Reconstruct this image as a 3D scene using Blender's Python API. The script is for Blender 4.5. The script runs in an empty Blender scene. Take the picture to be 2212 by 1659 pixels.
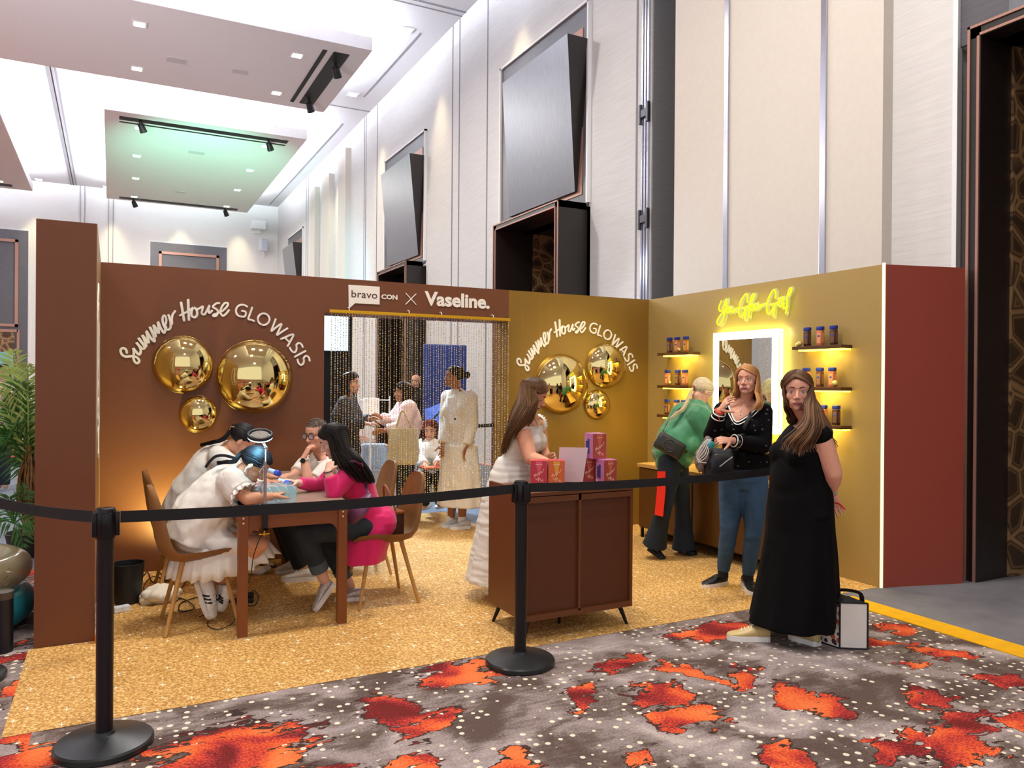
import bpy, bmesh, math, random
from mathutils import Vector, Matrix, noise
from mathutils.bvhtree import BVHTree
random.seed(7)
SC = bpy.context.scene
COL = SC.collection
V = Vector
# ---------------------------------------------------------------- camera, world, exposure
YAW, PIT, ROL, FPX, CAMZ = .4788, -.0028, .0074, 1665.5, 1.5347
_F = V((math.sin(YAW)*math.cos(PIT), math.cos(YAW)*math.cos(PIT), math.sin(PIT)))
_R0 = V((math.cos(YAW), -math.sin(YAW), 0)); _U0 = _R0.cross(_F)
_R = _R0*math.cos(ROL)+_U0*math.sin(ROL); _U = _U0*math.cos(ROL)-_R0*math.sin(ROL)
CAM = V((0, 0, CAMZ))
cd = bpy.data.cameras.new('camera'); cam = bpy.data.objects.new('camera', cd); COL.objects.link(cam)
M3 = Matrix((_R, _U, -_F)).transposed()
cam.matrix_world = Matrix.Translation(CAM) @ M3.to_4x4()
cd.sensor_width = 36; cd.lens = 36*FPX/2212; cd.clip_end = 200; cd.clip_start = .05
SC.camera = cam
def W3(px, py, d):
    """a surveyed point: pixel of the photograph and distance along the view axis"""
    return CAM + (_F + _R*((px-1106)/FPX) + _U*((829.5-py)/FPX))*d
SC.view_settings.view_transform = 'Standard'; SC.view_settings.look = 'None'
SC.view_settings.gamma = 1; SC.view_settings.use_curve_mapping = False
SC.view_settings.exposure = 0.13
SC.cycles.use_denoising = True
SC.cycles.max_bounces = 7; SC.cycles.diffuse_bounces = 3; SC.cycles.glossy_bounces = 4
SC.cycles.transmission_bounces = 5; SC.cycles.transparent_max_bounces = 10
SC.cycles.sample_clamp_indirect = 4; SC.cycles.caustics_reflective = False; SC.cycles.caustics_refractive = False
wd = bpy.data.worlds.new('world'); SC.world = wd; wd.use_nodes = True
wd.node_tree.nodes['Background'].inputs[0].default_value = (.92, .9, .95, 1)
wd.node_tree.nodes['Background'].inputs[1].default_value = .95
def light(kind, name, loc, power, color=(1, 1, 1), target=None, **kw):
    l = bpy.data.lights.new(name, kind); l.energy = power; l.color = color
    for k, v in kw.items(): setattr(l, k, v)
    o = bpy.data.objects.new(name, l); COL.objects.link(o); o.location = loc
    if target is not None: o.rotation_euler = (V(target)-V(loc)).to_track_quat('-Z', 'Y').to_euler()
    return o
# ceiling downlights over the booth and behind the visitors
for k, (x, y, p) in enumerate([(1.2, 4.6, 190), (2.9, 4.4, 150), (.6, 1.2, 120), (2.4, 11.5, 200), (-4, 4, 150), (1.5, -5, 160), (.5, 20, 420), (1.5, 28.5, 420), (-6, 17, 420)]):
    light('AREA', 'ceiling_light_beam', (x, y, 7.9), p, (1, .93, .84), (x, y, 0), size=.5)
# warm wall washers close to the long wall
for y in (11.6, 15.2, 19.2, 23.5):
    light('SPOT', 'wall_washer_beam', (5.55, y, 8.7), 330, (1, .8, .45), (6.15, y, 4.5), spot_size=.75, spot_blend=1, shadow_soft_size=.05)
for x in (-2.5, .0, 2.4, 4.6):
    light('SPOT', 'wall_washer_beam', (x, 32.6, 8.7), 330, (1, .85, .5), (x, 33.3, 4.5), spot_size=.75, spot_blend=1, shadow_soft_size=.05)
# coloured stage lights and one added fill: green on the ceiling raft, cold blue-white behind the curtain
light('SPOT', 'stage_or_fill_beam', (1.5, 17, 3), 3600, (.28, 1, .66), (2.4, 24.2, 8), spot_size=.8, spot_blend=1, shadow_soft_size=.1)
light('SPOT', 'stage_or_fill_beam', (-3.5, 9, 2.8), 1500, (1, .93, .95), (-.5, 16.5, 8), spot_size=1.3, spot_blend=1, shadow_soft_size=.3)  # added white fill, no real fixture: brightens the underside of the nearest raft
light('SPOT', 'stage_or_fill_beam', (3.2, 17, 3), 900, (.3, .8, 1), (6.15, 22.2, 5), spot_size=.6, spot_blend=1, shadow_soft_size=.1)
light('SPOT', 'stage_or_fill_beam', (2.3, 9.8, 3.6), 900, (.5, .74, 1), (2.75, 7.7, .0), spot_size=1.0, spot_blend=.7, shadow_soft_size=.2)
light('AREA', 'stage_or_fill_beam', (4.6, 9.6, 3.4), 60, (.85, .9, 1), (2.8, 7.6, 1.0), size=.4)
# warm floor uplight on the booth wall, and an added overhead fill
light('SPOT', 'uplight_beam', (.43, 6.40, .27), 60, (1, .92, .32), (.35, 6.9, 1.1), spot_size=2.6, spot_blend=1, shadow_soft_size=.04)
light('SPOT', 'booth_wall_fill_beam', (3.5, 5.1, 3.6), 150, (1, .78, .30), (4.45, 6.78, 1.05), spot_size=.75, spot_blend=.8, shadow_soft_size=.12)  # added spot from above, gives the right back section its golden glow

# ---------------------------------------------------------------- materials
def lin(c):
    if isinstance(c, str): c = [int(c[i:i+2], 16) for i in (0, 2, 4)]
    return tuple(((x/255)/12.92 if x/255 <= .04045 else ((x/255+.055)/1.055)**2.4) for x in c)+(1,)
MATS = {}
class NT:
    def __init__(s, m): s.t = m.node_tree; s.n = s.t.nodes; s.l = s.t.links
    def add(s, ty, ins=None, **kw):
        n = s.n.new(ty)
        for k, v in kw.items(): setattr(n, k, v)
        for k, v in (ins or {}).items():
            if isinstance(v, bpy.types.NodeSocket): s.l.new(v, n.inputs[k])
            else: n.inputs[k].default_value = v
        return n
    def math(s, op, a, b=0.0, c=None, clamp=False):
        n = s.add('ShaderNodeMath', {0: a, 1: b}, operation=op, use_clamp=clamp)
        if c is not None: s.l.new(c, n.inputs[2]) if isinstance(c, bpy.types.NodeSocket) else setattr(n.inputs[2], 'default_value', c)
        return n.outputs[0]
    def mix(s, f, a, b, bt='MIX'):
        n = s.add('ShaderNodeMix', {0: f, 6: a, 7: b}, data_type='RGBA', blend_type=bt)
        return n.outputs[2]
    def ramp(s, f, stops, interp='LINEAR'):
        n = s.add('ShaderNodeValToRGB', {0: f}); e = n.color_ramp.elements; n.color_ramp.interpolation = interp
        while len(e) > 1: e.remove(e[-1])
        for i, (p, c) in enumerate(stops):
            x = e[0] if i == 0 else e.new(p)
            x.position = p; x.color = c
        return n.outputs[0]
    def coord(s, kind='Object', scale=None):
        c = s.add('ShaderNodeTexCoord').outputs[kind]
        if scale: c = s.add('ShaderNodeMapping', {0: c, 3: scale}).outputs[0]
        return c
    def noise(s, sc, vec=None, det=3, dist=0, rough=.5):
        i = {'Scale': sc, 'Detail': det, 'Distortion': dist, 'Roughness': rough}
        if vec is not None: i['Vector'] = vec
        return s.add('ShaderNodeTexNoise', i).outputs[0]
def mat(name, col='808080', rough=.6, metal=0, emit=0, ecol=None, nz=0, nsc=20, nscale=None, bump=0, bsc=60, alpha=1, trans=0, coat=0, sheen=0, spec=.5, vcol=False, ior=1.45):
    if name in MATS: return MATS[name]
    m = bpy.data.materials.new(name); m.use_nodes = True; t = NT(m); b = t.n['Principled BSDF']
    c = lin(col); b.inputs['Roughness'].default_value = rough; b.inputs['Metallic'].default_value = metal
    b.inputs['Base Color'].default_value = c; b.inputs['Specular IOR Level'].default_value = spec; b.inputs['IOR'].default_value = ior
    vec = t.coord('Object', nscale)
    n = t.noise(nsc, vec, 4)
    if vcol:
        a = t.add('ShaderNodeVertexColor', layer_name='Col').outputs[0]
        base = a
    else: base = c
    if nz or vcol:
        n2 = t.ramp(n, [(.3, (1-nz,)*3+(1,)), (.7, (1+nz*.3,)*3+(1,))])
        t.l.new(t.mix(1.0, base, n2, 'MULTIPLY'), b.inputs['Base Color'])
    else:
        n2 = t.ramp(n, [(.3, (.975,)*3+(1,)), (.7, (1.0,)*3+(1,))])
        t.l.new(t.mix(1.0, base, n2, 'MULTIPLY'), b.inputs['Base Color'])
    if bump:
        bn = t.add('ShaderNodeBump', {'Strength': bump, 'Distance': .01, 'Height': t.noise(bsc, vec, 5)})
        t.l.new(bn.outputs[0], b.inputs['Normal'])
    if emit:
        b.inputs['Emission Color'].default_value = lin(ecol or col); b.inputs['Emission Strength'].default_value = emit
    if trans: b.inputs['Transmission Weight'].default_value = trans
    if alpha < 1: b.inputs['Alpha'].default_value = alpha
    if coat: b.inputs['Coat Weight'].default_value = coat; b.inputs['Coat Roughness'].default_value = .1
    if sheen: b.inputs['Sheen Weight'].default_value = sheen
    MATS[name] = m
    return m
# ---------------------------------------------------------------- mesh building
class MB:
    def __init__(s): s.v = []; s.f = []; s.mi = []; s.m = 0
    def add(s, vs, fs, T=None):
        o = len(s.v)
        s.v += [tuple(T @ V(p)) if T is not None else tuple(p) for p in vs]
        s.f += [tuple(i+o for i in f) for f in fs]; s.mi += [s.m]*len(fs)
        return s
    def box(s, c, d, rz=0, T=None, bev=0):
        x, y, z = [a/2 for a in d]
        bm = bmesh.new(); bmesh.ops.create_cube(bm, size=1)
        for v in bm.verts: v.co = V((v.co.x*d[0], v.co.y*d[1], v.co.z*d[2]))
        if bev: bmesh.ops.bevel(bm, geom=bm.edges[:], offset=min(bev, min(d)*.45), segments=2, affect='EDGES', profile=.6)
        Tm = (T or Matrix.Identity(4)) @ Matrix.Translation(c) @ Matrix.Rotation(rz, 4, 'Z')
        s.add([v.co[:] for v in bm.verts], [[v.index for v in f.verts] for f in bm.faces] if not bm.verts.index_update() else [], Tm)
        bm.free(); return s
    def bb(s, x0, x1, y0, y1, z0, z1, bev=0): return s.box(((x0+x1)/2, (y0+y1)/2, (z0+z1)/2), (abs(x1-x0), abs(y1-y0), abs(z1-z0)), bev=bev)
    def tube(s, pts, rad, n=10, cap=True, flat=None, up=None, closed=False):
        """sweep; rad: number, list, or list of (a,b)"""
        pts = [V(p) for p in pts]; L = len(pts)
        if not isinstance(rad, (list, tuple)): rad = [rad]*L
        prev = None; vs = []; fs = []
        for i, p in enumerate(pts):
            if closed: t = pts[(i+1) % L]-pts[i-1]
            else: t = pts[min(i+1, L-1)]-pts[max(i-1, 0)]
            if t.length < 1e-9: t = V((0, 0, 1))
            t.normalize()
            if prev is None:
                a = V(up) if up is not None else (V((0, 0, 1)) if abs(t.z) < .9 else V((1, 0, 0)))
                x = a-t*a.dot(t); x.normalize()
            else:
                x = prev-t*prev.dot(t)
                if x.length < 1e-6: x = t.orthogonal()
                x.normalize()
            prev = x; y = t.cross(x)
            r = rad[i]; ra, rb = (r if isinstance(r, (tuple, list)) else (r, r))
            for k in range(n):
                a = 2*math.pi*k/n
                vs.append(tuple(p+x*(math.cos(a)*ra)+y*(math.sin(a)*rb)))
        R = L if closed else L-1
        for i in range(R):
            for k in range(n):
                a = i*n+k; b = i*n+(k+1) % n; j = (i+1) % L
                fs.append((a, b, j*n+(k+1) % n, j*n+k))
        if cap and not closed:
            fs.append(tuple(reversed(range(n)))); fs.append(tuple((L-1)*n+k for k in range(n)))
        return s.add(vs, fs)
    def cyl(s, p0, p1, r0, r1=None, n=16): return s.tube([p0, p1], [r0, r0 if r1 is None else r1], n)
    def sph(s, c, r, n=16, T=None, rot=None):
        rx, ry, rz = r if isinstance(r, (tuple, list)) else (r, r, r); m = n//2; vs = [(0, 0, 1)]; fs = []
        for i in range(1, m):
            for k in range(n):
                a = math.pi*i/m; b = 2*math.pi*k/n; vs.append((math.sin(a)*math.cos(b), math.sin(a)*math.sin(b), math.cos(a)))
        vs.append((0, 0, -1)); e = len(vs)-1
        for k in range(n): fs.append((0, 1+k, 1+(k+1) % n)); fs.append((e, e-n+(k+1) % n, e-n+k))
        for i in range(m-2):
            for k in range(n): a = 1+i*n+k; b = 1+i*n+(k+1) % n; fs.append((a, a+n, b+n, b))
        Tm = (T or Matrix.Identity(4)) @ Matrix.Translation(c) @ (rot.to_4x4() if rot else Matrix.Identity(4)) @ Matrix.Diagonal((rx, ry, rz, 1))
        return s.add(vs, fs, Tm)
    def lathe(s, prof, c=(0, 0, 0), n=24, T=None):
        vs = []; fs = []; L = len(prof)
        for r, z in prof:
            for k in range(n): a = 2*math.pi*k/n; vs.append((c[0]+r*math.cos(a), c[1]+r*math.sin(a), c[2]+z))
        for i in range(L-1):
            for k in range(n): a = i*n+k; b = i*n+(k+1) % n; fs.append((a, b, b+n, a+n))
        fs.append(tuple(reversed(range(n)))); fs.append(tuple((L-1)*n+k for k in range(n)))
        return s.add(vs, fs, T)
    def loft(s, rings, cap=True, closed=True):
        n = len(rings[0]); vs = [tuple(p) for r in rings for p in r]; fs = []
        for i in range(len(rings)-1):
            for k in range(n if closed else n-1): a = i*n+k; b = i*n+(k+1) % n; fs.append((a, b, b+n, a+n))
        if cap: fs.append(tuple(reversed(range(n)))); fs.append(tuple((len(rings)-1)*n+k for k in range(n)))
        return s.add(vs, fs)
    def prism(s, poly, o, ex, ey, th):
        """flat polygon in the plane o+x*ex+y*ey, extruded by vector th"""
        o, ex, ey, th = V(o), V(ex), V(ey), V(th); n = len(poly)
        a = [o+ex*x+ey*y for x, y in poly]; b = [p+th for p in a]
        return s.add([tuple(p) for p in a+b], [tuple(range(n)), tuple(reversed(range(n, 2*n)))]+[(k, (k+1) % n, n+(k+1) % n, n+k) for k in range(n)])
    def build(s, name, mats, parent=None, smooth=None, fixn=True):
        me = bpy.data.meshes.new(name); me.from_pydata(s.v, [], s.f)
        for m in (mats if isinstance(mats, (list, tuple)) else [mats]): me.materials.append(m)
        me.polygons.foreach_set('material_index', s.mi)
        if fixn:
            bm = bmesh.new(); bm.from_mesh(me); bmesh.ops.recalc_face_normals(bm, faces=bm.faces); bm.to_mesh(me); bm.free()
        me.update()
        if smooth: sm(me, smooth)
        return link(name, me, parent)
def sm(me, ang=40):
    if not len(me.polygons): return
    me.polygons.foreach_set('use_smooth', [True]*len(me.polygons))
    try: me.set_sharp_from_angle(angle=math.radians(ang))
    except Exception: pass
def link(name, data, parent=None):
    o = bpy.data.objects.new(name, data); COL.objects.link(o)
    if parent is not None:
        o.parent = parent
        o.matrix_parent_inverse = PINV.get(parent.name, Matrix.Identity(4))
    return o
PINV = {}
def thing(name, label, cat, loc=(0, 0, 0), group=None, local=False):
    """Empty at the thing's base; parts are given in world coordinates unless local"""
    o = bpy.data.objects.new(name, None); COL.objects.link(o); o.location = loc; o.empty_display_size = .1
    if not local: PINV[o.name] = Matrix.Translation(-V(loc))
    return tag(o, label, cat, group)
def tag(o, label=None, cat=None, group=None, kind=None):
    if label: o['label'] = label
    if cat: o['category'] = cat
    if group: o['group'] = group
    if kind: o['kind'] = kind
    return o
def struct(name, mb, m, smooth=None, parent=None):
    o = mb.build(name, m, parent, smooth)
    if parent is None: o['kind'] = 'structure'
    return o
def copy_thing(o, loc, rz=0, label=None, scale=None):
    c = o.copy(); COL.objects.link(c); c.location = loc; c.rotation_euler = (0, 0, rz)
    if label: c['label'] = label
    if scale: c.scale = (scale,)*3
    for ch in o.children:
        d = ch.copy(); COL.objects.link(d); d.parent = c
        for g in ch.children:
            e = g.copy(); COL.objects.link(e); e.parent = d
    return c
def cr(pts, n=6):
    """Catmull-Rom resampling"""
    P = [V(p) for p in pts]; out = []
    for i in range(len(P)-1):
        a, b, c, d = P[max(i-1, 0)], P[i], P[i+1], P[min(i+2, len(P)-1)]
        for k in range(n):
            t = k/n; out.append(.5*((2*b)+(c-a)*t+(2*a-5*b+4*c-d)*t*t+(3*b-a-3*c+d)*t**3))
    return out+[P[-1]]
# ---------------------------------------------------------------- the hall
def wallmat(name, col, streak=.06, rough=.75):
    m = bpy.data.materials.new(name); m.use_nodes = True; t = NT(m); b = t.n['Principled BSDF']
    b.inputs['Roughness'].default_value = rough
    v = t.coord('Object'); mp = t.add('ShaderNodeMapping', {0: v, 2: (.35, 0, 0), 3: (3, 1.2, 34)}).outputs[0]
    n = t.noise(2.2, mp, 5)
    t.l.new(t.mix(1.0, lin(col), t.ramp(n, [(.3, (1-streak*2,)*3+(1,)), (.7, (1, 1, 1, 1))]), 'MULTIPLY'), b.inputs['Base Color'])
    return m
M_wall = wallmat('hall_wall_fabric', 'dcdbdb'); M_wall2 = wallmat('far_wall_fabric', 'e8e7e6', .03)
M_block = mat('partition_cream', 'd6cfc6', .7, nz=.03)
M_blockside = mat('partition_side', 'c4b8a9', .7)
M_ceil = mat('ceiling_paint', 'e4e4e8', .8)
M_raft = mat('ceiling_raft_paint', 'f0edf0', .9, spec=.1)
M_black = mat('black_void', '0b0b0d', .6)
M_dark = wallmat('dark_wood', '5c5a60', .12, .4)
M_dark2 = wallmat('espresso_wood', '231b18', .14, .4)
M_steel = mat('brushed_tilt_panel', '8a8d95', .38, .55, nz=.12, nsc=6, nscale=(6, 6, .4))
M_copper = mat('copper_trim', 'a98072', .4, .35)
M_white = mat('white_trim', 'f2f3f6', .5)
M_silver = mat('silver_strip', 'b9bccb', .25, .8)
M_seam = mat('wall_seam', '8e8d94', .8)
M_lamp = mat('lamp_lens', 'ffffff', .5, emit=9, ecol='fff2dc')
M_cove = mat('cove_led', 'ffffff', .5, emit=60, ecol='f0f4ff')

# patterned hall carpet: grey and brown clouds, orange and red flowers, cream dots
def carpet():
    m = bpy.data.materials.new('hall_carpet'); m.use_nodes = True; t = NT(m); b = t.n['Principled BSDF']
    b.inputs['Roughness'].default_value = .95; b.inputs['Specular IOR Level'].default_value = .1
    v = t.coord('Object')
    wob = t.add('ShaderNodeTexNoise', {'Vector': v, 'Scale': 6.5, 'Detail': 5}).outputs[1]
    wv = t.add('ShaderNodeVectorMath', {0: wob, 1: (.5, .5, .5)}, operation='SUBTRACT').outputs[0]
    wv = t.add('ShaderNodeVectorMath', {0: wv, 3: .36}, operation='SCALE').outputs[0]
    dv = t.add('ShaderNodeVectorMath', {0: v, 1: wv}, operation='ADD').outputs[0]
    fine = t.noise(90, v, 3); streak = t.noise(7, t.add('ShaderNodeMapping', {0: v, 2: (0, 0, .5), 3: (1, 5, 1)}).outputs[0], 4)
    # brown and grey clouds
    g = t.math('ADD', t.noise(2.6, v, 5, 1.0), t.math('MULTIPLY', t.math('SUBTRACT', fine, .5), .16))
    g = t.math('ADD', g, t.math('MULTIPLY', t.math('SUBTRACT', streak, .5), .22))
    base = t.ramp(g, [(.36, lin('5a4a44')), (.44, lin('6b5d57')), (.50, lin('8a7c77')), (.6, lin('a09290')), (.7, lin('bbaca6'))])
    # surveyed flower patches (x, y, half width, half depth, turn)
    W = BLOBS
    mask = None
    for (x, y, a, c, r) in W:
        mp = t.add('ShaderNodeMapping', {0: dv, 1: (x, y, 0), 2: (0, 0, r), 3: (a, c, 1)}, vector_type='TEXTURE').outputs[0]
        ln = t.add('ShaderNodeVectorMath', {0: t.add('ShaderNodeVectorMath', {0: mp, 1: (1, 1, 0)}, operation='MULTIPLY').outputs[0]}, operation='LENGTH').outputs['Value']
        mask = ln if mask is None else t.math('MINIMUM', mask, ln)
    far = t.math('MULTIPLY', t.math('SUBTRACT', .63, t.noise(1.6, t.add('ShaderNodeMapping', {0: v, 1: (7, 3, 0)}).outputs[0], 5, .8)), 9)
    fld = t.math('GREATER_THAN', t.math('ABSOLUTE', t.math('SUBTRACT', t.add('ShaderNodeSeparateXYZ', {0: v}).outputs[0], 2.4)), 2.7)
    far = t.math('ADD', far, t.math('MULTIPLY', t.math('SUBTRACT', 1, fld), 9))
    mask = t.math('MINIMUM', mask, far)
    hole = t.noise(9, t.add('ShaderNodeMapping', {0: v, 2: (0, 0, .5), 3: (.8, 1.9, 1)}).outputs[0], 5, 1.2, .6)
    mk = t.math('ADD', mask, t.math('MULTIPLY', t.math('SUBTRACT', hole, .5), 2.2))
    on = t.math('LESS_THAN', mk, .93)
    rim = t.math('MULTIPLY', t.math('LESS_THAN', mk, 1.12), t.math('SUBTRACT', 1, on))
    hue = t.math('ADD', t.noise(3.1, t.add('ShaderNodeMapping', {0: v, 1: (3, 9, 0)}).outputs[0], 2, .4), t.math('MULTIPLY', t.math('SUBTRACT', fine, .5), .35))
    red = t.ramp(hue, [(.38, lin('6b2422')), (.45, lin('9c3232')), (.52, lin('c94a30')), (.58, lin('e06638')), (.72, lin('e87a44'))])
    dots = t.add('ShaderNodeTexVoronoi', {'Vector': v, 'Scale': 17, 'Randomness': .4}, feature='F1').outputs['Distance']
    dm = t.math('MULTIPLY', t.math('LESS_THAN', dots, .225), t.math('GREATER_THAN', t.noise(2.4, t.add('ShaderNodeMapping', {0: v, 1: (1, 5, 0)}).outputs[0], 3, .5), .44))
    dm = t.math('MULTIPLY', dm, t.math('SUBTRACT', 1, on))
    c = t.mix(rim, base, lin('40302b')); c = t.mix(on, c, red); c = t.mix(dm, c, lin('e6ddc8'))
    c = t.mix(.5, c, t.ramp(fine, [(.2, (.55, .55, .55, 1)), (.8, (1.25, 1.25, 1.25, 1))]), 'MULTIPLY')
    t.l.new(c, b.inputs['Base Color'])
    bn = t.add('ShaderNodeBump', {'Strength': .4, 'Distance': .004, 'Height': fine}); t.l.new(bn.outputs[0], b.inputs['Normal'])
    return m
BLOBS = [(1.18, 3.42, .12, .20, .3), (1.30, 3.22, .17, .09, .5), (1.62, 3.72, .22, .16, 0), (.45, 3.35, .33, .26, .4), (-.32, 3.62, .16, .15, 0), (.62, 2.98, .2, .1, .2),
 (2.05, 3.18, .20, .06, .9), (2.5, 3.45, .2, .06, .2), (2.42, 3.05, .15, .13, .5), (2.35, 2.78, .17, .13, 0), (2.75, 3.12, .07, .24, .3), (2.95, 3.0, .14, .07, .7),
 (2.98, 2.72, .17, .09, 1.1), (3.05, 2.58, .15, .12, 1.3), (3.35, 3.62, .34, .15, -.2), (3.75, 3.55, .2, .1, 0), (4.05, 3.05, .28, .05, -.6), (4.25, 2.75, .16, .09, -.6),
 (4.4, 3.2, .12, .1, .1), (3.55, 2.4, .14, .09, .3), (3.75, 2.0, .2, .09, -.6), (3.2, 2.05, .24, .14, .3), (3.45, 2.15, .12, .1, 0), (1.95, 2.55, .09, .04, .3), (1.85, 2.35, .11, .05, .4),
 (2.45, 2.28, .17, .08, .9), (2.9, 2.1, .14, .07, .3), (4.15, 2.35, .14, .08, -.5), (1.02, 2.9, .12, .08, .2), (-.75, 4.2, .25, .14, .3), (-.6, 5.0, .2, .1, 0), (3.9, 2.75, .08, .04, .5), (1.4, 2.7, .14, .1, .4)]
fl = struct('floor', MB().bb(-26, 8.4, -12, 33.3, -.1, 0), carpet())

def gold_mat():
    m = bpy.data.materials.new('gold_glitter_carpet'); m.use_nodes = True; t = NT(m); b = t.n['Principled BSDF']
    b.inputs['Roughness'].default_value = .8
    v = t.coord('Object')
    f = t.noise(70, v, 2, .8); g = t.noise(1.3, v, 3)
    c = t.ramp(f, [(.36, lin('a27434')), (.47, lin('c29048')), (.55, lin('d9a85e')), (.66, lin('efcf8c'))])
    c = t.mix(.5, c, t.ramp(g, [(.3, (.82, .8, .76, 1)), (.7, (1.1, 1.1, 1.1, 1))]), 'MULTIPLY')
    mp = t.add('ShaderNodeMapping', {0: v, 3: (4.6, 4.6, 1)}).outputs[0]
    vo = t.add('ShaderNodeTexVoronoi', {'Vector': mp, 'Scale': 1.0, 'Randomness': 1}, feature='F1')
    d = t.add('ShaderNodeVectorMath', {0: mp, 1: vo.outputs['Position']}, operation='SUBTRACT').outputs[0]
    s = t.add('ShaderNodeSeparateXYZ', {0: d})
    ax = t.math('ABSOLUTE', s.outputs[0]); ay = t.math('ABSOLUTE', s.outputs[1])
    star = t.math('LESS_THAN', t.math('MULTIPLY', ax, ay), .00035)
    star = t.math('MULTIPLY', star, t.math('LESS_THAN', t.math('ADD', ax, ay), .13))
    blob = t.math('LESS_THAN', vo.outputs['Distance'], .03)
    c = t.mix(t.math('MAXIMUM', star, blob), c, lin('fff4d8'))
    t.l.new(c, b.inputs['Base Color'])
    return m
gm = MB().prism([(-.41, 3.91), (5.146, 3.89), (5.185, 6.772), (3.47, 6.772), (3.47, 8.4), (1.66, 8.4), (1.66, 6.772), (-.074, 6.772), (-.074, 5.112), (-.41, 5.112)], (0, 0, 0.0005), (1, 0, 0), (0, 1, 0), (0, 0, .0025)).build('glitter_mat', gold_mat())
tag(gm, 'large gold glitter floor mat with small white stars covering the booth floor', 'floor mat')
M_grey = mat('grey_border_carpet', '77757a', .95, nz=.3, nsc=3.2, bump=.3)
struct('trim_1', MB().bb(4.76, 8.3, -6, 3.66, .001, .004).bb(4.76, 5.95, 3.66, 3.88, .001, .004), M_grey)
struct('trim_17', MB().prism([(-.41, 7.09), (6.1, 7.09), (6.1, 17), (-3, 17), (-3, 10)], (0, 0, .0002), (1, 0, 0), (0, 1, 0), (0, 0, .0015)), mat('bluegrey_carpet', '6d7480', .95, nz=.3, nsc=3.2))
struct('trim_2', MB().bb(4.56, 4.76, -6, 3.80, .001, .006), mat('yellow_border_strip', 'eeb005', .95, nz=.12, nsc=14))
struct('ceiling', MB().bb(-26, 6.4, -12, 33.5, 8.8, 8.95), M_ceil)

# long right wall in segments, with portals
m = MB(); 
for y0, y1, z0 in ((-12, 1.05, 0), (1.05, 3.95, 4.3), (3.95, 4.54, 0), (8.0, 9.42, 0), (9.42, 12.3, 4.1), (12.3, 16, 0), (16, 18.84, 4.1), (18.84, 33.3, 0)): m.bb(6.15, 6.4, y0, y1, z0, 8.8)
struct('wall_right', m, M_wall)
m = MB().bb(6.02, 6.4, 4.54, 7.38, 0, 8.8); struct('wall_right_partition', m, [M_block])
m = MB().bb(6.6, 6.7, 7.38, 8.0, 0, 8.8).bb(6.15, 6.7, 7.36, 7.40, 0, 8.8); struct('wall_right_recess', m, M_black)
m = MB().bb(6.15, 6.55, 7.97, 7.995, 0, 8.8); struct('wall_right_reveal', m, wallmat('reveal_grey', '77777a', .08))
m = MB()
for y in (6.484, 5.173): m.bb(6.0, 6.025, y-.035, y+.035, 0, 8.8, .004)
struct('trim_3', m, M_silver)
m = MB()
for y in (8.03, 8.09, 8.15): m.bb(6.12, 6.16, y, y+.035, 0, 8.8)
struct('trim_4', m, M_silver)
m = MB()
for y in (8.3, 14.55, 14.2, 12.9, 20.6, 20.75, 19.6, 27.6, 27.9): m.bb(6.138, 6.152, y, y+.025, 0, 8.8)
struct('trim_5', m, M_seam)
m = MB()
for y0, y1 in ((22.1, 22.9), (24.0, 24.9), (25.9, 26.5)): m.bb(5.98, 6.16, y0, y1, 0, 8.3 if y0 < 23 else 8.0)
struct('wall_right_pilasters', m, M_block)
def hinge(z):
    m = MB(); m.bb(6.09, 6.13, 8.05, 8.16, z-.05, z+.05, .006).bb(6.085, 6.13, 8.0, 8.05, z-.13, z+.13, .01).bb(6.085, 6.13, 8.16, 8.2, z-.13, z+.13, .01)
    return m
for k, z in enumerate((5.03, 3.66)):
    tag(hinge(z).build('hinge', mat('hinge_steel', '55565c', .35, .8)), ['upper', 'lower'][k]+' black and silver hinge on the edge of the folding hall partition', 'hinge')
M_pat = bpy.data.materials.new('carved_bronze_wall'); M_pat.use_nodes = True
_t = NT(M_pat); _b = _t.n['Principled BSDF']; _b.inputs['Roughness'].default_value = .45; _b.inputs['Metallic'].default_value = .35
_v = _t.coord('Object'); _n = _t.add('ShaderNodeTexVoronoi', {'Vector': _v, 'Scale': 4.2}, feature='DISTANCE_TO_EDGE').outputs['Distance']
_l = _t.ramp(_n, [(.03, lin('a8865c')), (.09, lin('4a3626')), (.14, lin('8a6a48')), (.2, lin('4a3828'))])
_t.l.new(_l, _b.inputs['Base Color']); _t.l.new(_t.add('ShaderNodeBump', {'Strength': .6, 'Distance': .03, 'Height': _n}).outputs[0], _b.inputs['Normal'])
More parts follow.
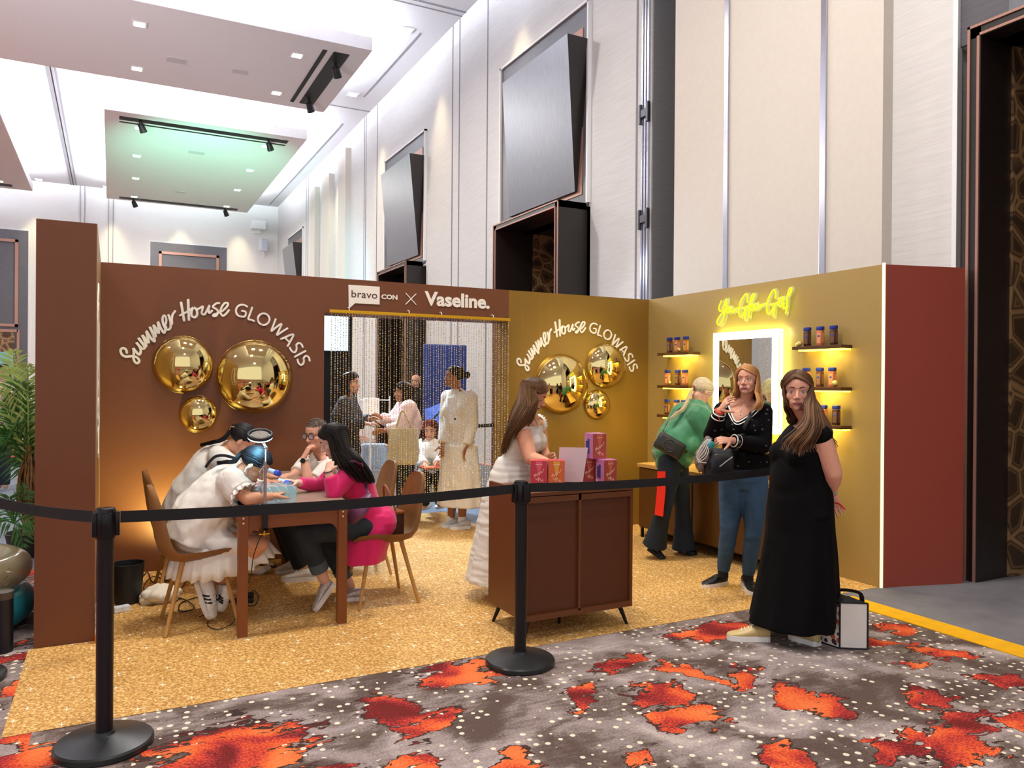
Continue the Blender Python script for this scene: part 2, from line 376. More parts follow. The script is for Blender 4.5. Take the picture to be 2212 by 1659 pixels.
def bay(n, y0, y1, xf, zt, py0, py1, s=1):
    """white-edged dark field with a tilted steel panel over a projecting portal"""
    m = MB()
    for a, b in ((y0, y0+.04), (y1-.04, y1)): m.bb(6.09, 6.15, a, b, 0 if xf > 5.9 else zt, 7.1)
    m.bb(6.09, 6.15, y0, y1, 7.06, 7.1); struct('trim_%d' % n, m, M_white)
    struct('trim_%d' % (n+1), MB().bb(6.125, 6.15, y0+.04, y1-.04, zt-.05, 7.06), M_dark)
    # tilted panel
    t = thing('tilted_wall_panel', {10: 'large grey metal wall panel tilted out over the doorway above the gold balloons', 20: 'smaller grey tilted metal wall panel high above the header sign', 30: 'farthest grey tilted wall panel at the corner of the hall', 40: 'tilted wall panel above the dark doorway at the right edge'}[n], 'wall panel', (6.1, (y0+y1)/2, 4.4))
    yn, yf = y0+.3, y1-.35
    yf = y1-.45; q = [(6.07, yn, 4.36), (6.07, yf, 4.38), (5.75, yf-.34, 6.51), (5.75, yn-.28, 6.52)]
    m = MB(); m.add([p for p in q]+[(6.124, p[1], p[2]) for p in q], [(0, 1, 2, 3), (7, 6, 5, 4)]); m.build('face', M_steel, t)
    m = MB(); m.add([p for p in q]+[(6.124, p[1], p[2]) for p in q], [(0, 3, 7, 4), (3, 2, 6, 7), (2, 1, 5, 6), (1, 0, 4, 5)]); m.build('edge', M_dark2, t)
    MB().bb(6.112, 6.126, yn-.12, yf-.3, 4.3, 6.75).build('copper_back', M_copper, t)
    # portal
    m = MB(); m.bb(xf, 6.4, py0, py0+.1, 0, zt).bb(xf, 6.4, py1-.1, py1, 0, zt).bb(xf, 6.4, py0, py1, zt-.1, zt)
    struct('door_%d' % (n//10), m, M_dark2)
    m = MB()
    for o, w in ((0, .02), (.075, .02)):
        m.bb(xf-.012, xf, py0+o, py0+o+w, 0, zt-o).bb(xf-.012, xf, py1-o-w, py1-o, 0, zt-o).bb(xf-.012, xf, py0+o, py1-o, zt-o-w, zt-o)
    struct('trim_%d' % (n+2), m, M_copper)
    m = MB(); m.bb(6.36, 8.2, py1-.12, py1-.08, 0, zt-.1).bb(8.2, 8.25, py0, py1, 0, zt); struct('wall_vestibule_%d' % (n//10), m, M_pat)
    m = MB(); m.bb(6.15, 8.2, py0, py1, zt-.1, zt).bb(6.15, 8.2, py0, py0+.04, 0, zt); struct('ceiling_vestibule_%d' % (n//10), m, M_dark2)
bay(10, 9.42, 12.3, 5.66, 4.15, 9.5, 11.62)
bay(20, 16.0, 18.84, 5.76, 4.2, 16.2, 18.3)
bay(30, 28.3, 31.0, 5.76, 4.2, 28.5, 30.6)
bay(40, 1.05, 3.95, 5.957, 4.34, 1.3, 3.74)
t = thing('exit_sign', 'small glowing red exit sign hanging inside the doorway above the booth wall', 'sign', (5.9, 9.75, 3.7))
MB().bb(5.88, 5.90, 9.62, 9.92, 3.62, 3.82).build('panel', mat('exit_red', 'ff1a10', .5, emit=5), t)
MB().bb(5.875, 5.905, 9.60, 9.94, 3.82, 3.86).build('bracket', M_black, t)
light('POINT', 'exit_glow', (5.85, 9.8, 3.75), 3, (1, .05, .03), shadow_soft_size=.1)
# far wall
struct('wall_back', MB().bb(-26, 6.4, 33.3, 33.5, 0, 8.8), M_wall2)
m = MB()
for x in (-1.1, -.95, -.15, 0): m.bb(x, x+.02, 33.27, 33.3, 0, 8.8)
struct('trim_6', m, M_seam)
def farwin(n, x0, x1, z1):
    m = MB(); m.bb(x0-.06, x1+.06, 33.26, 33.3, 0, z1+.06); struct('trim_%d' % n, m, M_white)
    m = MB(); m.bb(x0, x1, 33.2, 33.26, 0, z1); struct('trim_%d' % (n+1), m, M_dark)
    m = MB(); a, b = x0+.3, x1-.3
    for q in ((a, a+.1, 3.4, z1-.35), (b-.1, b, 3.4, z1-.35), (a, b, z1-.45, z1-.35), (a, b, 3.4, 3.5), (a-.05, a+.03, 0, 3.3), (b-.03, b+.05, 0, 3.3), (a, b, 3.2, 3.3)): m.bb(q[0], q[1], 33.14, 33.2, q[2], q[3])
    struct('trim_%d' % (n+2), m, M_copper)
    struct('door_%d' % (n-6), MB().bb(a+.1, b-.1, 33.18, 33.2, 0, 3.2), M_pat)
farwin(11, 1.31, 4.12, 6.9); farwin(15, -5.5, -2.74, 6.92)
# ceiling rafts with glowing coves
def raft(x0, x1, y0, y1, label, green=False):
    t = thing('ceiling_raft', label, 'ceiling panel', ((x0+x1)/2, (y0+y1)/2, 8.0), 'suspended ceiling rafts')
    MB().bb(x0, x1, y0, y1, 8.0, 8.26, .01).build('panel', M_raft, t)
    m = MB(); e = .12
    for q in ((x0+e, x1-e, y0+e, y0+e+.12), (x0+e, x1-e, y1-e-.12, y1-e), (x0+e, x0+e+.12, y0+e, y1-e), (x1-e-.12, x1-e, y0+e, y1-e)): m.bb(q[0], q[1], q[2], q[3], 8.262, 8.32)
    m.build('cove_light', M_cove, t)
    return t
r1 = raft(-7, 4.5, 14.7, 18.65, 'nearest grey suspended ceiling panel with two black slots near its right end')
r2 = raft(-.2, 4.62, 20.95, 31.25, 'suspended ceiling panel lit green with black track slots at both ends')
r3 = raft(-9, -2.46, 20.0, 31.3, 'suspended ceiling panel cut off by the left edge')
r4 = raft(-.2, 4.6, 1.0, 12.4, 'suspended ceiling panel right above the booth')
def slot(q, label, lampsat, parent):
    MB().bb(q[0], q[1], q[2], q[3], 7.985, 8.0).build('track_slot', M_black, parent)
    for (x, y) in lampsat:
        m = MB(); m.cyl((x, y, 8.0), (x, y, 7.86), .03, n=8); m.cyl((x, y, 7.9), (x+.08, y+.1, 7.74), .07, .09, 12)
        tag(m.build('stage_spotlight', mat('black_plastic', '101114', .45), None, 40), label+(', near the long wall' if (x, y) == lampsat[-1] and y > 19 else ', far from the long wall' if y > 19 else ', farther end' if (x, y) == lampsat[-1] else ', nearer end'), 'spotlight')
slot((3.63, 3.71, 15.1, 18.25), '', [], r1)
slot((3.84, 4.15, 15.1, 18.25), 'black spotlight in the slot of the nearest ceiling panel', [(4.0, 15.6), (3.98, 17.9)], r1)
slot((.13, 4.2, 21.3, 21.55), 'black spotlight in the front slot of the green ceiling panel', [(.6, 21.4), (3.7, 21.42)], r2)
slot((.13, 4.2, 21.72, 21.78), '', [], r2)
slot((.2, 4.2, 30.7, 31.0), 'black spotlight in the rear slot of the green ceiling panel', [(.65, 30.8), (3.75, 30.8)], r2)
slot((-5.5, -3.0, 30.6, 30.9), '', [], r3)
dl = [(p[0], p[1], 7.99) for p in [(.41, 15.6), (3.23, 15.6), (.43, 17.85), (3.25, 17.85), (.6, 22.05), (3.73, 22.05), (.61, 24.83), (3.74, 24.83), (.65, 27.6), (3.75, 27.6), (.67, 30.4), (3.76, 30.4), (-3.3, 30.2), (-3.3, 27)]]+[(5.37, 15.2, 8.79), (5.39, 19.25, 8.79), (-.3, 21.05, 8.79), (4.75, 20.9, 8.79), (-2.4, 33.0, 8.79), (-.22, 33.0, 8.79), (5.3, 25, 8.79), (5.3, 30, 8.79)]
t0 = None
for i, (x, y, z) in enumerate(dl):
    on = 'on the nearest ceiling panel' if i < 4 else 'on the green-lit ceiling panel' if i < 12 else 'on the ceiling panel at the left edge' if i < 14 else 'in the main ceiling'
    lb = 'small square white downlight '+on
    gp = 'downlights '+on
    if t0 is None:
        t0 = thing('downlight', lb, 'ceiling light', (x, y, z), gp, local=True)
        MB().bb(-.13, .13, -.13, .13, -.012, .006).build('frame', M_white, t0)
        MB().bb(-.09, .09, -.09, .09, -.016, -.008).build('lens', M_lamp, t0)
    else: copy_thing(t0, (x, y, z), 0, lb)['group'] = gp
for x, y, s in ((.95, 16.9, .26), (2.2, 16.9, .22), (1.9, 23.5, .3), (1.9, 28.8, .24)):
    tag(MB().bb(x, x+s*1.4, y, y+s, 7.985, 8.0).build('air_grille', mat('grille_grey', 'd4d2d6', .7)), 'flat square air grille in the underside of '+('the nearest ceiling panel' if y < 20 else 'the green-lit ceiling panel'), 'vent', 'air grilles in the ceiling panels')
# slots and reveals in the main ceiling
m = MB(); m.bb(5.66, 5.7, 15.2, 19.3, 8.79, 8.8).bb(5.74, 5.78, 21.6, 33, 8.79, 8.8)
m.bb(-1.42, -1.38, 14, 33.3, 8.79, 8.8).bb(-1.24, -1.2, 14, 33.3, 8.79, 8.8).bb(4.9, 6.15, 20.25, 20.3, 8.79, 8.8).bb(3, 6.15, 13.9, 13.95, 8.79, 8.8).bb(3, 6.15, 14.1, 14.13, 8.79, 8.8)
struct('trim_7', m, M_seam)
struct('trim_8', MB().bb(-1.33, -1.3, 14, 33.3, 8.787, 8.8), M_black)
t = thing('wall_speaker', 'white rectangular box loudspeaker high in the far corner of the hall', 'speaker', (4.8, 33.0, 7.6))
MB().bb(5.05, 5.6, 32.9, 33.27, 7.75, 8.1, .02).build('cabinet', M_white, t)
MB().bb(5.2, 5.45, 33.2, 33.3, 7.6, 7.75).build('bracket', M_white, t)
t = thing('wall_speaker', 'small white loudspeaker on an arm below the larger one in the far corner', 'speaker', (5.3, 33.1, 6.8))
MB().box((5.5, 33.0, 7.1), (.28, .25, .5), .4, bev=.03).build('cabinet', mat('speaker_grey', 'd5dbe8', .6), t)
MB().tube([(5.5, 33.05, 6.9), (5.6, 33.2, 6.7), (5.65, 33.3, 6.75)], .03, 8).build('bracket', M_white, t)

# ---------------------------------------------------------------- the booth
M_brown = mat('booth_brown_satin', '6e4229', .42, .1, nz=.02, spec=.4)
M_cacao = mat('booth_right_section', '8c6a2a', .4, .35, nz=.02)
M_gold = mat('booth_gold_satin', 'a98e54', .38, .15, nz=.03)
_t = NT(M_gold); _b = _t.n['Principled BSDF']; _v = _t.coord('Object'); _d = _t.add('ShaderNodeTexVoronoi', {'Vector': _v, 'Scale': 42, 'Randomness': .35}).outputs['Distance']
_m = _t.math('MULTIPLY', _t.math('LESS_THAN', _d, .17), _t.math('GREATER_THAN', _t.math('ADD', _t.add('ShaderNodeSeparateXYZ', {0: _v}).outputs[1], _t.math('MULTIPLY', _t.noise(2.2, _v, 3), 1.6)), 6.75))
_t.l.new(_t.mix(_m, lin('a98e54'), lin('cdb374')), _b.inputs['Base Color'])
M_maroon = mat('booth_maroon', '9c4636', .5)
M_text = mat('ivory_letters', 'ece6dc', .5)
struct('wall_booth_back_left', MB().bb(-.079, 1.655, 6.777, 7.087, 0, 2.44), M_brown)
m = MB(); m.bb(1.655, 3.476, 6.777, 7.087, 2.13, 2.44); struct('wall_booth_header', m, M_brown)
struct('wall_booth_back_right', MB().bb(3.476, 5.19, 6.777, 7.087, 0, 2.44), M_cacao)
m = MB()
for x in (3.62, 3.83, 3.93): m.bb(x, x+.003, 6.7755, 6.78, 0, 2.44)
struct('trim_9', m, mat('panel_joint', '9a7838', .6))
R1, R2, R3, R4 = (5.19, 6.777), (5.15, 3.867), (5.84, 3.674), (5.9, 6.777)
m = MB(); m.prism([R1, R2, (5.25, 3.84), (5.29, 6.777)], (0, 0, 0), (1, 0, 0), (0, 1, 0), (0, 0, 2.44)); struct('wall_booth_right', m, M_gold)
m = MB(); m.prism([R2, R3, (5.9, 3.76), (5.25, 3.95)], (0, 0, 0), (1, 0, 0), (0, 1, 0), (0, 0, 2.44)); struct('wall_booth_end', m, M_maroon)
struct('trim_10', MB().prism([(5.143, 3.872), (5.142, 3.858), (5.152, 3.850), (5.156, 3.872)], (0, 0, 0), (1, 0, 0), (0, 1, 0), (0, 0, 2.45)), mat('led_edge', 'fff6d8', .5, emit=.55))
struct('trim_16', MB().prism([(5.1665, 4.9), (5.1525, 3.9), (5.16, 3.9), (5.18, 4.9)], (0, 0, 1.292), (1, 0, 0), (0, 1, 0), (0, 0, .004)), mat('panel_joint2', 'cbb27a', .6))
m = MB().bb(-.385, -.079, 5.117, 5.127, 0, 2.44); struct('wall_booth_left', MB().bb(-.385, -.083, 5.12, 7.087, 0, 2.44), M_brown)
struct('wall_booth_left_lining', MB().bb(-.083, -.079, 5.122, 6.777, 0, 2.44), mat('booth_left_lining', '9c7a4e', .4, .3))
SIGN_SCRIPT=[(0.019,[(0.104,1.741),(0.096,1.767),(0.075,1.777),(0.06,1.76),(0.068,1.728),(0.094,1.711),(0.133,1.714),(0.171,1.709),(0.192,1.681),(0.179,1.66),(0.16,1.672),(0.15,1.704),(0.153,1.743),(0.148,1.779)]),(0.02,[(0.148,1.779),(0.171,1.747),(0.192,1.729),(0.202,1.757),(0.194,1.791),(0.17,1.824),(0.194,1.795),(0.217,1.776),(0.229,1.792),(0.184,1.861),(0.215,1.821),(0.24,1.794),(0.234,1.831),(0.213,1.882),(0.236,1.852),(0.258,1.825),(0.251,1.87),(0.242,1.915),(0.271,1.866),(0.299,1.835),(0.296,1.871),(0.265,1.95),(0.286,1.91),(0.308,1.874),(0.302,1.924),(0.294,1.964),(0.314,1.933),(0.33,1.903),(0.329,1.951),(0.325,1.992),(0.345,1.943),(0.371,1.907),(0.383,1.953)]),(0.018,[(0.373,1.957),(0.385,2.001),(0.38,2.035),(0.367,2.045),(0.358,2.021),(0.363,1.978),(0.381,1.94),(0.403,1.934),(0.417,1.954),(0.415,2.002),(0.4,2.056),(0.412,2.019),(0.427,1.976),(0.426,2.02),(0.432,2.055),(0.45,2.084)]),(0.021,[(0.494,2.154),(0.505,2.089),(0.517,2.013)]),(0.021,[(0.547,2.179),(0.549,2.1),(0.554,2.021)]),(0.016,[(0.485,2.051),(0.533,2.08),(0.574,2.112)]),(0.02,[(0.586,2.122),(0.572,2.088),(0.574,2.053),(0.599,2.041),(0.615,2.064),(0.611,2.103),(0.59,2.122)]),(0.017,[(0.606,2.103),(0.635,2.118),(0.658,2.134),(0.653,2.101),(0.65,2.076),(0.671,2.068),(0.691,2.103),(0.709,2.144),(0.703,2.108),(0.707,2.081),(0.729,2.102)]),(0.017,[(0.783,2.168),(0.76,2.162),(0.735,2.134),(0.76,2.117),(0.775,2.098),(0.765,2.066),(0.742,2.056),(0.74,2.069),(0.781,2.087),(0.815,2.109),(0.845,2.142),(0.853,2.169),(0.828,2.17),(0.804,2.135),(0.794,2.094),(0.813,2.064),(0.839,2.083),(0.86,2.113)])]
SIGN_CAPS=[(0.0165,[(1.005,2.15),(0.982,2.162),(0.954,2.163),(0.929,2.146),(0.917,2.118),(0.921,2.088),(0.938,2.069),(0.965,2.063),(0.988,2.069),(0.994,2.103),(0.965,2.111)]),(0.0165,[(1.045,2.143),(1.031,2.096),(1.015,2.048),(1.036,2.041),(1.06,2.031)]),(0.0165,[(1.12,2.004),(1.104,2.017),(1.094,2.035),(1.093,2.057),(1.101,2.077),(1.117,2.092),(1.137,2.099),(1.157,2.096),(1.174,2.084),(1.185,2.066),(1.187,2.045),(1.179,2.024),(1.164,2.009),(1.144,2.001),(1.124,2.003)]),(0.0165,[(1.238,2.054),(1.221,2.004),(1.204,1.952),(1.244,1.986),(1.287,2.016),(1.269,1.968),(1.25,1.92),(1.293,1.95),(1.337,1.98)]),(0.0165,[(1.284,1.887),(1.323,1.905),(1.357,1.922),(1.383,1.93),(1.387,1.919),(1.364,1.872),(1.34,1.827)]),(0.0165,[(1.316,1.899),(1.346,1.869)]),(0.0165,[(1.467,1.821),(1.459,1.844),(1.436,1.857),(1.414,1.841),(1.416,1.812),(1.41,1.785),(1.391,1.775),(1.369,1.792),(1.359,1.814)]),(0.0165,[(1.492,1.789),(1.401,1.737)]),(0.0165,[(1.529,1.703),(1.521,1.734),(1.498,1.747),(1.477,1.729),(1.479,1.702),(1.472,1.678),(1.453,1.668),(1.432,1.685),(1.424,1.714)])]
SIGN_NEON=[(0.012,[(5.576,2.319),(5.608,2.261),(5.6,2.223),(5.567,2.228),(5.536,2.278),(5.51,2.332),(5.515,2.276),(5.53,2.21),(5.55,2.151),(5.582,2.108),(5.614,2.091),(5.634,2.119),(5.615,2.156),(5.567,2.198),(5.514,2.235)]),(0.012,[(5.483,2.251),(5.504,2.226),(5.493,2.2),(5.469,2.205),(5.472,2.239),(5.483,2.251),(5.446,2.24),(5.451,2.219),(5.43,2.198),(5.399,2.222),(5.409,2.201),(5.374,2.235)]),(0.012,[(5.246,2.271),(5.239,2.318),(5.254,2.352),(5.284,2.336),(5.324,2.293),(5.343,2.232),(5.344,2.173),(5.322,2.146),(5.292,2.17),(5.263,2.215)]),(0.012,[(5.315,2.226),(5.263,2.233),(5.214,2.247)]),(0.012,[(5.26,2.222),(5.265,2.16),(5.271,2.11)]),(0.012,[(5.227,2.136),(5.216,2.2),(5.202,2.278),(5.181,2.337),(5.159,2.339),(5.166,2.311),(5.199,2.278)]),(0.012,[(5.175,2.254),(5.199,2.227),(5.194,2.202),(5.165,2.203),(5.16,2.235),(5.175,2.252)]),(0.012,[(5.136,2.258),(5.15,2.223),(5.136,2.197),(5.112,2.213),(5.107,2.238),(5.102,2.209),(5.079,2.239),(5.069,2.224),(5.036,2.246)]),(0.012,[(4.912,2.28),(4.904,2.321),(4.922,2.356),(4.954,2.333),(4.99,2.28),(5.008,2.219),(5.003,2.169),(4.984,2.15),(4.952,2.169),(4.925,2.212)]),(0.012,[(4.976,2.23),(4.916,2.232),(4.876,2.246)]),(0.012,[(4.916,2.225),(4.922,2.17),(4.929,2.115)]),(0.012,[(4.863,2.282),(4.871,2.242),(4.866,2.21),(4.848,2.205),(4.826,2.231)]),(0.012,[(4.84,2.266),(4.818,2.282),(4.813,2.261),(4.835,2.239),(4.809,2.229),(4.815,2.203),(4.813,2.182),(4.786,2.193)]),(0.012,[(4.79,2.136),(4.778,2.199),(4.772,2.284),(4.749,2.346),(4.729,2.348),(4.735,2.314),(4.765,2.29)])]
# ---------------------------------------------------------------- lettering and wall decorations
def stroke_mesh(strokes, to3, th, nrm, wk=1.0, n=8, round_=False):
    m = MB()
    for w, pts in strokes:
        p = cr([to3(a, b) for a, b in pts], 5 if len(pts) > 2 else 1)
        if round_: m.tube(p, w*wk/2, n)
        else:
            nv = V(nrm); L = []
            for i, q in enumerate(p):
                t = (p[min(i+1, len(p)-1)]-p[max(i-1, 0)]).normalized(); s_ = nv.cross(t).normalized()*(w*wk/2)
                tt = th*(1+.22*math.sin(i*.37+w*900)+.0013*i*1.7); L.append([q-s_, q-s_*.9+nv*tt, q+s_*.9+nv*tt*1.01, q+s_])
            m.loft(L)
            for q in (p[0], p[-1]): 
                e1 = V((0, 0, 1)); e2 = nv.cross(e1)
                m.prism([(math.cos(a*math.pi/5)*w*wk/2, math.sin(a*math.pi/5)*w*wk/2) for a in range(10)], q, e2, e1, nv*th*.7)
    return m
def wall_sign(dx, dz, label, seg=((0, 3), (3, 9))):
    t = thing('wall_lettering', label, 'sign', (.8+dx, 6.77, 1.66+dz))
    f = lambda a, b: (a+dx, 6.777, b+dz)
    for nm, st in (('word_summer', SIGN_SCRIPT[:3]), ('word_house', SIGN_SCRIPT[3:]), ('word_glowasis', SIGN_CAPS)):
        stroke_mesh(st, f, .008, (0, -1, 0)).build(nm, M_text, t)
wall_sign(0, 0, 'ivory SUMMER HOUSE GLOWASIS lettering arching across the dark brown wall left of the curtain')
wall_sign(3.511, -.011, 'ivory SUMMER HOUSE GLOWASIS lettering arching across the golden wall right of the curtain')
def text_mesh(s, bold=0.0):
    c = bpy.data.curves.new('t', 'FONT'); c.body = s; c.size = 1; c.offset = bold; c.resolution_u = 3
    o = bpy.data.objects.new('t', c); COL.objects.link(o)
    dg = bpy.context.evaluated_depsgraph_get(); me = o.evaluated_get(dg).to_mesh()
    vs = [v.co[:] for v in me.vertices]; fs = [tuple(p.vertices) for p in me.polygons]
    o.evaluated_get(dg).to_mesh_clear(); bpy.data.objects.remove(o); bpy.data.curves.remove(c)
    return vs, fs
def text_on(mb, s, box, o, ex, ey, nv, bold=0, depth=.004):
    """text stretched to box (x0,x1,y0,y1) on the plane o+x*ex+y*ey, as raised letters"""
    vs, fs = text_mesh(s, bold)
    x0, x1 = min(v[0] for v in vs), max(v[0] for v in vs); y0, y1 = min(v[1] for v in vs), max(v[1] for v in vs)
    o, ex, ey, nv = V(o), V(ex), V(ey), V(nv)
    q = [o+ex*(box[0]+(v[0]-x0)/(x1-x0)*(box[1]-box[0]))+ey*(box[2]+(v[1]-y0)/(y1-y0)*(box[3]-box[2])) for v in vs]
    n = len(q); E = {}
    for f in fs:
        for i in range(len(f)): e = (f[i], f[(i+1) % len(f)]); E[e] = 1
    side = [(a, b, b+n, a+n) for (a, b) in E if (b, a) not in E]
    mb.add([tuple(p) for p in q]+[tuple(p+nv*depth) for p in q], [tuple(i+n for i in f) for f in fs]+side)
XZ = ((0, 6.777, 0), (1, 0, 0), (0, 0, 1), (0, -1, 0))
t = thing('header_sign', 'ivory speech bubble logo with BRAVO CON, a cross and VASELINE above the bead curtain', 'sign', (2.55, 6.77, 2.3))
MB().prism([(1.866, 2.389), (2.154, 2.389), (2.154, 2.227), (1.929, 2.228), (1.871, 2.174)], (0, 6.777, 0), (1, 0, 0), (0, 0, 1), (0, -.008, 0)).build('speech_bubble', M_text, t)
m = MB(); text_on(m, 'bravo', (1.894, 2.131, 2.28, 2.343), (0, 6.769, 0), *XZ[1:], bold=-.004, depth=.003); m.build('word_bravo', mat('sign_maroon', '4c1f24', .5), t)
m = MB(); text_on(m, 'CON', (2.172, 2.324, 2.279, 2.323), *XZ, bold=.03, depth=.006); m.build('word_con', M_text, t)
m = stroke_mesh([(.008, [(2.406, 2.344), (2.505, 2.246)]), (.008, [(2.504, 2.344), (2.405, 2.244)])], lambda a, b: (a, 6.777, b), .006, (0, -1, 0)); m.build('cross', M_text, t)
m = MB(); text_on(m, 'Vaseline.', (2.588, 3.262, 2.241, 2.376), *XZ, bold=.035, depth=.008); m.build('word_vaseline', M_text, t)
# side decal on the lining of the left wall, seen edge-on
t = thing('wall_decal', 'ivory capsule-shaped VASELINE lettering on the inner side of the left booth wall', 'sign', (-.078, 5.6, 1.6))
cap = [(5.5+.3*math.cos(a), 1.82+.3*math.sin(a)) for a in [math.pi*k/10 for k in range(11)]]+[(5.5+.3*math.cos(a), 1.35+.3*math.sin(a)) for a in [math.pi+math.pi*k/10 for k in range(11)]]
m = stroke_mesh([(.03, cap+[cap[0]])], lambda a, b: (-.079, a, b), .006, (1, 0, 0)); m.build('outline', M_text, t)
m = MB()
text_on(m, 'Vaseline', (1.15, 2.02, -5.62, -5.40), (-.079, 0, 0), (0, 0, 1), (0, -1, 0), (1, 0, 0), bold=.03, depth=.006); m.build('word_vaseline', M_text, t)
# golden mirror domes
M_dome = mat('gold_mirror', 'f0dc98', .05, 1.0)
M_rim = mat('gold_rim', 'c2a352', .25, 1)
t0 = None
for x, z, r, lb in ((.514, 1.655, .231, 'medium gold mirror dome at the left of the trio on the dark brown wall'), (1.070, 1.558, .311, 'biggest gold mirror dome on the dark brown wall'), (.631, 1.251, .151, 'smallest gold mirror dome, lowest on the dark brown wall'),
                    (4.082, 1.516, .31, 'biggest gold mirror dome, partly behind the woman at the counter'), (4.624, 1.71, .24, 'medium gold mirror dome at the upper right, under the letters on the golden wall'), (4.523, 1.301, .158, 'smallest gold mirror dome, lowest on the golden wall')):
    if t0 is None:
        t0 = thing('gold_dome', lb, 'wall decoration', (x, 6.777, z), 'gold mirror domes', local=True); t0.scale = (r,)*3
        N = 48; prof = [(math.cos(a), math.sin(a)*.62) for a in [math.pi/2*k/22 for k in range(22)]]+[(.002, .62)]
        MB().lathe(prof, n=N, T=Matrix.Rotation(math.pi/2, 4, 'X')).build('dome', M_dome, t0, 60)
        m = MB(); m.tube([(math.cos(a)*.995, 0-.012, math.sin(a)*.995) for a in [2*math.pi*k/N for k in range(N)]], .012, 8, closed=True); m.build('rim', M_rim, t0, 60)
        MB().tube([(0, -.02, .985), (0, -.02, 1.03)], .018, 8).build('hook', M_rim, t0, 60)
    else: copy_thing(t0, (x, 6.777, z), 0, lb, r)
# ---------------------------------------------------------------- bead curtain
M_goldpaint = mat('gold_rail', 'd9a520', .32, .55)
t = thing('curtain_rail', 'thin gold rail across the top of the booth doorway', 'curtain rail', (2.57, 6.72, 2.14))
MB().box((2.571, 6.72, 2.142), (1.773, .03, .028), bev=.004).build('rail', M_goldpaint, t)
m0 = None
for x in (1.86, 2.42, 2.74, 3.28):
    m = MB().tube([(x, 6.72, 2.155), (x, 6.72, 2.175), (x, 6.75, 2.185), (x, 6.777, 2.18)], .005, 8); m.build('hook', mat('clear_hook', 'd8d0c4', .3), t, 60)
def bead_curtain():
    vs = []; fs = []; col = []
    rr = random.Random(3)
    xs = [1.705+i*.0258 for i in range(68)]
    for i, x in enumerate(xs):
        x += rr.uniform(-.004, .004); y = 6.715+rr.uniform(-.012, .012); bot = .40+rr.uniform(-.02, .03) if i < 58 else .42+rr.uniform(0, .03)
        z = 2.125; ph = rr.random()*.02; dense = rr.choice((1, 1, 1.25, 1.6))
        while z > bot:
            r = rr.choice((.0042, .0055, .0062)); o = len(vs)
            for d in ((1, 0, 0), (0, 1, 0), (-1, 0, 0), (0, -1, 0), (0, 0, 1.15), (0, 0, -1.15)): vs.append((x+d[0]*r, y+d[1]*r, z+d[2]*r))
            fs.extend([(o+a, o+b, o+4) for a, b in ((0, 1), (1, 2), (2, 3), (3, 0))]+[(o+b, o+a, o+5) for a, b in ((0, 1), (1, 2), (2, 3), (3, 0))])
            c = rr.choice(((.95, .74, .28), (.95, .74, .28), (.75, .5, .12), (1, .93, .7), (.9, .85, .8)))
            col.extend([c]*6); z -= .0162*dense*rr.choice((1, 1, 1, 1.4))
        o = len(vs); a = .0006   # the thread
        for zz in (2.13, bot): vs.extend([(x-a, y, zz), (x+a, y, zz), (x, y+a, zz)]); col.extend([(.7, .55, .3)]*3)
        fs.extend([(o, o+1, o+4, o+3), (o+1, o+2, o+5, o+4), (o+2, o, o+3, o+5)])
    me = bpy.data.meshes.new('bead_curtain'); me.from_pydata(vs, [], fs)
    ca = me.color_attributes.new('Col', 'FLOAT_COLOR', 'POINT'); ca.data.foreach_set('color', [q for c in col for q in (*c, 1)])
    me.materials.append(mat('gold_beads', 'ffffff', .22, .75, vcol=True))
    o = link('bead_curtain', me); return tag(o, 'curtain of thin hanging strings of gold beads across the booth doorway', 'bead curtain', kind='stuff')
bead_curtain()
# ---------------------------------------------------------------- neon sign, lit mirror, shelves on the golden wall
gx = lambda y: 5.15+(y-3.867)*.04/2.91
t = thing('neon_sign', 'glowing yellow neon script YOU GLOW GIRL on the golden wall above the mirror', 'neon sign', (5.13, 5.2, 2.2))
m = stroke_mesh(SIGN_NEON, lambda a, b: (5.125, a, b), .0, (-1, 0, 0), 1.05, 8, True); m.build('tubing', mat('neon_yellow', '9aa000', .5, emit=1.1, ecol='e8ff00'), t, 60)
m = stroke_mesh(SIGN_NEON, lambda a, b: (gx(a)-.014, a, b), .004, (-1, 0, 0), 2.8)
m.build('backing', mat('clear_acrylic', 'f4ffd8', .08, alpha=.13, spec=.9), t)
light('AREA', 'neon_glow', (5.06, 5.2, 2.22), .5, (.95, 1, .1), (5.2, 5.2, 2.22), shape='RECTANGLE', size=.9, size_y=.2)
M_ring = mat('mirror_light', 'ffffff', .5, emit=6.5, ecol='fcffe6')
M_halo = mat('mirror_side_light', 'ffffff', .5, emit=14, ecol='eeff70')
t = thing('vanity_mirror', 'rectangular wall mirror framed by a bright white light band and yellow glow', 'mirror', (5.14, 5.235, 1.1))
y0, y1, z0, z1 = 4.835, 5.64, 1.10, 2.01; xf = 5.09
m = MB(); b = .07
for q in ((y0, y1, z1-b, z1), (y0, y1, z0, z0+b), (y0, y0+b, z0, z1), (y1-b, y1, z0, z1)): m.bb(xf-.003, xf+.003, q[0], q[1], q[2], q[3])
m.build('light_band', M_ring, t)
MB().bb(xf, xf+.004, y0+b, y1-b, z0+b, z1-b).build('glass', mat('mirror_glass', 'e8ece8', .015, 1.0), t)
MB().bb(xf+.004, xf+.03, y0+.006, y1-.006, z0+.006, z1-.006).build('back_box', mat('mirror_body', 'd9d9cc', .5), t)
m = MB(); m.bb(xf+.03, xf+.055, y0-.0, y1+.0, z0, z1); m.build('side_glow', M_halo, t)
M_shelf = mat('shelf_brown', '5a3a1e', .4, .2)
M_led = mat('shelf_led', 'fff2b0', .5, emit=5, ecol='ffdf4a')
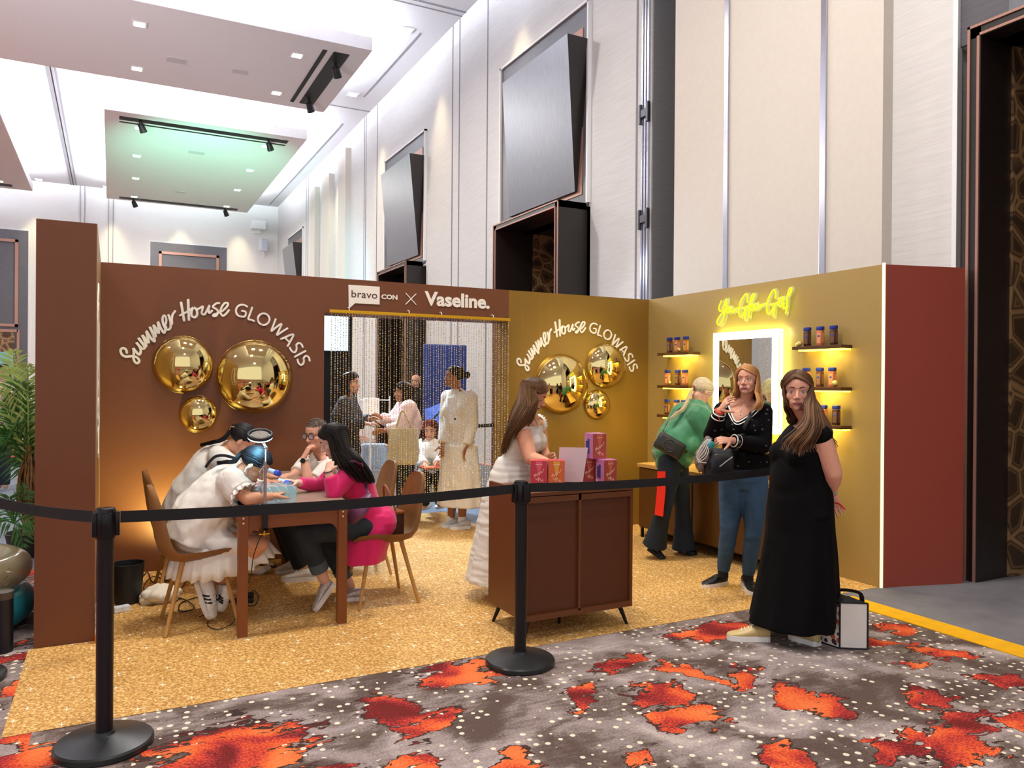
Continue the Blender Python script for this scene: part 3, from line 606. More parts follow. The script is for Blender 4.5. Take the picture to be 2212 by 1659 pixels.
def shelf(y0, y1, z, label, g0, g1):
    t = thing('wall_shelf', label, 'shelf', (gx(y0), (y0+y1)/2, z-.03))
    MB().bb(5.03, gx(y0)+.01, y0, y1, z-.028, z, .002).build('board', M_shelf, t)
    MB().bb(5.06, gx(y0)-.005, g0, g1, z-.04, z-.028).build('light_strip', M_led, t)
    light('AREA', 'shelf_strip_light', (5.1, (g0+g1)/2, z-.045), 3.2, (1, .8, .2), (5.17, (g0+g1)/2, z-.4), shape='RECTANGLE', size=.08, size_y=g1-g0)
for side, (a, b, c, d) in (('left', (5.93, 6.42, 5.95, 6.36)), ('right', (4.14, 4.63, 4.15, 4.59))):
    for lv, z in (('top', 1.845), ('middle', 1.512), ('bottom', 1.21)): shelf(a, b, z, lv+' narrow brown shelf with a glowing underside, '+side+' of the lit mirror', c, d)
M_cap = mat('bottle_cap_blue', '1d2f86', .4); M_blabel = mat('bottle_label', 'e6dcc8', .6)
def bottle(x, y, z, col, label, sc=1.0, rz=0.0, group=None):
    t = thing('lotion_bottle', label, 'bottle', (x, y, z), group, local=True); t.rotation_euler = (0, 0, rz); t.scale = (sc,)*3
    MB().box((0, 0, .0625), (.036, .056, .125), bev=.008).build('body', mat('lotion_'+col, col, .3, coat=.3), t, 50)
    MB().box((0, 0, .141), (.036, .056, .03), bev=.005).build('cap', M_cap, t, 50)
    m = MB().box((-.0185, 0, .062), (.002, .036, .088), bev=.0008); m.box((0, -.0285, .062), (.02, .002, .08)); m.build('label', mat('lab_'+col, {'5a2f18': '8d6a4c', 'c06a44': 'e09a6c', 'b06a28': 'd99a50', '3d1f12': '6d4a38'}[col], .5), t)
    m = MB(); m.sph((-.0195, 0, .078), (.0015, .014, .008), 10); m.build('badge', mat('badge_blue', '2c4a9a', .5), t)
    return t
BL = [('left', 'top', 1.846, [(6.30, '5a2f18'), (6.18, 'c06a44'), (6.045, 'b06a28')]), ('left', 'middle', 1.513, [(6.33, 'c06a44'), (6.167, '5a2f18'), (6.055, 'c06a44')]), ('left', 'bottom', 1.211, [(6.33, '5a2f18'), (6.18, 'c06a44'), (6.07, 'c06a44')]),
      ('right', 'top', 1.846, [(4.529, '3d1f12'), (4.398, 'c06a44'), (4.267, '3d1f12')]), ('right', 'middle', 1.513, [(4.535, 'c06a44'), (4.399, '5a2f18'), (4.277, 'c06a44')]), ('right', 'bottom', 1.211, [(4.36, 'c06a44'), (4.236, '3d1f12')])]
cn = {'5a2f18': 'brown', 'c06a44': 'orange-tan', 'b06a28': 'amber', '3d1f12': 'dark brown'}
for sd, lv, z, L in BL:
    for i, (y, c) in enumerate(L):
        pos = ['leftmost', 'second', 'rightmost'][i] if len(L) == 3 else ['left', 'right'][i]
        bottle(5.095, y, z, c, f'{cn[c]} lotion bottle with blue cap, {pos} on the {lv} shelf {sd} of the mirror', group='lotion bottles on the wall shelves')
M_ball = mat('disco_ball_gold', 'e9cf7a', .18, .9, bump=.5, bsc=160)
for y, z, r, lb in ((6.115, 1.846, .024, 'top shelf left of the mirror'), (6.255, 1.513, .022, 'middle shelf left of the mirror'), (4.565, 1.846, .022, 'top shelf right of the mirror, outer one'), (4.6, 1.846, .018, 'top shelf right of the mirror, inner one'), (4.225, 1.513, .027, 'middle shelf right of the mirror'), (4.285, 1.211, .016, 'bottom shelf right of the mirror')):
    tag(MB().sph((5.065 if y not in (4.565,) else 5.05, y, z+r), r, 16).build('gold_ball', M_ball, None, 60), 'tiny gold mosaic ball on the '+lb, 'ornament', 'tiny gold balls')
# ---------------------------------------------------------------- long counter below the mirror
M_cab = mat('cabinet_brown', '4f2c12', .42, .1); M_cabg = mat('cabinet_bronze', '5f3c16', .42, .2)
M_leg = mat('black_leg', '14110f', .4, .3)
t = thing('side_counter', 'long low brown cabinet on black legs along the golden wall', 'cabinet', (4.9, 5.4, 0))
MB().bb(4.68, 5.12, 4.55, 6.23, .1, .70, .003).build('body', M_cab, t)
MB().bb(4.655, 5.13, 4.53, 6.25, .70, .735, .003).build('worktop', mat('worktop_gold', 'c79a5e', .3, .1), t)
for a, b in ((4.56, 5.0), (5.01, 5.42), (5.44, 5.83), (5.84, 6.22)): MB().bb(4.662, 4.68, a, b, .115, .69, .002).build('door', M_cabg, t)
for x in (4.69, 5.1):
    for y in (4.57, 5.43, 6.2): MB().bb(x-.012, x+.012, y-.012, y+.012, .003, .1).build('leg', M_leg, t)
MB().bb(4.95, 4.97, 4.6, 6.2, .0, .1).build('rear_plinth', M_leg, t)
for k, (x, y, c, lb) in enumerate(((4.96, 4.86, '5a2f18', 'brown lotion bottle on the long counter beside the lit mirror'), (4.93, 4.80, 'b06a28', 'amber lotion bottle on the long counter beside the lit mirror'))): bottle(x, y, .842, c, lb, 1.25)
t = thing('display_tray', 'small striped wooden riser holding two bottles on the long counter', 'riser', (4.95, 4.8, .735))
MB().bb(4.84, 5.04, 4.68, 4.92, .735, .83, .004).build('block', mat('riser_wood', '7a4a22', .4, nz=.4, nsc=9, nscale=(1, 1, 8)), t)
MB().bb(4.835, 5.045, 4.675, 4.925, .83, .842).build('top', mat('riser_top', 'd89a2c', .4), t)
tag(MB().sph((4.88, 4.81, .869), .027, 16).build('gold_ball', M_ball, None, 60), 'tiny gold mosaic ball in front of the two bottles on the long counter', 'ornament', 'tiny gold balls')
light('AREA', 'counter_glow', (5.0, 4.85, 1.06), 2.2, (1, .74, .05), (5.12, 4.85, .85), size=.3)
t = thing('paper_bag', 'bright red paper bag hanging in front of the long counter', 'bag', (4.5, 5.85, .3))
m = MB(); m.loft([[W3(1420, 1018, 6.55), W3(1437, 1018, 6.5), W3(1440, 1022, 6.66), W3(1424, 1020, 6.7)], [W3(1419, 1060, 6.55), W3(1437, 1062, 6.5), W3(1440, 1062, 6.66), W3(1424, 1060, 6.7)], [W3(1414, 1112, 6.55), W3(1432, 1116, 6.5), W3(1434, 1116, 6.66), W3(1420, 1112, 6.7)]]); m.build('sack', mat('red_paper', 'f02a12', .6), t)
# ---------------------------------------------------------------- display cabinet with gift boxes
t = thing('display_cabinet', 'brown two-panel display cabinet on splayed black legs behind the rope barrier', 'cabinet', (2.535, 4.2, 0))
M_dc = mat('display_cabinet_brown', '693a18', .45); M_dcd = mat('display_panel_brown', '582c0c', .5)
x0, x1, ya, yb = 2.15, 2.925, 3.965, 4.45
m = MB(); m.bb(x0, x0+.02, ya, yb, .125, .90).bb(x1-.02, x1, ya, yb, .125, .88).bb(x0+.02, x1-.02, ya, yb, .125, .15).bb(x0+.02, x1-.02, ya, yb, .855, .88).bb(2.522, 2.54, ya, yb, .15, .855).bb(x0+.02, x1-.02, ya, ya+.02, .82, .86).bb(x0+.02, x1-.02, ya, ya+.02, .15, .16)
m.build('carcass', M_dc, t)
for a, b in ((x0+.02, 2.522), (2.54, x1-.02)): MB().bb(a, b, ya+.02, ya+.03, .15, .855).build('back_panel', M_dcd, t)
for x, y, dx, dy in ((2.21, 4.03, -.04, -.03), (2.87, 4.03, .04, -.03), (2.21, 4.39, -.04, .03), (2.87, 4.39, .04, .03), (2.53, 4.2, 0, 0)): MB().cyl((x+dx, y+dy, .003), (x, y, .125), .009, .016, 10).build('leg', M_leg, t, 50)
def giftbox(x, y, z, w, h, rz, front, side, label):
    t = thing('gift_box', label, 'box', (x, y, z), 'pink and red gift boxes on the display cabinet', local=True); t.rotation_euler = (0, 0, rz)
    m = MB(); m.box((0, 0, h/2), (w, w, h), bev=.0015); o = m.build('carton', [mat('carton_'+side, side, .35, coat=.3)], t)
    m = MB(); m.bb(-w/2+.002, w/2-.002, -w/2-.001, -w/2, .003, h-.003); m.build('front_panel', mat('carton_f'+front, front, .35, coat=.3, nz=.1, nsc=5), t)
    m = MB(); y_ = -w/2-.0012  # printed sunburst wedge and script marks
    m.add([(-.0*w, y_, h*.25), (w*.22, y_, h*.97), (-w*.2, y_, h*.97)], [(0, 1, 2)]); m.build('sunburst', mat('wedge_'+front, {'b2483a': 'c9684a', 'c83a4c': 'e45a70', 'dc6a34': 'e2a23c'}[front], .4), t)
    st = [(.004, [(-.3, .36), (-.22, .46), (-.26, .34), (-.14, .44), (-.1, .36), (-.02, .5), (.04, .42), (.12, .56), (.18, .5), (.3, .66)]), (.004, [(-.2, .3), (-.12, .2), (-.02, .3), (-.04, .14), (.06, .28), (.14, .14), (.22, .22), (.26, .12)])]
    m = stroke_mesh([(w_, [(a*w, b*h) for a, b in p]) for w_, p in st], lambda a, b: (a, y_-.0003, b), .0005, (0, -1, 0), .8)
    m.bb(-.2*w, .2*w, y_-.0006, y_-.0002, .82*h, .845*h); m.build('script_print', mat('print_peach', 'f0c4a8', .5), t)
    m = MB(); xx = -w/2-.001
    m.bb(xx, xx+.001, -.12*w, .1*w, .2*h, .78*h).bb(xx-.0004, xx+.001, .12*w, .3*w, .25*h, .7*h); m.build('bottle_print', mat('print_navy', '2c3f7c', .5), t)
    m = MB(); m.bb(xx, xx+.001, .28*w, .45*w, .06*h, .16*h); [m.bb(xx-.0003, xx+.001, .2*w, .45*w, (k/20)*h, (k/20+.012)*h) for k in range(6, 17, 2)]; m.build('text_print', mat('print_white', 'f6e9f2', .5), t)
giftbox(2.44, 4.32, .88, .105, .155, -.48, 'c83a4c', 'e04a50', 'red-pink gift box nearest the woman in the white dress on the display cabinet')
giftbox(2.54, 4.27, .88, .105, .155, -.48, 'dc6a34', 'd8405a', 'orange and pink gift box just left of the upright card on the display cabinet')
giftbox(2.80, 4.325, .88, .105, .155, -.05, 'b2483a', 'c77ab0', 'red gift box with lilac side just right of the upright card, under the stacked one')
giftbox(2.868, 4.18, .88, .10, .155, -.05, 'b2483a', 'c77ab0', 'red gift box at the right end of the display cabinet')
giftbox(2.835, 4.26, 1.036, .105, .165, -.05, 'b2483a', 'c77ab0', 'red and lilac gift box stacked on top of two others')
t = thing('card_holder', 'tilted translucent pinkish card stand on the display cabinet', 'sign holder', (2.66, 4.2, .88))
m = MB(); a, b = V((2.60, 4.35, .882)), V((2.735, 4.255, .882)); up = V((.012, .0, .225)); m.add([a, b, b+up+V((.02, -.01, 0)), a+up, a+V((.003, .004, 0)), b+V((.003, .004, 0)), b+up+V((.023, -.006, 0)), a+up+V((.003, .004, 0))], [(0, 1, 2, 3), (7, 6, 5, 4), (0, 4, 5, 1), (1, 5, 6, 2), (2, 6, 7, 3), (3, 7, 4, 0)]); m.build('sheet', mat('card_back', 'd8bcc0', .35), t)
m = MB(); m.add([a, b, b+V((.05, .06, 0)), a+V((.05, .06, 0)), a+V((0, 0, .003)), b+V((0, 0, .003)), b+V((.05, .06, .003)), a+V((.05, .06, .003))], [(3, 2, 1, 0), (4, 5, 6, 7), (0, 1, 5, 4), (1, 2, 6, 5), (2, 3, 7, 6), (3, 0, 4, 7)]); m.build('foot', mat('card_back', 'd8bcc0'), t)
# ---------------------------------------------------------------- rope barrier
M_post = mat('stanchion_black', '17161a', .38, .2); M_base = mat('stanchion_base', '2f3233', .32, .3, nz=.15, nsc=9)
M_belt = mat('black_belt', '1b1b1c', .8, bump=.2, bsc=300)
def stanchion(x, y, label, local=None):
    t = thing('stanchion', label, 'stanchion', (x, y, 0), 'black rope barrier posts', local=True)
    MB().lathe([(.185, .0), (.19, .006), (.19, .024), (.183, .032), (.12, .045), (.045, .058), (.04, .07)], n=48).build('base', M_base, t, 30)
    MB().lathe([(.033, .05), (.033, .875), (.034, .88)], n=28).build('post', M_post, t, 30)
    m = MB().lathe([(.038, .87), (.04, .88), (.04, .985), (.037, .995), (.03, .997)], n=28)
    for a in (0, math.pi/2, math.pi, 3*math.pi/2): m.box((.043*math.cos(a+.1), .043*math.sin(a+.1), .93), (.018, .036, .1), a+.1, bev=.003)
    m.build('belt_head', mat('stanchion_head', '0f0f12', .25, .2), t, 30)
    return t
s1 = stanchion(-.02, 3.632, 'nearest black barrier post with a broad round base, left of the table')
s2 = stanchion(1.985, 3.705, 'black barrier post standing in front of the display cabinet')
s3 = stanchion(3.98, 3.74, 'black barrier post mostly hidden behind the woman in the long black dress')
s4 = stanchion(-.66, 4.72, 'black barrier post at the left edge, only its round base in view')
def belt(p, q, sag, label, z0=.955):
    a, b = V((p[0], p[1], z0)), V((q[0], q[1], z0)); L = []
    d = (b-a).normalized(); n_ = V((-d.y, d.x, 0))*.0012
    for i in range(21):
        u = i/20; c = a.lerp(b, u)-V((0, 0, sag*4*u*(1-u))); w = .0245
        L.append([c-V((0, 0, w))-n_, c-V((0, 0, w))+n_, c+V((0, 0, w))+n_, c+V((0, 0, w))-n_])
    tag(MB().loft(L).build('barrier_belt', M_belt), label, 'barrier belt', 'black barrier belts')
belt((.035, 3.634), (1.94, 3.703), .018, 'black belt stretched between the two front barrier posts')
belt((2.035, 3.706), (3.93, 3.74), .02, 'black belt running right from the post at the display cabinet')
belt((-.07, 3.69), (-.64, 4.68), .02, 'black belt running off to the left edge behind the nearest post')
# ---------------------------------------------------------------- manicure table
M_tw = mat('table_brown', '7a421a', .42); M_bolt = mat('bolt_cap', 'e8d9c0', .4)
t = thing('manicure_table', 'long brown table with arched apron and pale top, people seated on both sides', 'table', (1.0, 5.7, 0))
tx0, tx1, ty0, ty1 = .665, 1.32, 4.765, 6.6
MB().bb(tx0-.01, tx1+.01, ty0-.01, ty1+.01, .75, .775, .004).build('tabletop', mat('table_top', 'a08878', .3), t)
for x in (tx0+.03, tx1-.03):
    for y in (ty0+.03, ty1-.03):
        MB().bb(x-.028, x+.028, y-.028, y+.028, .01, .75, .003).build('leg', M_tw, t)
        MB().bb(x-.024, x+.024, y-.024, y+.024, .003, .01).build('foot_pad', M_bolt, t)
ap = [(tx0+.058, .745), (tx1-.058, .745), (tx1-.058, .56)]+[(tx1-.058-.055+.055*math.cos(a), .56+.085*math.sin(a)) for a in [math.pi/2*k/6 for k in range(1, 7)]]+[(tx0+.113-.055*math.cos(a)+.0, .56+.085*math.sin(a)) for a in [math.pi/2*k/6 for k in range(6, -1, -1)]]
for y in (ty0+.02, ty1-.04): MB().prism(ap, (0, y, 0), (1, 0, 0), (0, 0, 1), (0, .02, 0)).build('apron', M_tw, t)
for x in (tx0+.02, tx1-.04): MB().bb(x, x+.02, ty0+.058, ty1-.058, .655, .745).build('side_rail', M_tw, t)
for x in (tx0+.03, tx1-.03):
    for z in (.715, .685): MB().sph((x, ty0+.001, z), (.006, .003, .006), 10).build('bolt', M_bolt, t, 60)
# chairs
M_leather = mat('brown_suede', '8a5e34', .55, nz=.3, nsc=5, bump=.12, bsc=90); M_wleg = mat('oak_metal_leg', 'b98848', .4, nz=.12, nsc=30)
def chair(x, y, rz, label):
    t = thing('dining_chair', label, 'chair', (x, y, 0), 'brown shell chairs at the manicure table', local=True); t.rotation_euler = (0, 0, rz)
    prof = [(.23, .455), (.21, .462), (.12, .452), (0, .44), (-.1, .438), (-.17, .452), (-.215, .50), (-.235, .57), (-.25, .66), (-.262, .75), (-.272, .82), (-.276, .865), (-.277, .885)]
    wid = [.17, .2, .22, .225, .225, .222, .218, .21, .197, .18, .155, .115, .06]
    NX = 12; top = []; 
    P = [V((a, 0, b)) for a, b in prof]; vs = []; fs = []
    for sgn in (0, 1):
        for i, p in enumerate(P):
            tn = (P[min(i+1, 12)]-P[max(i-1, 0)]).normalized(); nn = V((tn.z, 0, -tn.x))
            if nn.z < 0 and i < 4: nn = -nn
            if i >= 4 and nn.x < 0: nn = -nn
            for k in range(NX+1):
                u = k/NX*2-1; w = wid[i]; e = (1-abs(u)**6*.9)
                q = p+V((0, u*w, 0))+nn*(.055*abs(u)**2.4)*(.3, .6, 1, 1, 1, 1, 1, .9, .8, .65, .45, .25, .1)[i] - nn*(.03*sgn*max(e, .12))
                vs.append(q)
    n1 = 13*(NX+1)
    for s_ in (0, 1):
        for i in range(12):
            for k in range(NX):
                a = s_*n1+i*(NX+1)+k; f = (a, a+1, a+NX+2, a+NX+1); fs.append(f if s_ else f[::-1])
    bd = [k for k in range(NX+1)]+[i*(NX+1)+NX for i in range(1, 13)]+[12*(NX+1)+k for k in range(NX-1, -1, -1)]+[i*(NX+1) for i in range(11, 0, -1)]
    for i in range(len(bd)): a, b = bd[i], bd[(i+1) % len(bd)]; fs.append((a, b, b+n1, a+n1))
    m = MB(); m.add(vs, fs); o = m.build('shell', M_leather, t, 60)
    for sx, sy in ((1, 1), (1, -1), (-1, 1), (-1, -1)):
        MB().cyl((sx*.11, sy*.11, .43), (sx*.21, sy*.205, .004), .016, .011, 12).build('leg', M_wleg, t, 50)
    m = MB().cyl((-.11, -.11, .425), (.11, .11, .425), .01, n=8); m.cyl((-.11, .11, .425), (.11, -.11, .425), .01, n=8); m.build('under_frame', M_leg, t, 50)
    return t
ch = [(.50, 5.2, 0, 'brown suede shell chair nearest the camera, left of the table'), (.5, 6.08, 0, 'brown suede shell chair against the dark wall, left of the table'), (1.68, 5.22, math.pi, 'brown suede shell chair of the woman in the pink blazer'), (1.76, 6.05, math.pi, 'brown suede shell chair behind the pink blazer, close to the curtain')]
for c in ch: chair(*c)
# ---------------------------------------------------------------- people: tools
import numpy as np
Z1 = V((0, 0, 1))
CR, CF = _R0.copy(), V((math.sin(YAW), math.cos(YAW), 0))     # horizontal axes across and along the view
def face_dir(deg, up=0):
    """horizontal bearing in degrees: 0 = towards the camera, +90 = to the photo's right, -90 = to its left"""
    a = math.radians(deg); h = -CF*math.cos(a)+CR*math.sin(a); u = math.radians(up)
    return (h*math.cos(u)+Z1*math.sin(u)).normalized()
def remesh(mb, vox, it=2, fac=.5):
    me = bpy.data.meshes.new('t'); me.from_pydata(mb.v, [], mb.f)
    bm = bmesh.new(); bm.from_mesh(me); bmesh.ops.recalc_face_normals(bm, faces=bm.faces); bm.to_mesh(me); bm.free()
    o = bpy.data.objects.new('t', me); COL.objects.link(o)
    r = o.modifiers.new('r', 'REMESH'); r.mode = 'VOXEL'; r.voxel_size = vox
    if it: s_ = o.modifiers.new('s', 'SMOOTH'); s_.iterations = it; s_.factor = fac
    dg = bpy.context.evaluated_depsgraph_get(); dg.update()
    out = bpy.data.meshes.new_from_object(o.evaluated_get(dg)); bpy.data.objects.remove(o); bpy.data.meshes.remove(me)
    return out
def coords(me):
    a = np.empty(len(me.vertices)*3); me.vertices.foreach_get('co', a); return a.reshape(-1, 3)
def setcol(me, c):
    ca = me.color_attributes.new('Col', 'FLOAT_COLOR', 'POINT'); a = np.ones((len(me.vertices), 4)); a[:, :3] = c; ca.data.foreach_set('color', a.ravel())
def lc(h): return np.array(lin(h)[:3])
M_skin = mat('skin', 'ffffff', .5, vcol=True, nz=.03, nsc=40, spec=.35)
M_hair = mat('hair_strands', 'ffffff', .46, vcol=True, nz=.06, nsc=50, spec=.28)
class Head:
    def __init__(s, c, fd, roll=0, sc=1.0):
        fd = V(fd).normalized(); x = fd.cross(Z1)
        x.normalize(); u = x.cross(fd)
        if roll: q = Matrix.Rotation(math.radians(roll), 3, fd); x = q @ x; u = q @ u
        s.c = V(c); s.R = Matrix((x, fd, u)).transposed(); s.s = sc
        s.M = Matrix.Translation(s.c) @ s.R.to_4x4() @ Matrix.Scale(sc, 4)
    def p(s, x, y, z): return s.M @ V((x, y, z))
def add_head(m, H, jaw=1.0, nose=1.0):
    T = H.M; p = H.p; k = H.s
    m.sph((0, -.006, .034), (.073, .093, .08), 28, T); m.sph((0, .016, -.022), (.0605*jaw, .066, .070), 28, T)
    m.sph((0, .024, -.054), (.0505*jaw, .055, .050), 24, T); m.sph((0, .052, -.088), (.024*jaw, .027, .021), 18, T)
    m.sph((0, .066, -.093), (.014, .014, .012), 14, T)
    for s in (1, -1):
        m.sph((s*.036, .047, -.026), (.023, .024, .027), 18, T); m.sph((s*.022, .056, -.058), (.02, .02, .024), 16, T)
        m.tube([p(s*.055*jaw, -.008, -.032), p(s*.046*jaw, .012, -.066), p(s*.024, .046, -.088)], [.012*k, .012*k, .012*k], 14)
        m.sph((s*.0125, .090, -.036), (.0075, .010, .0075), 12, T)
        m.sph((s*.0755, -.008, -.008), (.007, .0175, .029), 14, T, Matrix.Rotation(-s*.3, 3, 'Z'))
    m.tube([p(-.046, .064, .022), p(-.02, .0775, .024), p(0, .080, .022), p(.02, .0775, .024), p(.046, .064, .022)], .0078*k, 12)
    m.tube([p(0, .074, .016), p(0, .086, -.006), p(0, .098*nose, -.027)], [.0075*k, .0085*k, .0098*k], 12); m.sph((0, .100*nose, -.031), (.0105, .0105, .009), 14, T)
    m.sph((0, .066, -.062), (.028, .019, .02), 16, T)
    m.tube([p(-.024, .074, -.0655), p(-.01, .0855, -.0615), p(0, .0858, -.063), p(.01, .0855, -.0615), p(.024, .074, -.0655)], [.003*k, .005*k, .0048*k, .005*k, .003*k], 10)
    m.tube([p(-.022, .074, -.0675), p(0, .0845, -.072), p(.022, .074, -.0675)], [.003*k, .0062*k, .003*k], 10)
def skin_color(me, H, skin, lip, stubble=None, scalp=None):
    v = coords(me); Ri = np.array(H.R.transposed()); L = (v-np.array(H.c)) @ Ri.T/H.s
    c = np.tile(lc(skin), (len(v), 1)); lipc = lc(lip)
    near = (np.abs(L[:, 2]) < .14) & (np.linalg.norm(L[:, :2], axis=1) < .13)
    def blend(w, col): c[:] = c*(1-w[:, None])+col*w[:, None]
    blush = np.exp(-(((np.abs(L[:, 0])-.045)/.018)**2+((L[:, 2]+.03)/.02)**2))*.35*near*(L[:, 1] > .02); blend(blush, lc(skin)*np.array([1.0, .72, .68]))
    zc = -.0665; hw = .0085*np.sqrt(np.clip(1-(L[:, 0]/.026)**2, 0, 1))
    w = np.clip((hw-np.abs(L[:, 2]-zc))/.002+.5, 0, 1)*(L[:, 1] > .068)*near*(np.abs(L[:, 0]) < .026); blend(w, lipc)
    w = np.clip((.0016-np.abs(L[:, 2]-zc))/.001, 0, 1)*(L[:, 1] > .068)*near*(np.abs(L[:, 0]) < .022); blend(w*.8, lipc*.35)
    if scalp is not None:
        hl = np.where(L[:, 1] > 0, .062-.0*L[:, 1], -.04+np.clip(-L[:, 1]*.0, 0, 1)); w = near*np.clip((L[:, 2]-hl+np.where(L[:, 1] > .02, 0, .06*np.clip((.02-L[:, 1])/.05, 0, 1)))/.008, 0, 1)*(np.abs(L[:, 0]) < .0735+(L[:, 2] > .03)*.01); blend(w, lc(scalp))
    setcol(me, c)
M_sclera = mat('eye_white', 'c9c1bb', .3); M_pupil = mat('eye_pupil', '0a0808', .15); M_lash = mat('lashes', '1c1210', .6)
def eyes(H, parent, iris='4b3626', brow='4a3326', closed=.35, gaze=(0, 0), skin='d8a888', lashw=1.0):
    T = H.M; ir = mat('iris_'+iris, iris, .2); r = .0136
    for s in (1, -1):
        c = V((s*.0315, .0635, -.001)); g = V((gaze[0], 1, gaze[1])).normalized()
        m = MB(); m.sph(c, r, 20, T); m.m = 1; m.sph(c+g*(r-.0026), (.0068, .0034, .0068), 16, T); m.m = 2; m.sph(c+g*(r-.0008), (.0029, .0016, .0029), 12, T); m.build('eye', [M_sclera, ir, M_pupil], parent, 60, fixn=False)
        # upper lid: a cap of a slightly larger ball
        vs = []; fs = []; N = 14; rr = r+.0012; a0 = math.pi/2; low = math.radians(62-105*closed)
        for i in range(6):
            el = low+(math.pi/2-low)*i/5
            for k in range(N+1):
                az = math.pi*(k/N); vs.append(c+V((math.cos(az)*math.cos(el)*rr, math.sin(az)*math.cos(el)*rr, math.sin(el)*rr)))
        for i in range(5):
            for k in range(N): a = i*(N+1)+k; fs.append((a, a+1, a+N+2, a+N+1))
        m = MB(); m.add(vs, fs, T); o = m.build('eyelid', mat('lid_'+skin, skin, .5), parent, 60)
        m = MB(); m.tube([T @ (c+V((math.cos(az)*math.cos(low)*(rr+.0005), math.sin(az)*math.cos(low)*(rr+.0006), math.sin(low)*rr))) for az in [math.pi*(.08+.84*k/8) for k in range(9)]], [.0006*lashw*H.s]+[.0012*lashw*H.s]*7+[.0006*H.s], 6); m.build('eyelashes', M_lash, parent, 60)
        m = MB(); m.tube([T @ V((s*x, y, z)) for x, y, z in ((.012, .0882, .0205), (.023, .0862, .0255), (.036, .0792, .0275), (.048, .068, .0215))], [(.0016*H.s, .003*H.s), (.0016*H.s, .0034*H.s), (.0014*H.s, .0026*H.s), (.001*H.s, .001*H.s)], 8, up=T.to_3x3() @ V((0, 1, 0))); m.build('eyebrow', mat('brow_'+brow, brow, .8), parent, 60)
def hand(m, w, d, n, curl=.35, side=1, sc=1.0, spread=.12, thumb=.5, th_in=.3):
    """palm and five fingers; d along the hand, n out of the palm, side: which way the thumb lies along d x n"""
    w, d, n = V(w), V(d).normalized(), V(n); n = (n-d*n.dot(d)).normalized(); a = d.cross(n)*side
    m.tube([w-d*.01, w+d*.02*sc, w+d*.055*sc, w+d*.088*sc], [(.025*sc, .018*sc), (.031*sc, .017*sc), (.038*sc, .0145*sc), (.037*sc, .012*sc)], 14, up=a)
    for i, (off, L) in enumerate(((.0285, .070), (.0095, .079), (-.0095, .073), (-.0280, .058))):
        p = w+d*(.085-abs(off)*.15)*sc+a*off*sc; di = (d+a*(off/.028)*spread).normalized(); P = [p-di*.012, p]; ang = 0
        for seg, kk in ((.46, .55), (.30, 1.0), (.24, .8)):
            ang += curl*kk; dd = di*math.cos(ang)+n*math.sin(ang); p = p+dd*L*seg*sc; P.append(p)
        m.tube(P, [.0078*sc, .0085*sc, .0075*sc, .0068*sc, .0048*sc], 10); m.sph(P[-1], .0048*sc, 8)
    p = w+d*.022*sc+a*.026*sc; P = [p]
    t = (d*(1-thumb)+a*thumb+n*th_in).normalized()
    for L, b in ((.038, 0), (.030, .3), (.024, .5)):
        dd = (t+d*b*.9+n*curl*b*.5).normalized(); p = p+dd*L*sc; P.append(p)
    m.tube(P, [.014*sc, .0115*sc, .0095*sc, .006*sc], 10); m.sph(P[-1], .006*sc, 8)
def limb(m, pts, rad, n=16, ends=True):
    P = cr(pts, 4); L = len(P); R = []
    for i in range(L):
        u = i/(L-1)*(len(rad)-1); k = min(int(u), len(rad)-2); f = u-k; R.append(rad[k]*(1-f)+rad[k+1]*f)
    m.tube(P, R, n)
    if ends: m.sph(P[0], R[0], n); m.sph(P[-1], R[-1], n)
def torso(m, J, k=1.0, off=0.0, seat=True, bust=.0, belly=0.0, lo=0.0):
    """trunk from the crotch to the neck along the spine"""
    lat = J['lat']; P, Wt, C, N = J['pelvis'], J['waist'], J['chest'], J['neck']
    pts = cr([P-(Wt-P).normalized()*.045*k, P, Wt, C, C.lerp(N, .75)], 4)
    rad = [(.13, .09), (.172, .118), (.135+belly*.3, .098+belly), (.155, .112), (.09, .07)]
    R = []
    for i in range(len(pts)):
        u = i/(len(pts)-1)*4; a = min(int(u), 3); f = u-a; R.append(tuple((rad[a][j]*(1-f)+rad[a+1][j]*f)*k+off for j in (0, 1)))
    m.tube(pts, R, 26, up=lat)
    for q in (0, -1): m.sph(pts[q], (min(R[q]),)*3, 14)
    m.tube([J['shL'], C.lerp(N, .5), J['shR']], [.05*k+off, .062*k+off, .05*k+off], 16); m.sph(J['shL'], .052*k+off, 16); m.sph(J['shR'], .052*k+off, 16)
    f = J['f']; ax = (N-P).normalized(); fo = (f-ax*f.dot(ax)).normalized()
    if bust:
        for s in (1, -1): m.sph(C+lat*s*.062*k+fo*.068*k-ax*.03*k, bust+off, 18)
        m.tube([C+lat*.07*k+fo*.07*k-ax*.03*k, C-lat*.07*k+fo*.07*k-ax*.03*k], (bust+off)*.86, 16); m.tube([C+fo*.06*k-ax*.03*k, C+fo*.02*k+ax*.09*k], [(bust+off)*.85, .05], 14)
    if seat:
        for s in (1, -1): m.sph(P+lat*s*.075*k-fo*.055*k-ax*.03, .095*k+off, 18)
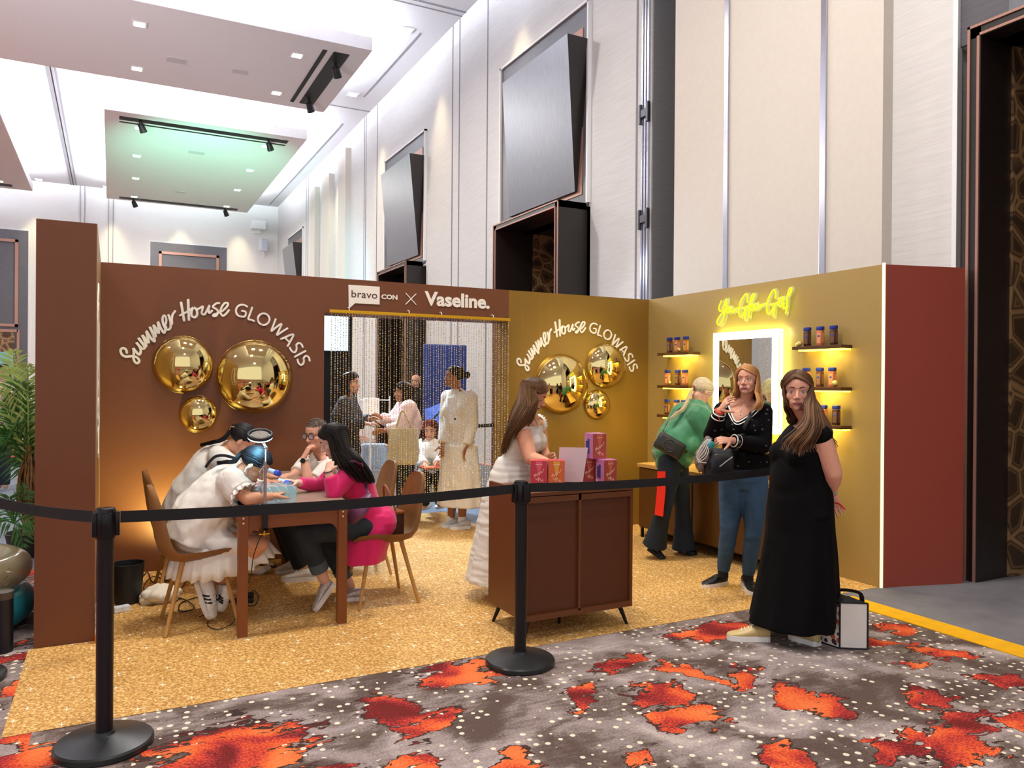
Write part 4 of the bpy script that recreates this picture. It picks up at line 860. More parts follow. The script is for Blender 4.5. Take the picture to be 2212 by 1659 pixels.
def build_body(name, J, H, root, skin, lip, vox=.0045, k=1.0, thin=1.0, hands=(), seat=False, bust=.055, scalp=None, belly=0, legs=True, neckr=.05, jaw=1.0, arm=1.0):
    m = MB(); add_head(m, H, jaw)
    torso(m, J, k, 0, seat=seat, bust=bust, belly=belly)
    m.tube([J['chest'].lerp(J['neck'], .6), J['neck'], H.p(0, -.02, -.06), H.p(0, -.012, -.01)], [.062*k, neckr*k, neckr*k*.98, .05], 18)
    m.tube([J['shL'], J['neck'].lerp(H.p(0, -.02, -.07), .3), J['shR']], [.034, .05, .034], 12)
    for s in 'LR':
        sh, el, wr = J['sh'+s], J['el'+s], J['wr'+s]
        limb(m, [sh, sh.lerp(el, .5), el], [.05*arm, .047*arm, .040*arm]); limb(m, [el, el.lerp(wr, .35), wr], [.040*arm, .039*arm, .024])
        if legs:
            hp, kn, an = J['hip'+s], J['kn'+s], J['an'+s]
            limb(m, [hp, hp.lerp(kn, .5), kn], [.088*thin, .08*thin, .055*thin], 18); b = (kn-an).normalized()
            limb(m, [kn, kn.lerp(an, .3), an], [.055*thin, .056*thin, .034], 18)
    for h in hands: hand(m, *h[:3], **h[3])
    for s in 'LR':
        if legs and 'toe'+s in J: limb(m, [J['an'+s], J['an'+s].lerp(J['toe'+s], .5), J['toe'+s]], [.032, .03, .022], 12)
    me = remesh(m, vox, 2, .45); skin_color(me, H, skin, lip, scalp=scalp); me.materials.append(M_skin); sm(me, 80)
    return link('body', me, root)
def cloth(name, mb, material, parent, vox=.007, it=4, fold=.004, fsc=9, stretch=(1, 1, .35), cut=None, seed=0, col=None, fine=0):
    me = remesh(mb, vox, it, .5); v = coords(me); n = np.empty(len(me.vertices)*3); me.vertices.foreach_get('normal', n); n = n.reshape(-1, 3)
    if fold:
        q = v*np.array(stretch)*fsc+seed*7.3
        d = np.fromiter((abs(noise.noise(V(p)))*1.6-.35 for p in q), float, len(q))
        if fine: d += np.fromiter((noise.noise(V(p))*fine for p in q*3.1), float, len(q))
        v = v+n*(d*fold)[:, None]; me.vertices.foreach_set('co', v.ravel())
    if cut is not None:
        bm = bmesh.new(); bm.from_mesh(me); bm.verts.ensure_lookup_table()
        kill = [f for f in bm.faces if cut(f.calc_center_median())]; bmesh.ops.delete(bm, geom=kill, context='FACES')
        for _ in range(6):
            bv = [v for v in bm.verts if v.is_boundary]; new = {v: (v.co+sum((e.other_vert(v).co for e in v.link_edges if e.is_boundary), V((0, 0, 0))))/(1+sum(1 for e in v.link_edges if e.is_boundary)) for v in bv}
            for v, c in new.items(): v.co = c
        bm.to_mesh(me); bm.free()
    if col is not None: setcol(me, col(coords(me)))
    me.materials.append(material); sm(me, 80); me.update()
    return link(name, me, parent)
def sleeve(m, sh, el, wr, t=1.0, r=(.062, .055, .05, .045, .038)):
    """t: 1 covers to the wrist, .5 to the elbow"""
    if t > .5:
        e = el.lerp(wr, (t-.5)*2); limb(m, [sh, sh.lerp(el, .5), el], [r[0], r[1], r[2]]); limb(m, [el, el.lerp(e, .5), e], [r[2], r[3], r[4]], ends=False); m.sph(el, r[2], 14)
    else: e = sh.lerp(el, t*2); limb(m, [sh, sh.lerp(e, .5), e], [r[0], r[1], r[2]], ends=False); m.sph(sh, r[0], 14)
def trouser(m, hp, kn, an, r=(.105, .09, .068, .06, .055), end=.95):
    e = kn.lerp(an, end); limb(m, [hp, hp.lerp(kn, .5), kn], [r[0], r[1], r[2]], 20); limb(m, [kn, kn.lerp(e, .5), e], [r[2], r[3], r[4]], 20, ends=False); m.sph(kn, r[2], 16)
def pelvis_shell(m, J, k=1.0, off=.012, seat=True):
    lat = J['lat']; P, Wt = J['pelvis'], J['waist']; a = (Wt-P).normalized()
    m.tube([P-a*.07, P, P.lerp(Wt, .6)], [(.135*k+off, .1*k+off), (.172*k+off, .118*k+off), (.145*k+off, .105*k+off)], 24, up=lat)
    f = J['f']; fo = (f-a*f.dot(a)).normalized(); m.sph(P-a*.07, .085*k+off, 14)
    for s in ((1, -1) if seat else ()): m.sph(P+lat*s*.075*k-fo*.055*k-a*.03, .097*k+off, 16)
def skirt(m, rings, lat, n=72, waves=14, seed=0):
    """rings: (centre, lateral radius, front-back radius, wave amplitude)"""
    L = []
    lat = V(lat).normalized(); fr = Z1.cross(lat)
    for c, a, b, w in rings:
        R = []
        for k in range(n):
            t = 2*math.pi*k/n; e = 1+w*(math.sin(waves*t+seed)*.6+math.sin(waves*.62*t+1.3+seed)*.4)
            R.append(V(c)+lat*math.cos(t)*a*e+fr*math.sin(t)*b*e)
        L.append(R)
    m.loft(L)
def locks(name, parent, paths, base, jit=.25, w=(.006, .0028), taper=.25, seed=0, n=7, hi=None):
    """each path is a polyline of world points; strands get their own shade"""
    rr = random.Random(seed); vs = []; fs = []; col = []; mb = MB(); base = lc(base); hi = lc(hi) if hi else base*1.6
    for P in paths:
        P = cr(P, 3); L = len(P); ww = rr.uniform(.75, 1.3); o = len(mb.v)
        mb.tube(P, [(w[0]*ww*(1 if i < L*.6 else 1-(1-taper)*(i/L-.6)/.4), w[1]*ww*(1 if i < L*.6 else 1-(1-taper)*(i/L-.6)/.4)) for i in range(L)], n)
        f = rr.random(); c = base*(1-jit+jit*2*rr.random()); c = c*(1-max(0, f-.6))+hi*max(0, f-.6); col += [c]*(len(mb.v)-o)
    me = bpy.data.meshes.new(name); me.from_pydata(mb.v, [], mb.f); setcol(me, np.array(col)); me.materials.append(M_hair); sm(me, 80)
    return link(name, me, parent)
def scalp_pt(H, az, el, g=1.07):
    """az 0 = face side, 180 = back, +90 = her right; el up"""
    a, e = math.radians(az), math.radians(el)
    return H.p(.074*g*math.cos(e)*math.sin(a), -.006+.094*g*math.cos(e)*math.cos(a), .034+.082*g*math.sin(e))
def hair_cap(H, parent, col, name='hair_cap', front=25, side=0, back=-48, g=1.075, thick=0):
    """close-fitting cap of hair over the skull with a hairline"""
    vs = []; fs = []; NA, NE = 48, 14
    for i in range(NE+1):
        for k in range(NA):
            az = 360*k/NA; a = abs((az+180) % 360-180)
            lo = front if a < 35 else front+(side-front)*(a-35)/30 if a < 65 else side+(back-side)*min(1, (a-65)/45)
            el = lo+(90-lo)*i/NE*.999; vs.append(scalp_pt(H, az, el, 1.015+(g-1.015)*min(1, i/2)))
    for i in range(NE):
        for k in range(NA): a = i*NA+k; b = i*NA+(k+1) % NA; fs.append((a, b, b+NA, a+NA))
    vs.append(scalp_pt(H, 0, 90, g)); t = len(vs)-1
    for k in range(NA): fs.append((NE*NA+k, NE*NA+(k+1) % NA, t))
    m = MB(); m.add(vs, fs); me_o = m.build(name, M_hair, parent, 80); setcol(me_o.data, np.tile(lc(col), (len(vs), 1))); return me_o
def flow(H, az0, el0, az1, el1, n=4, g0=1.08, g1=1.14):
    return [scalp_pt(H, az0+(az1-az0)*i/(n-1), el0+(el1-el0)*i/(n-1), g0+(g1-g0)*i/(n-1)) for i in range(n)]
def pulled(H, N, seed, tie, tail=None, emin=-32, every=2, g=1.075):
    """strands combed back over the skull to a tie point, some going on into a tail"""
    rr = random.Random(seed); out = []
    sp = lambda az, el: V((math.cos(math.radians(el))*math.sin(math.radians(az)), math.cos(math.radians(el))*math.cos(math.radians(az)), math.sin(math.radians(el))))
    tl = H.M.inverted() @ tie; td = V((tl.x/.074, (tl.y+.006)/.094, (tl.z-.034)/.082)).normalized()
    for i in range(N):
        az = rr.uniform(-180, 180); a = abs(az); e0 = rr.uniform(24, 80) if a < 55 else rr.uniform(emin+25, 70) if a < 90 else rr.uniform(emin, 60)
        d0 = sp(az, e0); P = []
        for k in range(6):
            d = d0.slerp(td, k/6) if d0.dot(td) > -.999 else d0; gg = g+rr.uniform(-.004, .012); P.append(H.p(.074*gg*d.x, -.006+.094*gg*d.y, .034+.082*gg*d.z))
        P.append(tie+V((rr.uniform(-1, 1), rr.uniform(-1, 1), rr.uniform(-1, 1)))*.008)
        if tail and i % every == 0: P += [q+V((rr.uniform(-1, 1), rr.uniform(-1, 1), rr.uniform(-1, 1)))*.012 for q in tail]
        out.append(P)
    return out
def long_hair(H, parent, col, guides, N=150, part=0, seed=1, hi=None, w=(.0065, .003), spread=.018, name='hair', topel=84, wave=.006, g1=1.10):
    """guides: list of (azimuth, [world points below the ear]) sorted by azimuth -180..180 style (0..360)"""
    rr = random.Random(seed); paths = []
    G = sorted(guides, key=lambda g: g[0])
    for i in range(N):
        az = G[0][0]+(G[-1][0]-G[0][0])*((i+rr.random())/N)
        for a, b in zip(G, G[1:]):
            if a[0] <= az <= b[0]: break
        f = (az-a[0])/max(1e-6, b[0]-a[0]); pts = [p.lerp(q, f) for p, q in zip(a[1], b[1])]
        azs = az if az <= 180 else az-360
        e1 = rr.uniform(-12, 4); st = rr.uniform(.0, 1)
        p0 = flow(H, part if abs(az-180) > 60 else part+(azs-part)*.2, topel-st*(50 if abs(azs) < 112 else 22), azs, e1, 5, 1.07, g1+rr.random()*.05); ph = rr.uniform(0, .9)
        j = V((rr.uniform(-1, 1), rr.uniform(-1, 1), rr.uniform(-1, 1)))*spread
        q = [pts[0]]+[pts[k//2].lerp(pts[k//2+1], .5*(k % 2+1)) if k % 2 == 0 else pts[(k+1)//2] for k in range(0, 2*len(pts)-2)]
        q = cr(pts, 3); paths.append(p0+[p+j*(.5+.7*k/len(q))+H.R @ V((wave*math.sin(k*1.15+ph), wave*math.cos(k*1.15+ph), 0))*(k/len(q)) for k, p in enumerate(q)])
    return locks(name, parent, paths, col, seed=seed, hi=hi, w=w)
def shoe(parent, toe, heel, up, col, sole='f0efec', h=.075, w=.046, laces=None, stripes=None, name='shoe', solet=.03):
    """low shoe from heel to toe standing on the plane whose normal is up"""
    toe, heel, up = V(toe), V(heel), V(up).normalized(); d = (toe-heel); L = d.length; d.normalize(); up = (up-d*up.dot(d)).normalized(); a = up.cross(d)
    root = None; rings = []; srings = []
    for u, ww, hh in ((0, .55, .9), (.06, .72, 1.0), (.2, .74, .98), (.38, .80, .92), (.55, .95, .70), (.72, 1.0, .5), (.88, .86, .38), (.97, .55, .3), (1, .25, .22)):
        c = heel+d*L*u; R = []; S = []
        for k in range(16):
            t = 2*math.pi*k/16; x = math.cos(t)*w*ww; z = (math.sin(t)*.5+.5)*h*hh
            sq = 1 if math.sin(t) > 0 else 1.0
            R.append(c+a*x+up*(solet*.6+z))
        for k in range(16):
            t = 2*math.pi*k/16; S.append(c+a*(math.cos(t)*w*ww*1.08)+up*((solet if math.sin(t) > 0 else 0)))
        rings.append(R); srings.append(S)
    m = MB(); m.loft(rings); o = m.build(name, mat('shoe_'+col, col, .4, nz=.08), parent, 60)
    m = MB()
    for z0, z1 in ((0, solet),):
        bot = []; 
        vs = []; n = len(srings)
        out = [srings[i][0]-up*(srings[i][0]-heel).dot(up) for i in range(n)]+[srings[i][8]-up*(srings[i][8]-heel).dot(up) for i in range(n-1, -1, -1)]
        m.add([p for p in out]+[p+up*solet for p in out], [tuple(range(len(out))), tuple(reversed(range(len(out), 2*len(out))))]+[(k, (k+1) % len(out), len(out)+(k+1) % len(out), len(out)+k) for k in range(len(out))])
    m.build('sole', mat('sole_'+sole, sole, .6), o)
    if laces:
        m = MB()
        for u in (.42, .5, .58, .66):
            hh = h*(.98-1.15*(u-.35)); c = heel+d*L*u+up*(solet*.6+hh*.97); m.tube([c-a*w*.45-up*.006, c+up*.004, c+a*w*.45-up*.006], .0035, 6)
        m.build('laces', mat('laces_'+laces, laces, .7), o)
    if stripes:
        m = MB()
        for s in (1, -1):
            for u in (.36, .45, .54):
                p = heel+d*L*u; m.tube([p+a*s*w*.84+up*(solet+.004), p+d*.01+a*s*w*.86+up*(solet+h*.25), p+d*.02+a*s*w*.70+up*(solet+h*.5)], (.006, .0025)[0], 8)
        m.build('stripes', mat('stripe_black', '111114', .5), o)
    return o
def strap(name, parent, pts, w=.012, th=.003, col='1a1a1c', up=None):
    m = MB(); P = cr(pts, 6); m.tube(P, [(w, th)]*len(P), 8, up=up); return m.build(name, mat('strap_'+col, col, .5), parent, 60)
def G(px, py, z=0.0):
    d = _F + _R*((px-1106)/FPX) + _U*((829.5-py)/FPX); return CAM + d*((z-CAMZ)/d.z)
def PX(p):
    d = V(p)-CAM; z = d.dot(_F); return 1106+FPX*d.dot(_R)/z, 829.5-FPX*d.dot(_U)/z, z
def inpoly(x, y, P):
    c = False; j = len(P)-1
    for i in range(len(P)):
        if (P[i][1] > y) != (P[j][1] > y) and x < (P[j][0]-P[i][0])*(y-P[i][1])/(P[j][1]-P[i][1])+P[i][0]: c = not c
        j = i
    return c
_bv = {}
def on(o, px, py, off=.004):
    """point on the surface of a garment under a surveyed pixel"""
    if o.name not in _bv: _bv[o.name] = BVHTree.FromPolygons([v.co for v in o.data.vertices], [p.vertices for p in o.data.polygons])
    d = (_F + _R*((px-1106)/FPX) + _U*((829.5-py)/FPX)).normalized(); h = _bv[o.name].ray_cast(CAM, d)
    return (h[0]-d*off) if h[0] is not None else W3(px, py, 5)
def pose(f, **k):
    J = {a: (W3(*b) if not isinstance(b, V) else b) for a, b in k.items()}
    J['f'] = V(f).normalized(); J['lat'] = Z1.cross(J['f']).normalized()
    P, l, fo = J['pelvis'], J['lat'], J['f']
    J.setdefault('hipL', P+l*.09-Z1*.03); J.setdefault('hipR', P-l*.09-Z1*.03)
    return J
def person(label, loc): return thing('person', label, 'person', loc)
def cutpoly(poly, front, near=0):
    """opening of a garment: inside the outline and on the side facing the visitors"""
    return lambda p: (lambda q: inpoly(q[0], q[1], poly) and near < q[2] < front)(PX(p))
M_blackdress = mat('black_jersey', '060607', .85, spec=.15, bump=.1, bsc=200)
M_denim = mat('blue_denim', '35536f', .85, nz=.45, nsc=5, nscale=(1, 1, .35), bump=.15, bsc=400)
M_ddenim = mat('dark_denim', '16222f', .85, nz=.2, nsc=8, bump=.1, bsc=400)
M_white = M_white
M_cotton = mat('white_cotton', 'ece8e0', .8, bump=.12, bsc=220)
# ------------------------------------------------ woman in the long black dress (foreground right)
def p_black():
    f = face_dir(-68); r = person('long-haired woman in a sleeveless ankle-length black dress with hands behind her back', (G(1700, 1385)))
    H = Head(W3(1722, 845, 4.56), face_dir(-20, -2), sc=1.04)
    J = pose(f, neck=(1751, 912, 4.62), chest=(1732, 972, 4.62), waist=(1723, 1042, 4.62), pelvis=(1730, 1108, 4.62), shL=(1772, 942, 4.47), shR=(1733, 935, 4.78),
             elL=(1800, 1022, 4.46), wrL=(1795, 1066, 4.60), elR=(1775, 1018, 4.84), wrR=(1790, 1060, 4.70), knL=(1735, 1235, 4.58), anL=(1745, 1352, 4.56), knR=(1690, 1225, 4.66), anR=(1645, 1352, 4.68))
    hd = W3(1815, 1118, 4.64)-J['wrL']
    build_body('body', J, H, r, 'dfa48a', 'a8686a', vox=.004, jaw=.95, k=1.1, bust=.072, belly=.02, arm=1.25, thin=1.1,
               hands=[(J['wrL'], hd, -CR*.3-CF*.8, dict(curl=.45, side=1, sc=.98, spread=.1)), (J['wrR'], W3(1806, 1100, 4.74)-J['wrR'], CF, dict(curl=.3, side=-1))])
    eyes(H, r, iris='5f7686', brow='4d3527', closed=.36, skin='d09a80')
    m = MB(); torso(m, J, 1.12, .012, bust=.074, belly=.03, seat=False); pelvis_shell(m, J, 1.12, .014, False)
    for s in 'LR': sleeve(m, J['sh'+s], J['el'+s], J['wr'+s], .07, r=(.064, .062, .062, .06, .06))
    L = []
    for px, z, a, b, w in ((1728, 1.0, .175, .155, 0), (1729, .85, .20, .178, .01), (1729, .66, .21, .186, .02), (1727, .45, .235, .21, .04), (1722, .25, .255, .235, .06), (1716, .10, .262, .255, .07)):
        c = V((0, 0, 0)); q = W3(px, 1000, 4.63); c = V((q.x, q.y, z)); L.append((c, a, b, w))
    skirt(m, L, J['lat'], waves=9)
    cloth('long_dress', m, M_blackdress, r, vox=.0075, it=5, fold=.006, fsc=7, cut=cutpoly([(1700, 880), (1752, 880), (1752, 915), (1728, 932), (1706, 915)], 4.9))
    W = lambda *a: [W3(*q) for q in a]
    long_hair(H, r, '573a26', [(62, W((1696, 872, 4.52), (1700, 886, 4.56), (1708, 900, 4.62), (1716, 912, 4.66))), (110, W((1722, 880, 4.72), (1726, 905, 4.76), (1730, 925, 4.78), (1735, 940, 4.78))),
        (170, W((1768, 885, 4.7), (1786, 920, 4.72), (1794, 945, 4.72), (1798, 968, 4.72))), (215, W((1773, 885, 4.55), (1782, 915, 4.5), (1788, 940, 4.5), (1790, 958, 4.52))),
        (262, W((1757, 882, 4.42), (1757, 915, 4.36), (1742, 950, 4.36), (1722, 978, 4.38))), (292, W((1741, 872, 4.44), (1740, 905, 4.38), (1708, 946, 4.38), (1688, 966, 4.40)))], N=520, part=8, seed=4, hi='b08656', w=(.0045, .0024), spread=.020, wave=.014)
    hair_cap(H, r, '3f2b20', front=27, side=-2, back=-50)
    m = MB()
    for i, (u, c) in enumerate(((.93, 'd8483a'), (.86, '5fc7d0'), (.8, '7cc27a'))):
        m = MB(); q = J['elL'].lerp(J['wrL'], u); d = (J['wrL']-J['elL']).normalized(); a = d.orthogonal().normalized(); b = d.cross(a)
        m.tube([q+a*math.cos(t)*.029+b*math.sin(t)*.029 for t in [2*math.pi*k/20 for k in range(20)]], (.005, .004)[0], 8, closed=True); m.build('wristband', mat('band_'+c, c, .5), r, 60)
    strap('wristband_tail', r, [W3(1803, 1086, 4.56), W3(1815, 1090, 4.54), W3(1826, 1102, 4.53)], .005, .0015, 'e23324')
    for a, b, n in ((G(1570, 1380), G(1662, 1384), 0), (G(1706, 1376), G(1768, 1396), 1)): shoe(r, a, b, Z1, 'cdb47a', 'f2f0ec', h=.075, w=.045, laces='efe9dc')
    m = MB(); q = H.p(-.079, -.01, -.04); m.sph(q, .005, 10); m.build('earring', M_silver, r, 60)
p_black()
# ------------------------------------------------ woman in the black v-neck sweater
def p_sweater():
    f = face_dir(-14); r = person('strawberry blonde woman in a black V-neck sweater with white stripes and jeans, hand near chin', G(1590, 1272))
    H = Head(W3(1614, 822, 5.66), face_dir(-33, 6), roll=2, sc=.98)
    J = pose(f, neck=(1609, 872, 5.74), chest=(1606, 915, 5.72), waist=(1607, 985, 5.74), pelvis=(1607, 1035, 5.74), shR=(1561, 887, 5.76), shL=(1649, 890, 5.68), elR=(1537, 940, 5.62), wrR=(1556, 886, 5.50),
             elL=(1650, 962, 5.60), wrL=(1578, 951, 5.48), hipR=(1582, 1045, 5.76), hipL=(1630, 1045, 5.72), knR=(1575, 1145, 5.72), anR=(1562, 1232, 5.80), knL=(1628, 1150, 5.66), anL=(1616, 1240, 5.74))
    build_body('body', J, H, r, 'e0a68c', 'b0697a', vox=.004, jaw=.93, k=.98, bust=.06, hands=[(J['wrR'], W3(1584, 846, 5.40)-J['wrR'], W3(1600, 870, 5.45)-W3(1570, 850, 5.42)+CF*.02, dict(curl=.5, side=-1, sc=.95, spread=.22, thumb=.6, th_in=.6)),
               (J['wrL'], W3(1538, 950, 5.42)-J['wrL'], CF*.6-Z1*.6, dict(curl=.7, side=1, sc=.92, spread=.1))])
    eyes(H, r, iris='5a5f58', brow='a5744a', closed=.35, gaze=(.25, .15), skin='d49a80')
    m = MB(); torso(m, J, 1.0, .016, bust=.062); pelvis_shell(m, J, .98, .026); skirt(m, [(V((J['pelvis'].x, J['pelvis'].y, z)), .195, .14, 0) for z in (.86, 1.02)], J['lat'])
    sleeve(m, J['shR'], J['elR'], J['wrR'], .93, r=(.066, .064, .060, .052, .042)); sleeve(m, J['shL'], J['elL'], J['wrL'], .95, r=(.066, .062, .058, .052, .044))
    kn = bpy.data.materials.new('open_knit'); kn.use_nodes = True; t = NT(kn); b = t.n['Principled BSDF']; b.inputs['Roughness'].default_value = .9; b.inputs['Specular IOR Level'].default_value = .15
    v = t.coord('Object'); vo = t.add('ShaderNodeTexVoronoi', {'Vector': t.add('ShaderNodeMapping', {0: v, 3: (18, 18, 26)}).outputs[0], 'Randomness': .35, 'Scale': 1.0}).outputs['Distance']
    t.l.new(t.mix(t.math('LESS_THAN', vo, .17), lin('08080a'), lin('5c5658')), b.inputs['Base Color']); t.l.new(t.add('ShaderNodeBump', {'Strength': .5, 'Distance': .006, 'Height': vo}).outputs[0], b.inputs['Normal'])
    sw = cloth('sweater', m, kn, r, vox=.007, it=4, fold=.004, fsc=9, cut=lambda p, c=cutpoly([(1577, 868), (1640, 866), (1633, 884), (1591, 912), (1575, 880)], 5.72): c(p) or p.z < .905)
    for nm, c, o, w in (('neck_stripe', 'f0eee6', 0, .006), ('neck_stripe', 'f0eee6', 5.5, .005)):
        strap(nm, sw, [on(sw, 1574-o*.9, 876, .002), on(sw, 1580-o, 893+o*.2, .002), on(sw, 1591-o*.1, 911+o, .002), on(sw, 1612+o*.5, 901+o, .002), on(sw, 1632+o, 884+o*.6, .002), on(sw, 1639+o*.6, 872+o*.3, .002)], w, .0025, c, up=_R)
    for e, w_, us in ((J['elR'], J['wrR'], (.72, .88)), (J['elL'], J['wrL'], (.78, .9))):
        for u in us:
            q = e.lerp(w_, u); d = (w_-e).normalized(); a = d.orthogonal().normalized(); b = d.cross(a); R_ = .047-.006*u+.002
            MB().tube([q+a*math.cos(t)*R_+b*math.sin(t)*R_ for t in [2*math.pi*k/24 for k in range(24)]], .0045, 8, closed=True).build('cuff_stripe', mat('strap_f0eee6', 'f0eee6', .6), sw, 60)
    m = MB(); pelvis_shell(m, J, .96, .010)
    for s in 'RL': trouser(m, J['hip'+s], J['kn'+s], J['an'+s], r=(.102, .085, .065, .059, .044), end=1.0)
    cloth('jeans', m, M_denim, r, vox=.007, it=3, fold=.0045, fsc=10, stretch=(1, 1, 1.6))
    for s in 'RL': MB().tube([J['an'+s]+Z1*.02, J['an'+s]-Z1*.05], [.038, .04], 14).build('sock', mat('sock_black', '0d0d0f', .8), r, 60)
    shoe(r, G(1518, 1270), G(1568, 1262), Z1, '101012', 'f2ece4', h=.075, w=.045, laces='1b1b1e'); shoe(r, G(1632, 1288), G(1608, 1264), Z1, '101012', 'f2ece4', h=.075, w=.045, laces='1b1b1e')
    for k in range(1): 
        q = J['elR'].lerp(J['wrR'], .97); d = (J['wrR']-J['elR']).normalized(); a = d.orthogonal().normalized(); b = d.cross(a)
        MB().tube([q+a*math.cos(t)*.030+b*math.sin(t)*.030 for t in [2*math.pi*k/24 for k in range(24)]], .007, 8, closed=True).build('wristband', mat('band_or', 'f0502a', .5), r, 60)
    strap('wristband_tail', r, [on(sw, 1552, 894, .012), on(sw, 1553, 902, .01), on(sw, 1555, 910, .01)], .007, .002, 'f0502a')
    W = lambda *a: [W3(*q) for q in a]
    long_hair(H, r, 'b9824e', [(55, W((1588, 845, 5.66), (1587, 858, 5.70), (1590, 870, 5.74))), (110, W((1606, 850, 5.80), (1602, 868, 5.84), (1600, 880, 5.86))), (180, W((1632, 850, 5.78), (1634, 872, 5.8), (1634, 884, 5.8))), (245, W((1642, 850, 5.66), (1646, 870, 5.62), (1642, 884, 5.60))), (285, W((1632, 845, 5.58), (1636, 866, 5.54), (1628, 882, 5.54)))],
              N=330, part=20, seed=9, hi='e0b67c', w=(.005, .0026), spread=.010)
    hair_cap(H, r, 'a8733f', front=30, side=2, back=-45)
    m = MB(); m.tube([on(sw, 1594, 872, .003), W3(1600, 893, 5.585), W3(1606, 872, 5.6)], .0012, 6); m.sph(W3(1599.5, 897, 5.58), .006, 10); m.build('necklace', M_silver, r, 60)
    # her things
    M_lb = mat('black_leather', '17181c', .38, bump=.1, bsc=120, coat=.2)
    t = thing('handbag', 'black leather bucket handbag on a shoulder strap, carried by the woman in the black sweater', 'bag', W3(1548, 1030, 5.42))
    m = MB(); c0 = W3(1549, 1028, 5.44); L = []
    for z, a, b, o in ((0, .098, .05, 0), (.03, .105, .055, .0), (.09, .100, .05, .01), (.15, .088, .036, .022), (.19, .07, .018, .03), (.195, .06, .010, .032)):
        L.append([c0+Z1*z+CR*(o+a*math.copysign(abs(math.cos(u))**.45, math.cos(u)))+CF*(b*math.copysign(abs(math.sin(u))**.45, math.sin(u))) for u in [2*math.pi*k/40 for k in range(40)]])
    m.loft(L); m.build('bag_body', M_lb, t, 50)
    m = MB(); m.loft([[c0+CR*(.102*math.copysign(abs(math.cos(t_))**.45, math.cos(t_)))+CF*(.054*math.copysign(abs(math.sin(t_))**.45, math.sin(t_)))+Z1*z for t_ in [2*math.pi*k/32 for k in range(32)]] for z in (-.004, .022)]); m.build('bag_base', mat('olive_leather', '2a2a22', .5), t, 40)
    p0 = c0-CF*.062
    MB().tube([p0+CR*.0+Z1*.07, p0+CR*.05+Z1*.11, p0+CR*.09+Z1*.14], .004, 8).build('front_zip', M_silver, t, 60)
    MB().prism([(-.10, .05), (-.06, .055), (-.055, .10), (-.09, .095)], p0+CF*.002, CR, Z1, CF*.006).build('front_pocket', M_lb, t)
    strap('shoulder_strap', t, [c0+Z1*.19+CR*.09]+[on(sw, x, y, .012) for x, y in ((1590, 972), (1596, 955), (1601, 940), (1610, 918), (1621, 896), (1627, 882))], .013, .003, '2c2c2c', up=_R)
    t = thing('drawstring_bag', 'crumpled patterned drawstring bag with white cords held by the woman in the black sweater', 'bag', W3(1518, 1010, 5.38))
    m = MB(); P = [(1533, 945, .022), (1525, 962, .035), (1517, 985, .05), (1512, 1003, .035), (1511, 1020, .008)]
    m.tube(cr([W3(x, y, 5.42) for x, y, _ in P], 3), [(lambda i: (P[min(i//3, 4)][2]*(1-(i % 3)/3)+P[min(i//3+1, 4)][2]*(i % 3)/3)*1.0)(i) for i in range(13)], 16)
    cloth('pouch', m, mat('taupe_print', '8a7a72', .7, nz=.5, nsc=25), t, vox=.006, it=1, fold=.012, fsc=22, stretch=(1, 1, 1))
    m = MB()
    for k in range(5): m.tube(cr([W3(1528+k*2, 948, 5.36), W3(1515+k*3, 965+k*5, 5.35), W3(1505+k*2, 985+k*3, 5.36), W3(1510+k*4, 1000, 5.36)], 4), .003, 6)
    m.build('cords', M_cotton, t, 60)
    t = tag(MB().sph(W3(1536, 961, 5.36), (.028, .012, .028), 16).build('card_case', mat('teal_case', '3fa3ad', .5), None, 60), 'small teal round case held in the hand of the woman in the black sweater', 'case')
p_sweater()
